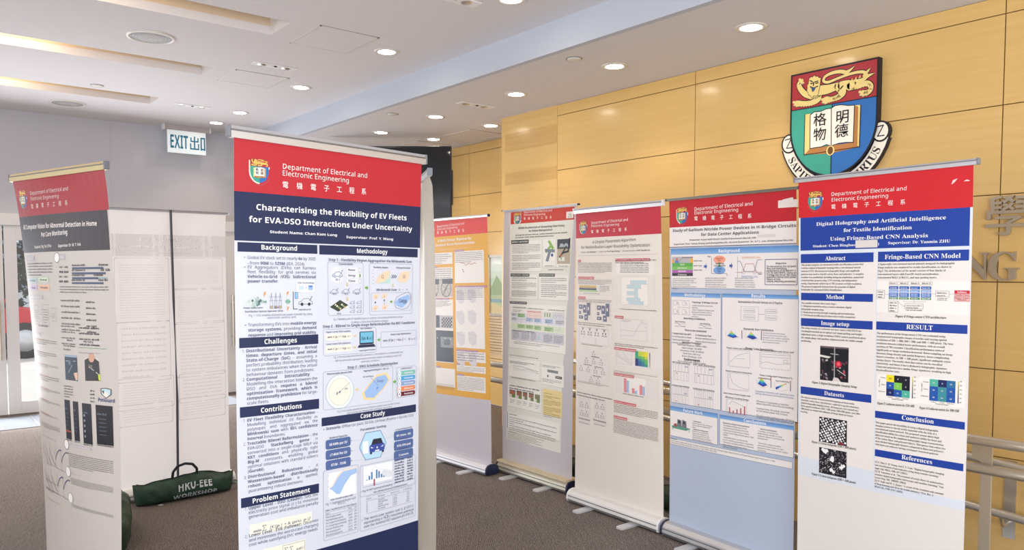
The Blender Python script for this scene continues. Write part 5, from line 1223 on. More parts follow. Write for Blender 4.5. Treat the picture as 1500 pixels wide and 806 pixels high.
for X in (.08, .68):
    for Y in (.12, .58):
        D.frame(gx(X), gy(Y), gx(X + .32), gy(Y + .3), '#6d6d7c', .0012, .006)
        for j in range(5): D.line([(gx(X + .04 + j * .055), gy(Y + .12)), (gx(X + .07 + j * .055), gy(Y + .2))], '#4a4a58', .0024)
D.ct(.63, .7387, .0155, 'Dynamic Ron Validation', TH, 'B'); D.ct(.635, .8434, .0155, 'Power Loss Sensitivity', TH, 'B')
def surf3d(p, q, k=0):
    global a, b
    a, b = p, q
    if k == 0:
        base = [(.0, .72), (.45, .5), (1, .78), (.55, 1.0)]; pk = (.38, .0)
    else:
        base = [(.0, .75), (.3, .42), (1, .0), (.62, .9)]; pk = (.9, .0)
    bands = ['#243f9c', '#2f66c8', '#35a9c4', '#8fcf6c', '#e9c53c', '#d9402c']
    for i in range(6):
        t0 = i / 6
        Q = [(x + (pk[0] - x) * t0, y + (pk[1] - y) * t0) for x, y in base] if k == 0 else None
        if k == 0: D.poly([(gx(X), gy(Y)) for X, Y in Q], bands[i], 2 + .1 * i)
        else: D.poly([(gx(t0), gy(.75 - .55 * t0)), (gx(t0 + .17), gy(.75 - .55 * (t0 + .17))), (gx(min(t0 + .1, .98) * .9 + .1), gy(.95 - .75 * t0)), (gx(max(t0 * .9, 0) + .03), gy(.98 - .72 * t0))], bands[i], 2)
    D.grad(gx(1.3), gy(-.1), gx(1.36), gy(1), '#b03030', '#2a3f90', 7, 2); D.line([(gx(-.1), gy(.2)), (gx(-.06), gy(.75)), (gx(.5), gy(1.12)), (gx(1.1), gy(.85))], GR, .0008)
surf3d((.427, .7473), (.502, .7883)); surf3d((.556, .7449), (.626, .7889)); surf3d((.627, .986), (.689, 1.0385)); surf3d((.737, .9951), (.802, 1.0457), 1)
D.para(.657, .7521, .843, .8014, ['Simulated dynamic Ron shows', 'minimal variation from the static', 'datasheet value (126mΩ), validating', "the test circuit's accuracy for high-", 'power characterisation.'], '#4a5a80', 'R', None, False, .95)
def plot(p, q, t, curves, sz=.0115, dx=.0):
    global a, b
    a, b = p, q; D.ct(gx(.5) + dx, gy(-.06), sz, t, TH, 'B'); D.frame(*a, *b, GR, .001)
    for c in curves: D.line([(gx(X), gy(Y)) for X, Y in c], '#77737c', .0013)
    for k in range(9): D.line([(gx(.06 + k * .11), gy(1.02)), (gx(.06 + k * .11), gy(1.06))], TH, .0014); D.line([(gx(-.06), gy(.06 + k * .11)), (gx(-.03), gy(.06 + k * .11))], TH, .0014)
plot((.443, .8536), (.579, .944), 'Power Losses over Dead-Time', ([(.03, .75), (.15, .65), (.3, .42), (.45, .3), (.65, .2), (.95, .1)], [(.35, .5), (.75, .5)]))
plot((.648, .8516), (.821, .937), 'Power Losses & Rdsn over Driver Voff', ([(.03, .14), (1, .1)], [(0, .72), (.2, .6), (.4, .66), (.6, .7), (.8, .64), (1, .6)], [(0, .3), (1, .26)], [(.78, .4), (.92, .4), (.92, .56), (.78, .56), (.78, .4)]), .0115)
plot((.44, .9827), (.573, 1.0714), 'Power Losses over Inductance', ([(.08, .05), (.1, .3), (.2, .6), (.4, .78), (.7, .88), (.98, .92)],))
D.ct(.737, .9809, .0115, 'Power Losses over Frequency & Tj', TH, 'B'); D.ct(.67, .9969, .0105, 'Soft Switching', TH, 'B'); D.ct(.778, 1.0019, .0105, 'Hard Switching', TH, 'B')
plot((.431, 1.1297), (.561, 1.2077), 'Efficiency & Cooling Energy', ([(.1, .4), (.25, .12), (.5, .22), (.75, .36), (.98, .44)],)); D.ct(.495, 1.103, .0115, 'Data Center Power Supply Unit', TH, 'B')
for k, h in enumerate((.42, .22, .34, .46, .62)): D.rect(gx(.1 + k * .19), gy(1 - h), gx(.16 + k * .19), gy(1), '#c0606a', 3)
D.para(.615, 1.0703, .846, 1.0833, ['Frequency dominates soft-switching losses', 'Voltage dominates hard-switching losses'], '#4a6aa0', 'R', .0125, False, .95)
D.para(.615, 1.1245, .847, 1.215, ['- Efficiency n: Calculated as Vout/Vin', '  where Pout=90% (hard-/Partial-shading)', '', '- Cooling Power (Pcooling): Assumed', '  at 0.5% device power loss (Palace)', '', '- The data center achieves peak efficiency', '  of 98.0% using 1MHz soft-switching GaN'], TH, 'R', .0125, False, .95)
D.end()
D.part('conclusion_text')
a, b = (.014, 1.2923), (.168, 1.3558); D.poly([(gx(0), gy(.75)), (gx(.35), gy(.6)), (gx(1), gy(.75)), (gx(.75), gy(1)), (gx(.05), gy(.95))], '#5f9a86', 2); 
for X in (.3, .55): D.poly([(gx(X), gy(.65)), (gx(X + .02), gy(.02)), (gx(X + .22), gy(.12)), (gx(X + .24), gy(.8))], '#74777e', 3); D.rect(gx(X + .06), gy(.15), gx(X + .16), gy(.4), '#33363c', 4)
D.poly([(gx(.12), gy(.55)), (gx(.28), gy(.45)), (gx(.3), gy(.75)), (gx(.14), gy(.8))], '#a0504a', 3.5); D.line([(gx(.05), gy(.95)), (gx(.05), gy(1.1))], '#4f8070', .003); D.line([(gx(.92), gy(.85)), (gx(.92), gy(1.08))], '#4f8070', .003)
D.para(.18, 1.2925, .357, 1.3979, ['   *Experiments*', 'Measure dynamic Ron and device', 'losses using the designed test', 'board', '   *Application Integration*', 'Based on the experimental', 'setup results, propose an in-', 'verter-circuit device life cycle', 'saving model-integrated (PMIC)', 'using IoT data center applications'], TH, 'R', None, False, 1)
D.para(.402, 1.272, .608, 1.4071, ['*Summary of Work Accomplished*', '- Designed H-Bridge test Circuit', '- Characterised Dynamic Ron and', 'Switching Loss (Parametric Power)', '- Losses in the High-efficient power GaN', 'HEMTs', '- Analysed Power Loss Sensitivity', 'across switching parameters: dead-time,', 'inductance, including switching frequency,', 'input voltage, inductance, driver', 'and time of off-Voff'], TH, 'R', None, False, 1)
D.para(.63, 1.2717, .837, 1.3883, ['      *Works and Impacts*', '- Provides a characterised', 'methodology suitable for both', 'academic research and industrial', 'development', '', '- Sensitivity analysis provides', 'accessible power losses for next-', 'generation data centre power supply', 'unit design'], TH, 'R', None, False, 1)
D.end()
# ---------------------------------------------------------------- white poster with a red band
S = Stand('G', 3.647, 3.384, -91.3, -3.1, -.027, -.025, (-.0056, .0108), 'white poster stand with a plain red band about a chiplet placement algorithm', fabric('#ece6e0'), base=mat('#e2dfdd', .35, .2), caps=M_WHITEP, bow=.012, rail_h=.032, rail=mat('#dadadd', .3, .8))
D = S.d
RB = '#c94650'; TG = '#4a464c'; FG = '#dcd4d0'
D.part('header_band'); D.rect(0, 0, .8, .1711, '#c02a3c'); dept(D, (.161, .0809), (.519, .0786), (.161, .1019), (.437, .1042), (.161, .141), (.509, .1404)); D.end()
D.part('crest_emblem'); a, b = (.044, .0562), (.116, .0556); crest(D, a[0], a[1], b[0] - a[0]); D.end()
D.part('title_lettering')
a, b = (.175, .2123), (.588, .2076); D.tx(*a, b[0], 'A Chiplet Placement Algorithm', TG, 'R', .026, v1=b[1] - a[1]); a, b = (.056, .244), (.709, .2449); D.tx(*a, b[0], 'for Redistribution Layer Routability Optimization', TG, 'R', .026, v1=b[1] - a[1])
D.end(); D.part('author_lettering'); a, b = (.056, .2721), (.706, .2718); D.tx(*a, b[0], 'Student: *Sun Wangyan*   •   Supervisor: *Prof. Ngai Wong*   •   Second Examiner: *Prof. Hayden So*', TG, 'R', .0125, v1=b[1] - a[1]); D.line([(.02, .2921), (.763, .2929)], '#a49c9a', .0015)
D.end()
for a, t in (((.02, .3202), 'Aim'), ((.021, .4357), 'Background & Problem'), ((.022, .5722), 'Objective'), ((.401, .318), 'Tree-Flexibility & Placement Results'), ((.394, .685), 'Evolution'), ((.39, .89), 'Global Layout Placement'), ((.386, 1.0581), 'Wirelength Comparison'), ((.385, 1.2371), 'Discussion & Conclusion'), ((.382, 1.3382), 'Key References')):
    D.part('section_label'); w_ = len(t) * .0082 + .008; D.rect(a[0], a[1] - .001, a[0] + w_, a[1] + .0165, RB, 2); D.tx(a[0] + .004, a[1] + .0125, a[0] + w_ - .004, t, '#f4e6e4', 'B', .0135)
D.end()
D.part('text_column')
s1 = .369; s2 = .762; s3 = .382
for p, q, n, sd in (((.021, .3443), (.021, .4075), 9, 1), ((.021, .4588), (.021, .4849), 4, 2), ((.022, .5913), (.022, .6074), 3, 3), ((.023, .752), (.023, .766), 2, 4), ((.015, 1.239), (.015, 1.2581), 2, 9)): D.greek(*p, s1, q[1], n, TG, sd, .5 if n > 4 else .45, .8)
for p, q, n, sd in (((.401, .331), (.401, .345), 2, 5), ((.393, .868), (.393, .879), 2, 6), ((.385, 1.2641), (.385, 1.3131), 6, 7), ((.382, 1.3612), (.382, 1.4492), 12, 8)): D.greek(*p, s2, q[1], n, TG, sd, .5, .7)
D.end()
D.part('layer_figure'); a, b = (.036, .4939), (.237, .534); D.rect(gx(-.03), gy(-.5), gx(1.7), gy(1.7), '#e4ddd6', .8); D.rect(gx(0), gy(0), gx(.9), gy(.3), '#cfb263', 2); D.rect(gx(0), gy(.3), gx(.9), gy(.5), '#b09a8a', 2); D.rect(gx(0), gy(.5), gx(.9), gy(.75), '#3a3a68', 2); D.rect(gx(0), gy(.75), gx(.96), gy(1.05), '#a9c78c', 2); D.greek(gx(1.06), gy(.1), gx(1.55), gy(.95), 5, TG, 12, .4, .6); D.greek(gx(.2), gy(1.4), gx(1.1), gy(1.4), 1, TG, 4, .4, 1); D.end()
D.part('chiplet_figure')
for p in ((.033, .6264), (.224, .6252)):
    for x, y, w_, h in ((.0, .0, .04, .03), (.045, .0, .035, .055), (.085, -.015, .035, .085), (.0, .045, .022, .02), (.0, .075, .045, .022), (.06, .065, .036, .04)): D.rect(p[0] + x, p[1] + y, p[0] + x + w_, p[1] + y + h, '#6a6c88', 2); D.rect(p[0] + x + w_ * .3, p[1] + y + h * .35, p[0] + x + w_ * .62, p[1] + y + h * .6, '#eeeae6', 3)
    D.line([(p[0] - .01, p[1] + .03), (p[0] - .01, p[1] - .02), (p[0] + .13, p[1] - .02), (p[0] + .13, p[1] + .1)], '#8d8994', .0012)
D.end()
D.part('tree_figure')
def trees(rows, r, colr='#8d878c'):
    for n, c in rows:
        for i in range(n):
            s, v = c[0] + (i - (n - 1) / 2) * c[2], c[1]
            D.disc(s, v - r * 1.4, r * .45, colr, 2, n=8)
            for k in (-1, 1):
                D.line([(s, v - r * 1.2), (s + k * r, v)], colr, .0009); D.disc(s + k * r, v, r * .4, colr, 2, n=8)
                for j in (-.4, .4): D.line([(s + k * r, v), (s + k * r + j * r, v + r * 1.1)], colr, .0009); D.disc(s + k * r + j * r, v + r * 1.2, r * .3, colr, 2, n=6)
a, b = (.037, .781), (.336, .8903); D.rect(gx(-.05), gy(-.05), gx(1.1), gy(1.1), '#e9e2dd', .8); D.frame(gx(0), gy(0), gx(1), gy(1), '#9a949a', .0012, .008)
for k in range(4): trees([(1, (gx(.13 + k * .245), gy(.28), 0))], .014, '#77717c' if k < 3 else '#4a4658'); D.ct(gx(.13 + k * .245), gy(.05), .009, ('Group', 'Packing', 'Routing', 'Improving')[k], TG)
for X, Y in ((.16, .62), (.58, .7), (.58, .9)): D.ring(gx(X), gy(Y), .007, '#8d878c'); 
D.greek(gx(.1), gy(1.08), gx(.9), gy(1.08), 1, TG, 5, .5, .9)
a, b = (.024, .9387), (.341, 1.1624); D.rect(gx(0), gy(0), gx(1), gy(.93), '#e4dcd8', .8)
trees([(1, (gx(.52), gy(.08), .05)), (3, (gx(.52), gy(.3), .075)), (4, (gx(.46), gy(.57), .075)), (2, (gx(.55), gy(.86), .07))], .012, '#aaa2a4')
for X, Y in ((.55, .17), (.3, .44), (.65, .46), (.6, .74)): D.greek(gx(X - .1), gy(Y), gx(X + .16), gy(Y), 1, TG, int(X * 50), .6, 1)
D.greek(gx(0), gy(.97), gx(1), gy(1.0), 2, TG, 15, .45, .8)
for p, t in (((.029, 1.265), 'Leaf perturbation'), ((.187, 1.2517), 'Pivot perturbation')):
    q = (p[0] + .125, p[1] + .185); D.rect(*p, *q, '#e2dad6', .8); trees([(2, ((p[0] + q[0]) / 2, p[1] + .05, .055)), (2, ((p[0] + q[0]) / 2, p[1] + .11, .05))], .012, '#a09a9e'); D.ct((p[0] + q[0]) / 2, p[1] + .152, .0135, t, TG, 'B'); D.greek(p[0] + .01, p[1] + .176, q[0] - .01, p[1] + .176, 1, TG, 3, .4, 1)
D.end()
D.part('results_table'); a, b = (.433, .3431), (.71, .4114)
D.rect(gx(-.1), gy(-.05), gx(1.1), gy(1.05), '#efe9e4', .8)
for k in range(5): D.greek(gx(.05), gy(.15 + .19 * k), gx(.95), gy(.15 + .19 * k), 1, TG, 60 + k, .55, 1)
D.end()
D.part('bar_chart'); a, b = (.458, .4341), (.686, .6097); D.rect(gx(-.2), gy(-.08), gx(1.25), gy(1.12), '#e6dfd9', .8); D.rect(gx(0), gy(0), gx(1), gy(1), '#f1ebe4', 1); D.frame(gx(0), gy(0), gx(1), gy(1), '#b5aeaa', .0008)
for x0, y0, x1, y1 in ((.35, .12, .95, .26), (.22, .28, .75, .42), (.5, .42, .63, .75), (.22, .52, .5, .67), (.2, .76, .72, .88), (.28, .88, .84, 1.0)): D.rect(gx(x0), gy(y0 * .98), gx(x1), gy(y1 * .98), '#c3d5db', 2); D.frame(gx(x0), gy(y0 * .98), gx(x1), gy(y1 * .98), '#97b0ba', .0007)
D.greek(gx(-.05), gy(1.18), gx(1.3), gy(1.18), 1, TG, 8, .5, 1); D.end()
D.part('line_chart'); a, b = (.45, .7019), (.678, .8311); D.rect(gx(-.2), gy(-.06), gx(1.2), gy(1.08), '#e8e1dc', .8); D.frame(*a, *b, '#aaa3a1', .001)
L([(.02, .55), (.3, .56), (.55, .57), (.8, .53), (.98, .52)], '#8f898a', .0012); L([(.02, .82), (.3, .82), (.52, .78), (.6, .5), (.8, .1), (.98, .4)], '#8f898a', .0012); L([(.8, .06), (.98, .2)], '#b98a86', .0012); D.greek(gx(.05), gy(.05), gx(.4), gy(.13), 3, TG, 7, .4, .8); D.end()
D.part('heat_map', 'purple to yellow heat map beside a curve chart'); a, b = (.409, .906), (.55, .9912); D.rect(gx(-.1), gy(-.1), gx(2.7), gy(1.15), '#e6dfdb', .8); D.frame(*a, *b, '#aaa3a1', .001); L([(.02, .4), (.4, .66), (.98, .95)], '#8f898a', .0014); L([(.4, .05), (.7, .6), (.98, .62)], '#a39d9c', .0012); L([(.02, .1), (.3, .5), (.98, .8)], '#a39d9c', .0012)
a, b = (.577, .8973), (.682, .9916)
HM = ['3fa08a c9d04e d2d44a e8dc33', '3fa384 bccf52 d3d648 ecdc30', '46a67a 62b468 78bd5c b8cf50', '3a3a78 3c8a98 52ab74 6cb864', '3b3a78 3d6aa0 3f8a98 62b36c', '3f3a78 40709c 4a7aa0 3fa088']
for j, row in enumerate(HM):
    for i, c in enumerate(row.split()): D.rect(gx(i / 4), gy(j / 6), gx((i + 1) / 4), gy((j + 1) / 6), '#' + c, 2)
D.grad(gx(1.12), gy(.04), gx(1.18), gy(1), '#3a3a6c', '#b9b46a', 8, 2); D.greek(.386, 1.0441, s2, 1.0531, 2, TG, 21, .4, .5); D.end()
D.part('bar_chart'); a, b = (.467, 1.0666), (.669, 1.1741); D.rect(gx(-.3), gy(-.06), gx(1.5), gy(1.1), '#e4dcd8', .8); D.rect(gx(0), gy(0), gx(1), gy(1), '#efe9e4', 1); D.frame(*a, *b, '#aaa3a1', .0008)
for X, h1, h2 in ((.05, .86, .74), (.4, .34, .22), (.72, .6, .54)): D.rect(gx(X), gy(1 - h1), gx(X + .11), gy(.97), '#e08a8c', 2); D.rect(gx(X + .11), gy(1 - h2), gx(X + .22), gy(.97), '#a3bcdc', 2)
D.greek(gx(.0), gy(1.1), gx(1), gy(1.1), 1, TG, 9, .5, .9); D.end()
# ---------------------------------------------------------------- grey poster with a cream print
S = Stand('F', 3.765, 4.325, -90, 1, .029, .044, (-.0057, .0086), 'grey bordered poster stand with a cream print about robot policies and a number sticker', fabric('#cfccd4'), base=mat('#d9d4c4', .35, .5), caps=M_NAVYP, beige=True, bow=-.012, rail_h=.008, rail=mat('#cfccd0', .4, .3))
D = S.d
E0, E1 = .073, .775; CRM = '#ebe7dd'; TF = '#4a4a4e'; DKG = '#2c322e'
D.part('print_ground'); D.poly([(E0, .012), (.78, .0061), (E1, .1028), (.68, 1.2665), (.677, 1.8003 - .006), (.048, 1.7954 + .004), (.067, 1.1083)], '#e6e5da', .5); D.end()
D.part('header_band'); a, b = (.08, .0072), (.779, .1058); D.rect(a[0], .012, b[0], .1041, '#c8402f'); dept(D, (.234, .0271), (.549, .0318), (.234, .0471), (.476, .0544), (.235, .0762), (.546, .0827)); D.end()
D.part('crest_emblem'); a, b = (.125, .0155), (.198, .0149); crest(D, a[0], a[1], b[0] - a[0]); D.end()
D.part('number_sticker', 'white paper sticker with the number 25'); a, b = (.699, .0456), (.772, .0928); D.rect(*a, *b, '#ece6de', 5); D.ct((a[0] + b[0]) / 2, a[1] + .04, .034, '25', '#3a3432', 'R', 6); D.end()
D.part('title_lettering')
a, b = (.172, .145), (.683, .1483); D.tx(*a, b[0], 'BRAM Acceleration of Streaming Flow Policy', TF, 'B', .021, v1=b[1] - a[1]); a, b = (.291, .1715), (.555, .1717); D.tx(*a, b[0], 'for Robot Manipulation', TF, 'B', .021, v1=b[1] - a[1]); D.greek(.14, .196, .713, .214, 2, TF, 3, .5, .75); D.end()
def card(p, q, r_=.007, c_='#f2efe8'): D.rr(p[0] - .003, p[1] + .003, q[0] + .003, q[1] + .004, '#d3cfc6', r_, 1); D.rr(*p, *q, c_, r_, 1.5)
def tagbar(p, q, t): D.rr(*p, *q, DKG, .004, 3); D.tx(p[0] + .008, q[1] - (q[1] - p[1]) * .3, q[0] - .008, t, '#e9e9e2', 'B', (q[1] - p[1]) * .6, 5)
D.part('abstract_section'); card((.083, .2388), (.438, .4691)); tagbar((.091, .2288), (.292, .2586), 'ABSTRACT & MOTIVATION')
for p, q, n in (((.1, .271), (.1, .3291), 6), ((.101, .3502), (.101, .3873), 4), ((.101, .4104), (.102, .4535), 4)): D.greek(*p, .425, q[1], n, TF, n + 5, .42, .6)
D.end()
D.part('robot_figure', 'green and grey T shaped blocks beside a robot arm photo'); card((.453, .2352), (.593, .4394)); card((.6, .2347), (.749, .4397))
a, b = (.468, .2412), (.582, .3974)
D.poly([(gx(.3), gy(.05)), (gx(.5), gy(.0)), (gx(.95), gy(.38)), (gx(.75), gy(.46))], '#8bbd5c', 2); D.poly([(gx(.55), gy(.22)), (gx(.7), gy(.3)), (gx(.2), gy(.62)), (gx(.05), gy(.52))], '#8bbd5c', 2.2); D.poly([(gx(.05), gy(.4)), (gx(1), gy(.44)), (gx(1), gy(.58)), (gx(.05), gy(.54))], '#7b8790', 2.4); D.poly([(gx(.4), gy(.5)), (gx(.65), gy(.52)), (gx(.4), gy(1.0)), (gx(.12), gy(.98))], '#7b8790', 2.6); D.disc(gx(.75), gy(.7), .012, '#2f4f96', 3)
a, b = (.607, .2378), (.745, .4157); D.rect(*a, *b, '#b9ab93', 1.8); D.rect(gx(0), gy(0), gx(1), gy(.34), '#3c3f46', 2); D.rect(gx(.15), gy(.18), gx(.9), gy(.32), '#aab7c2', 2.4); D.rect(gx(0), gy(.34), gx(1), gy(.4), '#5b5750', 2.2); D.line([(gx(.95), gy(.0)), (gx(.85), gy(.5)), (gx(.45), gy(.55)), (gx(.2), gy(.72))], '#1e2126', .014, 3); D.line([(gx(.7), gy(.3)), (gx(.35), gy(.62))], '#25282e', .012, 3); D.disc(gx(.3), gy(.66), .009, '#c9632e', 4); D.rect(gx(.12), gy(.72), gx(.58), gy(.88), '#e9e9e4', 2.6); D.arrow(gx(.33), gy(.78), .022, .02, '#6fb04a', 4, -90)
D.greek(.479, .4332, .575, .4332, 1, TF, 3, .6, 1); D.greek(.626, .4344, .732, .4344, 1, TF, 4, .6, 1); D.greek(.517, .4612, .676, .4612, 1, TF, 5, .7, 1); D.end()
D.part('method_section'); card((.077, .4955), (.396, .68)); card((.412, .497), (.734, .679)); tagbar((.086, .4875), (.304, .5099), 'FORMULATION & BASELINE'); tagbar((.412, .486), (.587, .5082), 'IMPLEMENTATION DETAILS'); D.rr(.095, .6149, .384, .665, '#e6e4da', .004, 2)
for p, q, n, s_ in (((.103, .5246), (.103, .5407), 2, 0), ((.103, .5617), (.103, .5988), 4, 0), ((.104, .6249), (.104, .662), 4, 0), ((.435, .524), (.436, .552), 3, 1), ((.436, .572), (.437, .613), 4, 1), ((.437, .628), (.438, .658), 3, 1)): D.greek(*p, (.383, .714)[s_], q[1], n, TF, n * 3 + s_, .42, .6)
D.end()
D.part('architecture_figure'); card((.075, .7192), (.714, 1.0659)); tagbar((.079, .7031), (.276, .7221), 'SYSTEM ARCHITECTURE')
a, b = (.101, .7422), (.695, 1.0031)
D.tx(gx(.02), gy(.045), gx(.28), 'SYSTEM ARCHITECTURE', TF, 'B', .0125); D.greek(gx(.31), gy(.05), gx(.62), gy(.05), 1, TF, 2, .6, 1); D.greek(gx(.7), gy(.055), gx(1), gy(.055), 1, TF, 3, .6, 1); D.greek(gx(.02), gy(.12), gx(.2), gy(.16), 2, TF, 4, .5, .8)
D.rect(gx(0), gy(.2), gx(1), gy(.48), '#e3e3ea', 1.8); D.rect(gx(0), gy(.5), gx(1), gy(.68), '#dfe8cf', 1.8); D.rect(gx(0), gy(.7), gx(1), gy(1), '#d6d4dc', 1.8); D.frame(gx(0), gy(.7), gx(1), gy(1), '#9a98a4', .001)
D.rect(gx(.3), gy(.1), gx(.57), gy(.36), '#f0d6ce', 2); D.frame(gx(.3), gy(.1), gx(.57), gy(.24), '#cc7a70', .001); D.rect(gx(.58), gy(.1), gx(.76), gy(.28), '#e6e6e0', 2); D.rect(gx(.78), gy(.1), gx(1), gy(.28), '#dcdce2', 2); D.frame(gx(.78), gy(.1), gx(1), gy(.28), '#9a98a4', .001)
D.tx(gx(.31), gy(.14), gx(.56), 'Multi-step reuse', '#c23a30', 'B', .0105)
for k in range(3): D.rect(gx(.63 + k * .045), gy(.13), gx(.65 + k * .045), gy(.25), '#8fae72', 3)
D.line([(gx(.8), gy(.24)), (gx(.83), gy(.16)), (gx(.86), gy(.24)), (gx(.89), gy(.16)), (gx(.92), gy(.24)), (gx(.95), gy(.16)), (gx(.98), gy(.24))], '#6a6a72', .0016)
for x0, x1, y0, y1, c_ in ((.0, .1, .2, .28, '#c9c9d4'), (.12, .26, .2, .31, '#a9cf92'), (0, .1, .33, .41, '#c9c9d4'), (.28, .41, .31, .42, '#b9cde8'), (.44, .57, .31, .42, '#b9cde8'), (.64, .79, .31, .43, '#b9cde8'), (.84, 1, .31, .43, '#cfcfd8'), (.12, .26, .52, .63, '#b5d49c'), (.28, .42, .52, .63, '#b5d49c'), (.44, .57, .52, .64, '#b5d49c'), (.63, .8, .53, .65, '#b5d49c')):
    D.rect(gx(x0), gy(y0), gx(x1), gy(y1), c_, 2.4); D.frame(gx(x0), gy(y0), gx(x1), gy(y1), '#8a8a94', .0008); D.greek(gx(x0 + .015), gy(y0 + (y1 - y0) * .42), gx(x1 - .015), gy(y0 + (y1 - y0) * .8), 2, TF, int(x0 * 77), .5, .8)
for X in (.19, .35, .5, .71): D.line([(gx(X), gy(.42)), (gx(X), gy(.52))], '#6a6a72', .001)
D.line([(gx(.1), gy(.37)), (gx(.28), gy(.37))], '#6a6a72', .001); D.line([(gx(.92), gy(.43)), (gx(.92), gy(.6)), (gx(.82), gy(.6))], '#6a6a72', .001)
D.poly([(gx(.5), gy(.78)), (gx(.55), gy(.82)), (gx(.55), gy(.9)), (gx(.5), gy(.94))], '#b9d4dc', 2.4)
for X, w_ in ((.03, .12), (.2, .15), (.38, .1), (.62, .16), (.81, .17)): D.greek(gx(X), gy(.77), gx(X + w_), gy(.96), 6, TF, int(X * 100), .5, .7)
D.greek(gx(.02), gy(.735), gx(.45), gy(.735), 1, TF, 6, .7, 1); D.greek(gx(.05), gy(1.06), gx(.93), gy(1.11), 2, TF, 7, .4, .6); D.end()
D.part('results_figure'); card((.072, 1.1484), (.43, 1.2938)); tagbar((.076, 1.1243), (.408, 1.127), 'EXPERIMENTAL RESULTS & DESIGN EXPLORATION'); card((.45, 1.1508), (.699, 1.3113))
a, b = (.127, 1.1993), (.417, 1.2369); D.line([(gx(0), gy(0)), (gx(0), gy(1)), (gx(1), gy(1.1))], '#8a8a8e', .001); D.line([(gx(0), gy(.2)), (gx(.3), gy(.2)), (gx(.6), gy(.4)), (gx(1), gy(.7))], '#55555c', .002); D.line([(gx(0), gy(.6)), (gx(.3), gy(.8)), (gx(.6), gy(.6)), (gx(.85), gy(.8)), (gx(1), gy(1.05))], '#8a8a90', .002); D.greek(.085, 1.1764, .369, 1.1874, 2, TF, 11, .6, .7); D.greek(.103, 1.3036, .379, 1.3036, 1, TF, 12, .6, 1)
a, b = (.462, 1.1757), (.68, 1.2765); D.greek(gx(0), gy(-.05), gx(.9), gy(.05), 2, TF, 13, .5, .7); D.rect(gx(.25), gy(.2), gx(.8), gy(.4), '#85898c', 2.4); D.rect(gx(.25), gy(.6), gx(.31), gy(.76), '#2e3032', 2.4); D.rr(gx(.66), gy(.58), gx(1.0), gy(.76), DKG, .003, 2.4); D.greek(gx(.7), gy(.7), gx(.97), gy(.7), 1, '#e9e9e2', 5, .6, 1); D.greek(gx(0), gy(.95), gx(1), gy(1.15), 3, TF, 14, .4, .6); D.end()
D.part('photo_panel'); card((.065, 1.352), (.446, 1.5337)); D.greek(.082, 1.3709, .434, 1.393, 2, TF, 15, .55, .8)
for k, (p, q) in enumerate((((.083, 1.401), (.153, 1.4587)), ((.167, 1.3985), (.229, 1.4592)), ((.239, 1.399), (.294, 1.4577)), ((.309, 1.3976), (.366, 1.4582)), ((.379, 1.3991), (.437, 1.4607)))):
    D.part('result_photo'); a, b = p, q; D.rect(*a, *b, '#8d7765', 2); D.poly([(gx(.1), gy(.15)), (gx(.6), gy(.05)), (gx(.8), gy(.5)), (gx(.3), gy(.55))], ('#c06a3e', '#a3604a', '#a86a50', '#9c6a5a', '#7a8a5a')[k], 2.4); D.poly([(gx(.5), gy(.65)), (gx(.75), gy(.55)), (gx(.95), gy(.9)), (gx(.7), gy(1.0))], '#5f9a3e', 2.6); D.rect(gx(0), gy(0), gx(1), gy(.12), '#4a4a4a', 2.2); D.poly([(gx(0), gy(.6)), (gx(.4), gy(.6)), (gx(.4), gy(1)), (gx(0), gy(1))], '#d8d4cc', 2.5); D.greek(gx(.1), gy(1.35), gx(.95), gy(1.75), 3, TF, k, .4, .7)
D.end()
D.part('notes_panel', 'pale yellow notes panel'); card((.469, 1.3436), (.685, 1.5369), .007, '#eed89a')
for p, q, n in (((.481, 1.3775), (.481, 1.3775), 1), ((.482, 1.3975), (.482, 1.4085), 2), ((.482, 1.4285), (.483, 1.4594), 4), ((.483, 1.4794), (.484, 1.5104), 4), ((.484, 1.5254), (.484, 1.5514), 3)): D.greek(*p, .668, q[1] if n > 1 else q[1] + .001, n, '#7d6a3a', n + 2, .45, .5)
D.end()
D.part('conclusion_section'); card((.063, 1.5797), (.664, 1.7076)); D.rect(.06, 1.5807, .067, 1.71, '#7f8ea6', 3); D.tx(.08, 1.5996, .173, 'CONCLUSION', TF, 'B', .011)
for k in range(8): p = (.085, 1.6226); D.greek(p[0], p[1] + k * .0165, .643, p[1] + k * .0165, 1, TF, 40 + k, .55, (.98, .3, .97, .1, .86, .97, .95, .15)[k])
D.greek(.065, 1.7381, .495, 1.7923, 6, TF, 22, .4, .6, False); D.end()
# ---------------------------------------------------------------- orange poster
S = Stand('E', 3.59, 5.07, -87.3, -2, -.033, -.001, (-.0136, -.0205), 'orange and red poster stand about a sensor pipeline, farthest along the guard rail', fabric('#c9c4ce'), caps=M_NAVYP, base=mat('#dedce0', .35, .5), bow=.01, rail_h=.016)
D = S.d
ORG = '#dfa63c'; PUR = '#a26a9c'; TE = '#66616a'; PW = '#ece6e2'
D.part('print_ground'); D.rect(0, .1339, .8, 1.4477, ORG, .5); D.end()
D.part('header_band'); D.rect(0, 0, .8, .1339, '#d8443f'); dept(D, (.118, .0568), (.508, .0516), (.118, .0797), (.415, .0762), (.118, .1085), (.502, .1086)); D.end()
D.part('crest_emblem'); a, b = (.001, .0422), (.073, .0403); crest(D, a[0], a[1], b[0] - a[0]); D.end()
D.part('title_lettering')
a, b = (.126, .1773), (.6, .1764); D.tx(*a, b[0], 'A Multi-Sensor Pipeline for', WHT, 'B', .029, v1=b[1] - a[1]); a, b = (.096, .2135), (.639, .2103); D.tx(*a, b[0], 'Dynamic Scene Reconstruction', WHT, 'B', .029, v1=b[1] - a[1]); D.greek(.16, .2415, .585, .2495, 2, '#f0dfb8', 3, .5, .8); D.end()
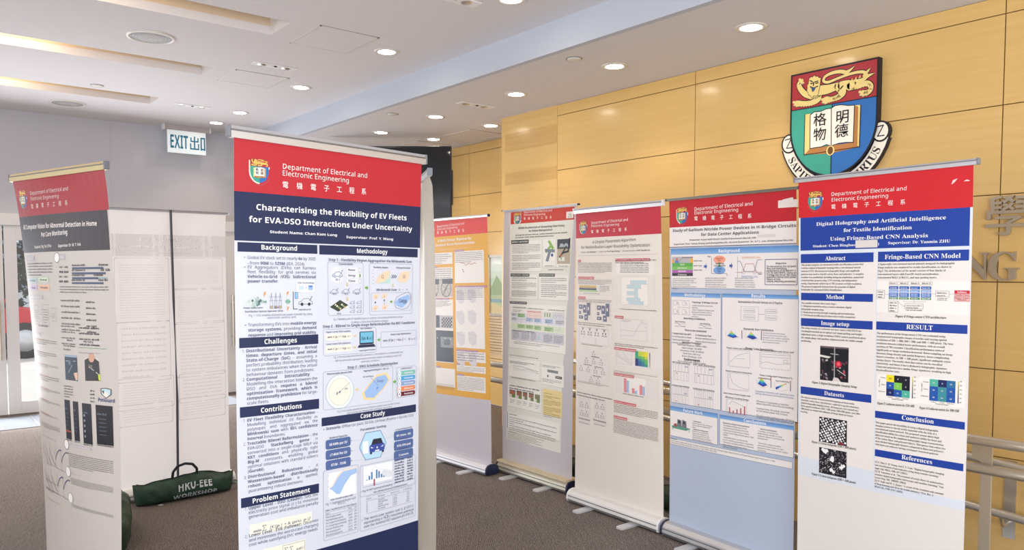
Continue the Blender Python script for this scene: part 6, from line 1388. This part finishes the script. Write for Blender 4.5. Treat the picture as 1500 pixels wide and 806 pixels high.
PN = (((-.018, .269), (.338, .3627)), ((-.02, .3909), (.336, .6403)), ((-.024, .6555), (.339, 1.1807)), ((-.002, 1.2284), (.353, 1.38)), ((.368, .2654), (.748, .5215)), ((.376, .5564), (.743, 1.047)), ((.379, 1.0743), (.748, 1.158)), ((.381, 1.1893), (.746, 1.2425)), ((.383, 1.2743), (.742, 1.3974)))
for (p, q), w_ in zip(PN, (.08, .22, .5, .24, .2, .65, .45, .13, .15)): D.part('section_panel'); D.rect(p[0], p[1], q[0], q[1], PW, 1); D.rect(p[0], p[1] - .012, p[0] + w_ * .62, p[1] + .002, PUR, 2); D.greek(p[0] + .006, p[1] - .002, p[0] + w_ * .6, p[1] - .002, 1, '#e9dce6', int(w_ * 90), .6, 1)
D.end()
D.part('section_text')
for (p, q), n, t in zip(PN, (5, 6, 5, 9, 6, 6, 4, 4, 9), (1, .42, .12, .5, .35, .2, 1, 1, 1)):
    y0 = p[1] + (.035 if n == 9 and t < 1 else .016); D.greek(p[0] + .01, y0 + (.1 if n == 9 and t < 1 else 0), q[0] - .015, p[1] + (q[1] - p[1]) * (t if t < 1 else .92) + (.1 if n == 9 and t < 1 else 0), n, TE, n, .4, .6, n != 5)
D.end()
D.part('bicycle_photo', 'grey photo of two bicycle wheels'); a, b = (-.021, .4841), (.337, .6343); D.rect(*a, *b, '#c4bbb2', 2); D.rect(gx(0), gy(0), gx(.45), gy(.3), '#4a5060', 2.4); D.rect(gx(.58), gy(0), gx(1), gy(.28), '#565a66', 2.4)
for X in (.22, .74):
    D.ring(gx(X), gy(.55), .07, '#3a3f4c', .006, 3, .066)
    for k in range(7): D.line([(gx(X), gy(.55)), (gx(X) + .066 * math.cos(k * .9), gy(.55) + .062 * math.sin(k * .9))], '#5a5f6c', .0025)
D.line([(gx(.1), gy(.1)), (gx(.35), gy(.95))], '#444958', .008); D.line([(gx(.9), gy(.1)), (gx(.6), gy(.9))], '#444958', .008); D.poly([(gx(0), gy(.8)), (gx(.2), gy(.95)), (gx(.2), gy(1)), (gx(0), gy(1))], '#7d746c', 2.6); D.end()
D.part('trajectory_figure'); a, b = (.446, .357), (.65, .4547); D.line([(gx(0), gy(0)), (gx(.25), gy(.05)), (gx(.35), gy(.25)), (gx(.55), gy(.05)), (gx(.7), gy(.2)), (gx(.9), gy(.05)), (gx(1), gy(.12))], '#b06a74', .004)
for X, Y in ((.15, .6), (.2, .75)): D.disc(gx(X), gy(Y), .006, '#7a7580')
D.end()
D.part('point_cloud_figure')
for k in range(8):
    i, j = k % 2, k // 2; p = ((.438, .673), (.588, .6671))[i]; c = (p[0] - .0, p[1] - .04 + j * .17)
    D.poly([(c[0] - .05, c[1] - .05), (c[0] + .02, c[1] - .06), (c[0] + .055, c[1] - .03), (c[0] + .05, c[1] + .045), (c[0], c[1] + .06), (c[0] - .05, c[1] + .02)], '#d6d0d4', 2); D.line([(c[0] - .05, c[1] - .045), (c[0] + .05, c[1] - .02)], '#b3acb6', .002)
D.end()
D.part('calibration_photo', 'small calibration photos with a black and white checker board'); a, b = (-.01, .7888), (.34, .8931); D.rect(gx(0), gy(0), gx(.44), gy(1), '#3b4058', 2); D.rect(gx(.46), gy(0), gx(1), gy(1), '#b9b6b8', 2); D.frame(gx(.1), gy(.2), gx(.3), gy(.75), '#a0506c', .006)
for i in range(8):
    for j in range(6):
        if (i + j) % 2: D.rect(gx(.53 + i * .053), gy(.15 + j * .13), gx(.583 + i * .053), gy(.28 + j * .13), '#2a2a30', 2.5)
a, b = (-.002, .914), (.339, 1.1747); D.rect(*a, *b, '#3e4656', 2); D.rect(gx(.46), gy(.2), gx(1), gy(.54), '#8d9096', 2.4); D.rect(gx(.6), gy(.27), gx(.86), gy(.46), '#5f6672', 2.6); D.frame(gx(.1), gy(.24), gx(.35), gy(.45), '#1e2430', .004)
for X, Y in ((.12, .26), (.32, .25), (.12, .42), (.66, .26), (.88, .27)): D.disc(gx(X), gy(Y), .006, '#e6e6e6', 4)
D.rect(gx(.05), gy(.68), gx(.18), gy(.85), '#6f7680', 2.4); D.line([(gx(.95), gy(.62)), (gx(.98), gy(.74))], '#b06a5a', .006); D.end()
# ---------------------------------------------------------------- curled poster by the doors
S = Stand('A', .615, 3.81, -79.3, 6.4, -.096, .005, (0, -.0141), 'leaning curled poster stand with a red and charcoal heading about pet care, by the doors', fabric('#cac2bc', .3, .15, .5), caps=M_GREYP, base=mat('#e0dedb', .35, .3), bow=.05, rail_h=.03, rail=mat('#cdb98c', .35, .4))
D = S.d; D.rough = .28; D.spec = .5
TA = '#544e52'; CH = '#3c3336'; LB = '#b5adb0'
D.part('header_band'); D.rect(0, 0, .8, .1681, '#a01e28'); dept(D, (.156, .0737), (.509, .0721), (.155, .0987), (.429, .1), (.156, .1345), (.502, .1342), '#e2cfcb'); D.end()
D.part('crest_emblem'); a, b = (.038, .0438), (.111, .0448); crest(D, a[0], a[1], b[0] - a[0]); D.end()
D.part('title_panel'); D.rect(0, .1681, .788, .3351, CH)
a, b = (.042, .2269), (.716, .232); D.tx(*a, b[0], 'AI Computer Vision for Abnormal Detection in Home', '#efe6e2', 'B', .029, v1=b[1] - a[1]); a, b = (.247, .2674), (.494, .2623); D.tx(*a, b[0], 'Pet Care Monitoring', '#efe6e2', 'B', .029, v1=b[1] - a[1]); a, b = (.163, .3179), (.347, .3148); D.tx(*a, b[0], 'Student: Ng Tsz Chiu', '#e9dfdb', 'B', .018, v1=b[1] - a[1]); a, b = (.409, .317), (.596, .3139); D.tx(*a, b[0], 'Supervisor: Dr. W. T. Fok', '#e9dfdb', 'B', .018, v1=b[1] - a[1]); D.end()
for p, q, t in (((.034, .3482), (.15, .3757), 'Introduction'), ((.411, .3471), (.467, .3734), 'Results'), ((.036, .5293), (.225, .5506), 'System Architecture'), ((.033, .7014), (.16, .7196), 'Methodology'), ((.065, 1.1864), (.281, 1.194), 'Training Summary Diagrams'), ((.423, 1.1804), (.617, 1.1916), 'Limitations and Future Work'), ((.422, 1.3114), (.517, 1.3152), 'Conclusion'), ((.429, 1.4286), (.522, 1.4275), 'References')):
    D.part('section_label'); D.rect(*p, *q, LB, 2); D.tx(p[0] + .02, q[1] - (q[1] - p[1]) * .28, q[0] - .012, t, '#ece6e4', 'B', (q[1] - p[1]) * .62)
for c in ((.394, .362), (.405, 1.1881), (.404, 1.3101), (.408, 1.4272)): D.part('number_disc'); D.disc(*c, .022, '#efe9e6', 3); D.ring(*c, .022, TA, .0025)
D.end()
D.part('text_column')
def gk(p, q, n, sd, x1=None, c_=TA, last=.6): D.greek(*p, x1 or q[0], q[1], n, c_, sd, .5, last)
gk((.04, .389), (.349, .4417), 5, 1); gk((.413, .4931), (.767, .5167), 3, 2)
for k, (p, q) in enumerate((((.056, .7384), (.361, .7556)), ((.053, .7951), (.354, .8115)), ((.065, .85), (.364, .8596)), ((.063, .9047), (.366, .9236)), ((.064, .9624), (.367, .9725)), ((.065, 1.0172), (.367, 1.0245)), ((.061, 1.0818), (.332, 1.083)))): gk(p, q, 3, 10 + k); D.greek(p[0], p[1], p[0] + .16, p[1], 1, '#b4644a', 3 + k, .5, 1)
gk((.068, 1.1267), (.344, 1.1461), 5, 20); gk((.058, 1.3963), (.273, 1.4015), 2, 21); gk((.058, 1.4381), (.267, 1.4463), 2, 22); gk((.057, 1.4838), (.291, 1.4827), 2, 23)
gk((.418, 1.2263), (.757, 1.2825), 8, 24); gk((.426, 1.3345), (.752, 1.3608), 8, 25); gk((.412, 1.4522), (.752, 1.4522), 5, 26); gk((.413, .9292), (.493, .9763), 5, 27); gk((.623, .9369), (.653, .9825), 4, 28, None, '#3d383c', 1)
for k in range(6): p, q = (.418, .5541), (.647, .5589); y = p[1] + k * .0255; D.greek(p[0], y, p[0] + .17, y + .0001, 1, TA, k, .7, .9); D.greek(q[0] - .03, q[1] + k * .0255, q[0] + .05, q[1] + k * .0255, 1, '#35303a', k + 9, .7, .8)
for k in range(4): p, q = (.411, .6661), (.61, .67); D.greek(p[0], p[1] + k * .0255, p[0] + .13, p[1] + k * .0255, 1, TA, k + 30, .6, .9); D.greek(q[0] - .05, q[1] + k * .024, q[0] + .09, q[1] + k * .024, 1, '#35303a', k + 39, .75, 1)
D.end()
D.part('accuracy_chart')
for k, (p, q) in enumerate((((.521, .4097), (.741, .41)), ((.519, .4317), (.754, .4312)), ((.52, .4528), (.707, .452)), ((.517, .4738), (.737, .4722)))): D.rect(p[0], p[1] - .004, q[0], p[1] + .005, '#46506c', 2); D.greek(p[0], p[1] - .0085, p[0] + .1, p[1] - .0085, 1, TA, k, .8, 1); D.greek(q[0] - .03, p[1] - .0085, q[0] + .03, p[1] - .0085, 1, TA, k, .9, 1)
D.rect(.708, .45, .766, .4553, '#7fa3a6', 2)
for p in ((.414, .4301), (.458, .4304), (.409, .4721), (.453, .4724)): D.greek(p[0], p[1], p[0] + .035, p[1], 1, '#4a444c', 5, 1.1, 1); D.greek(p[0], p[1] - .022, p[0] + .03, p[1] - .022, 1, TA, 6, .7, 1)
D.end()
for p, q, c_, t in (((.04, .4517), (.161, .4764), '#a9bfc4', 'Low-cost Detection'), ((.186, .4496), (.306, .4714), '#c3d0b4', '98% low cost'), ((.051, .4866), (.159, .5093), '#c3a9cc', 'Privacy control'), ((.184, .4825), (.314, .5084), '#e3b08e', '24 hrs monitor')): D.part('tag_chip'); D.rr(*p, *q, c_, .01, 2); D.tx(p[0] + .02, q[1] - (q[1] - p[1]) * .32, q[0] - .02, t, '#5a5454', 'B', (q[1] - p[1]) * .5)
D.end()
D.part('architecture_figure')
for p, q in (((.046, .595), (.082, .6352)), ((.095, .5785), (.159, .6647)), ((.211, .5725), (.289, .667)), ((.324, .5864), (.368, .6447))): D.frame(*p, *q, '#8d868a', .0015); D.greek(p[0] + .008, p[1] + .025, q[0] - .008, q[1] - .012, 6, TA, int(p[0] * 999), .35, .8)
for p, q in (((.166, .618), (.205, .6163)), ((.295, .6231), (.319, .6233))): D.line([p, q], '#8d868a', .0015)
D.greek(.146, .6746, .272, .6746, 1, TA, 7, .8, 1); D.end()
D.part('hardware_photo', 'dark photo of circuit board parts'); a, b = (.432, .7884), (.536, .8987); D.rect(*a, *b, '#2c3a4c', 2); D.rect(gx(0), gy(0), gx(1), gy(.08), '#8fa0b4', 2.4); D.line([(gx(.1), gy(.25)), (gx(.9), gy(.22))], '#8996a6', .004); D.line([(gx(.3), gy(.7)), (gx(.6), gy(.4))], '#7d8c9e', .005); D.disc(gx(.4), gy(.3), .012, '#5d6c80'); D.poly([(gx(.7), gy(.7)), (gx(1), gy(.65)), (gx(1), gy(.95)), (gx(.85), gy(.98))], '#d8b09a', 2.6); D.end()
D.part('person_photo', 'photo of a person in a black shirt holding a cable'); a, b = (.587, .7921), (.694, .8937); D.rect(*a, *b, '#cfc3b8', 1.8); D.poly([(gx(.05), gy(.12)), (gx(.3), gy(.02)), (gx(.7), gy(.02)), (gx(.95), gy(.14)), (gx(1), gy(.95)), (gx(.05), gy(1))], '#2f2e34', 2.4); D.disc(gx(.5), gy(.0), .02, '#c99a80', 2.6); D.line([(gx(.35), gy(.4)), (gx(.95), gy(.7))], '#c9c9cf', .003); D.rect(gx(.3), gy(.3), gx(.55), gy(.45), '#6a625c', 2.8); D.poly([(gx(.88), gy(.7)), (gx(1), gy(.66)), (gx(1), gy(.95)), (gx(.9), gy(.9))], '#c9d840', 3); D.end()
D.part('shield_badge', 'small shield badge with a pet outline'); a, b = (.692, .9158), (.76, .9619); D.poly([(gx(X), gy(Y)) for X, Y in ((0, .08), (.5, 0), (1, .08), (.98, .6), (.5, 1), (.02, .6))], '#6a5c4e', 2); D.poly([(gx(X), gy(Y)) for X, Y in ((.1, .15), (.5, .08), (.9, .15), (.88, .56), (.5, .9), (.12, .56))], '#b9d4dc', 2.4); D.poly([(gx(.25), gy(.7)), (gx(.45), gy(.3)), (gx(.7), gy(.5)), (gx(.7), gy(.75)), (gx(.5), gy(.88))], '#e6ddd2', 3); D.poly([(gx(.12), gy(.3)), (gx(.35), gy(.25)), (gx(.3), gy(.6))], '#4a4038', 2.8); D.ct(gx(.5), gy(1.3), .022, 'PetGuard', '#3f4a78', 'B'); D.end()
for k, (p, q) in enumerate((((.409, .9881), (.459, 1.161)), ((.485, .9892), (.529, 1.1621)), ((.559, .9912), (.626, 1.1657)), ((.656, .9916), (.762, 1.1589)))):
    D.part('phone_screen'); a, b = p, q; D.rect(*a, *b, '#1f2430' if k < 3 else '#14141c', 2); D.greek(gx(.1), gy(.25), gx(.9), gy(.25), 1, '#6a7282', k, .8, .7)
    for j in range(5): D.disc(gx(.22), gy(.3 + j * .13), .006, '#8a92a2', 3, n=8) if k == 2 else D.line([(gx(.2), gy(.35 + j * .1)), (gx(.6), gy(.35 + j * .1))], '#4a5262', .004)
    if k == 0: D.rect(gx(.0), gy(.78), gx(1), gy(.82), '#a8503e', 3)
    D.greek(gx(0), gy(1.04), gx(1), gy(1.04), 1, TA, k + 3, .6, 1)
D.end()
D.part('curve_chart')
for i in range(5):
    for j in range(2):
        a = ((.055, 1.2171), (.106, 1.216), (.171, 1.2121), (.256, 1.2145), (.328, 1.2168))[i]; a = (a[0] + .006, a[1] + j * .123); b = (a[0] + .085, a[1] + .1)
        D.line([(gx(0), gy(0)), (gx(0), gy(1)), (gx(1), gy(1))], '#7d767c', .0015)
        D.line([(gx(X), gy((.05 + .9 * X ** .5) if i < 3 else (.95 - .85 * min(1, X * 1.6) ** .35))) for X in (.05, .12, .25, .45, .7, .95)], '#4a4f78' if i > 2 else '#5a555c', .0045 if i > 2 else .003)
D.end()
D.part('report_table'); a, b = (.437, .7234), (.744, .7315); D.rect(*a, *b, '#c9c0c0', 1.8); D.tx(gx(.07), gy(.6), gx(.24), 'Metric', TA, 'B', .012); D.tx(gx(.5), gy(.7), gx(.72), 'Pilot Testing', TA, 'B', .012); a, b = (.551, .7506), (.74, .7526); D.rect(*a, *b, '#4f8a62', 2); gk((.552, .7727), (.703, .7763), 2, 51); gk((.427, .7523), (.527, .7684), 2, 52); D.end()
# ---------------------------------------------------------------- stand seen from behind, in front of the doors
S = Stand('B', 1.562, 5.74, 4.3, -1.2, -.001, -.003, (0, 0), 'poster stand turned away with its white back and dark support pole showing, before the doors', fabric('#e6e0de', .28, .5, .5), caps=M_WHITEP, base=mat('#e3e0da', .4, .2), back=True, bow=.018, wave=.010, rail_h=.014, rail=mat('#b9b5b8', .35, .7), feet=False)
D = S.d; D.rough = .3; D.spec = .5
def faint(h, k):
    m = new_mat('show_through_ink', .5, .2); nt, n, l, b = nodes(m); b.inputs['Base Color'].default_value = lin(h)
    t = nt.nodes.new('ShaderNodeBsdfTransparent'); mx = nt.nodes.new('ShaderNodeMixShader'); mx.inputs[0].default_value = k
    l.new(t.outputs[0], mx.inputs[1]); l.new(b.outputs[0], mx.inputs[2]); l.new(mx.outputs[0], nt.nodes['Material Output'].inputs[0])
    return m
GH = faint('#9a9092', .2); GLN = faint('#847b7d', .24); GW = faint('#ffffff', .3)
D.part('show_through_heading', 'faint mirrored heading showing through the white back')
D.rect(.01, .164, .8, .317, GH, .6)
D.tx(.596, .213, .191, 'Medical-centered LLM', GW, 'B', .034); D.tx(.745, .26, .055, 'Clinical Reasoning, Evaluation Platform', GW, 'B', .034); D.tx(.541, .298, .15, 'Student and Supervisor', GW, 'R', .013); D.end()
D.part('show_through_panels', 'faint mirrored panels and text showing through the white back')
for p, q, n in (((.028, .33), (.379, .773), 22), ((.412, .326), (.77, .546), 14), ((.412, .555), (.776, .801), 14), ((.034, .771), (.379, 1.188), 9), ((.421, .789), (.779, 1.186), 14), ((.032, 1.163), (.398, 1.382), 9), ((.436, 1.164), (.781, 1.372), 6), ((.032, 1.346), (.386, 1.494), 5), ((.432, 1.342), (.774, 1.496), 5)):
    D.frame(*p, *q, GLN, .004, .012, 1); D.greek(p[0] + .03, p[1] + .05, q[0] - .03, q[1] - .03, n, GLN, n, .34, .6)
D.end()
# ---------------------------------------------------------------- stand seen edge-on behind the nearest one
S = Stand('D', 2.064, 3.266, -113.7, -1.5, 0, .012, (0, 0), 'poster stand seen nearly edge-on with its plain white back, just behind the nearest stand', fabric('#d3ccc0', .3, .3, .5), caps=M_GREYP, back=True, bow=.02, wave=.016, rail_h=.03)
# ---------------------------------------------------------------- carrying bags
M_BAG = new_mat('green_nylon', .55, .4)
nt, n_, l_, b_ = nodes(M_BAG); v_ = objcoord(nt, (1, 1, 1)); l_.new(ramp(nt, noise(nt, v_, 9, 4), [(.3, '#1b3226'), (.7, '#2a4735')]), b_.inputs['Base Color'])
bp_ = nt.nodes.new('ShaderNodeBump'); bp_.inputs['Strength'].default_value = .5; bp_.inputs['Distance'].default_value = .02; l_.new(noise(nt, v_, 14, 3, .5), bp_.inputs['Height']); l_.new(bp_.outputs[0], b_.inputs['Normal'])
M_STRAP = mat('#1a1c26', .7)
def bag(x, y, rz, label, L=.84, H=.185, seed=1, text=True, drop=0.0):
    rng = random.Random(seed)
    r = empty('carrying_bag', (x, y, 0), rz, label, 'bag', 'green carrying bags')
    ph = [rng.uniform(0, 6) for _ in range(8)]
    def prof(t, th, out=0.0):
        u = 2 * t - 1
        e = max(0, 1 - abs(u) ** 5) ** .6
        h = H * (.86 + .14 * math.cos(u * 2.2 + drop)) * (.86 + .14 * e) * (1 + .05 * math.sin(9 * t + ph[0]))
        w = .078 * (.1 + .9 * e)
        c, s = math.cos(th), math.sin(th)
        yy = w * (abs(c) ** .8) * (1 if c > 0 else -1); zz = .5 + .5 * (abs(s) ** .75) * (1 if s > 0 else -1)
        if s > .55: yy *= (1 - (s - .55) / .45 * .8)
        wr = .004 * (math.sin(26 * t + 3 * th + ph[1]) + math.sin(41 * t - 5 * th + ph[2]) + .8 * math.sin(15 * t + 8 * th + ph[3])) * e
        peak = .035 * (max(0, abs(u) - .8) / .2) ** 1.5 * (1 if s > .5 else 0)
        k = 1 + (out + wr) / .1
        return ((t - .5) * L + (.012 if u > 0 else -.012) * abs(u) ** 5 * s, yy * k, max(.002, zz * h + peak + wr * .4))
    n, m_ = 56, 26; V = []; F = []
    for i in range(n + 1):
        for k in range(m_): V.append(prof(i / n, 2 * PI * k / m_))
    for i in range(n):
        for k in range(m_): F.append((i * m_ + k, i * m_ + (k + 1) % m_, (i + 1) * m_ + (k + 1) % m_, (i + 1) * m_ + k))
    F += [list(range(m_))[::-1], [n * m_ + k for k in range(m_)]]
    m = MB(); m.add(V, F, M_BAG, True); bd = m.build('body', r)
    m = MB(); m.tube([(p[0], p[1], p[2] + .002) for p in (prof(i / 30, PI / 2) for i in range(1, 30))], .004, M_STRAP, 6); m.build('seam', bd)
    m = MB(); hz = prof(.5, PI / 2)[2]
    P = [(-.085, 0, hz - .02), (-.08, -.01, hz + .035), (-.05, -.014, hz + .072), (0, -.016, hz + .084), (.05, -.014, hz + .072), (.08, -.01, hz + .035), (.085, 0, hz - .02)]
    for q0, q1 in zip(P, P[1:]): m.tube([q0, q1], .009, M_STRAP, 8)
    m.build('handle', r)
    m = MB(); e = prof(1, PI * .4)
    P = [(e[0] + .0, 0, e[2] * .5)]
    for k in range(16): P.append((e[0] + .03 + .03 * math.sin(k * 1.3), .02 * math.cos(k * 1.7), .03 + .05 * abs(math.sin(k * .9 + .5)) * (1 - k / 20)))
    m.tube(P, .004, mat('#8f9a88', .8), 6); m.build('drawstring', r)
    if text:
        def onbag(s, v, z):
            t = .5 + s / L; th = PI - .85 + v * 9.0
            p = prof(t, th, .003 + z); return (p[0], p[1] - .0015, p[2])
        D = Draw(onbag, bd); D.STEP = .0004; D.part('lettering')
        V, T, w = set_text('HKU-EEE', 'B'); k = .235 / w
        D.raw(np.column_stack([V[:, 0] * k - .07, .098 - V[:, 1] * .072]), T, '#d5d9dc', 4)
        V, T, w = set_text('WORKSHOP', 'B'); k = .30 / w
        D.raw(np.column_stack([V[:, 0] * k - .1, .17 - V[:, 1] * .066]), T, '#b9c0c8', 4)
        D.end()
        m = MB(); p = prof(.22, PI + .5); m.lathe([(0, 0), (.016, .0), (.018, .004), (0, .005)], (p[0], p[1] - .012, .002), mat('#b9b9b4', .4), 12); m.build('stopper', r)
    return r
bag(1.575, 5.575, R(1), 'dark green carrying bag with white lettering lying before the turned-away poster stand', .66, .165, 3)
bag(1.02, 5.02, R(78), 'dark green carrying bag partly hidden behind the curled pet care poster', .80, .27, 5, False)
bag(4.03, 4.0, R(90), 'dark green bag lying behind the grey robot policy poster stand', .72, .17, 7, False)
bag(4.03, 3.05, R(90), 'dark green bag lying behind the white chiplet poster stand', .72, .18, 9, False)
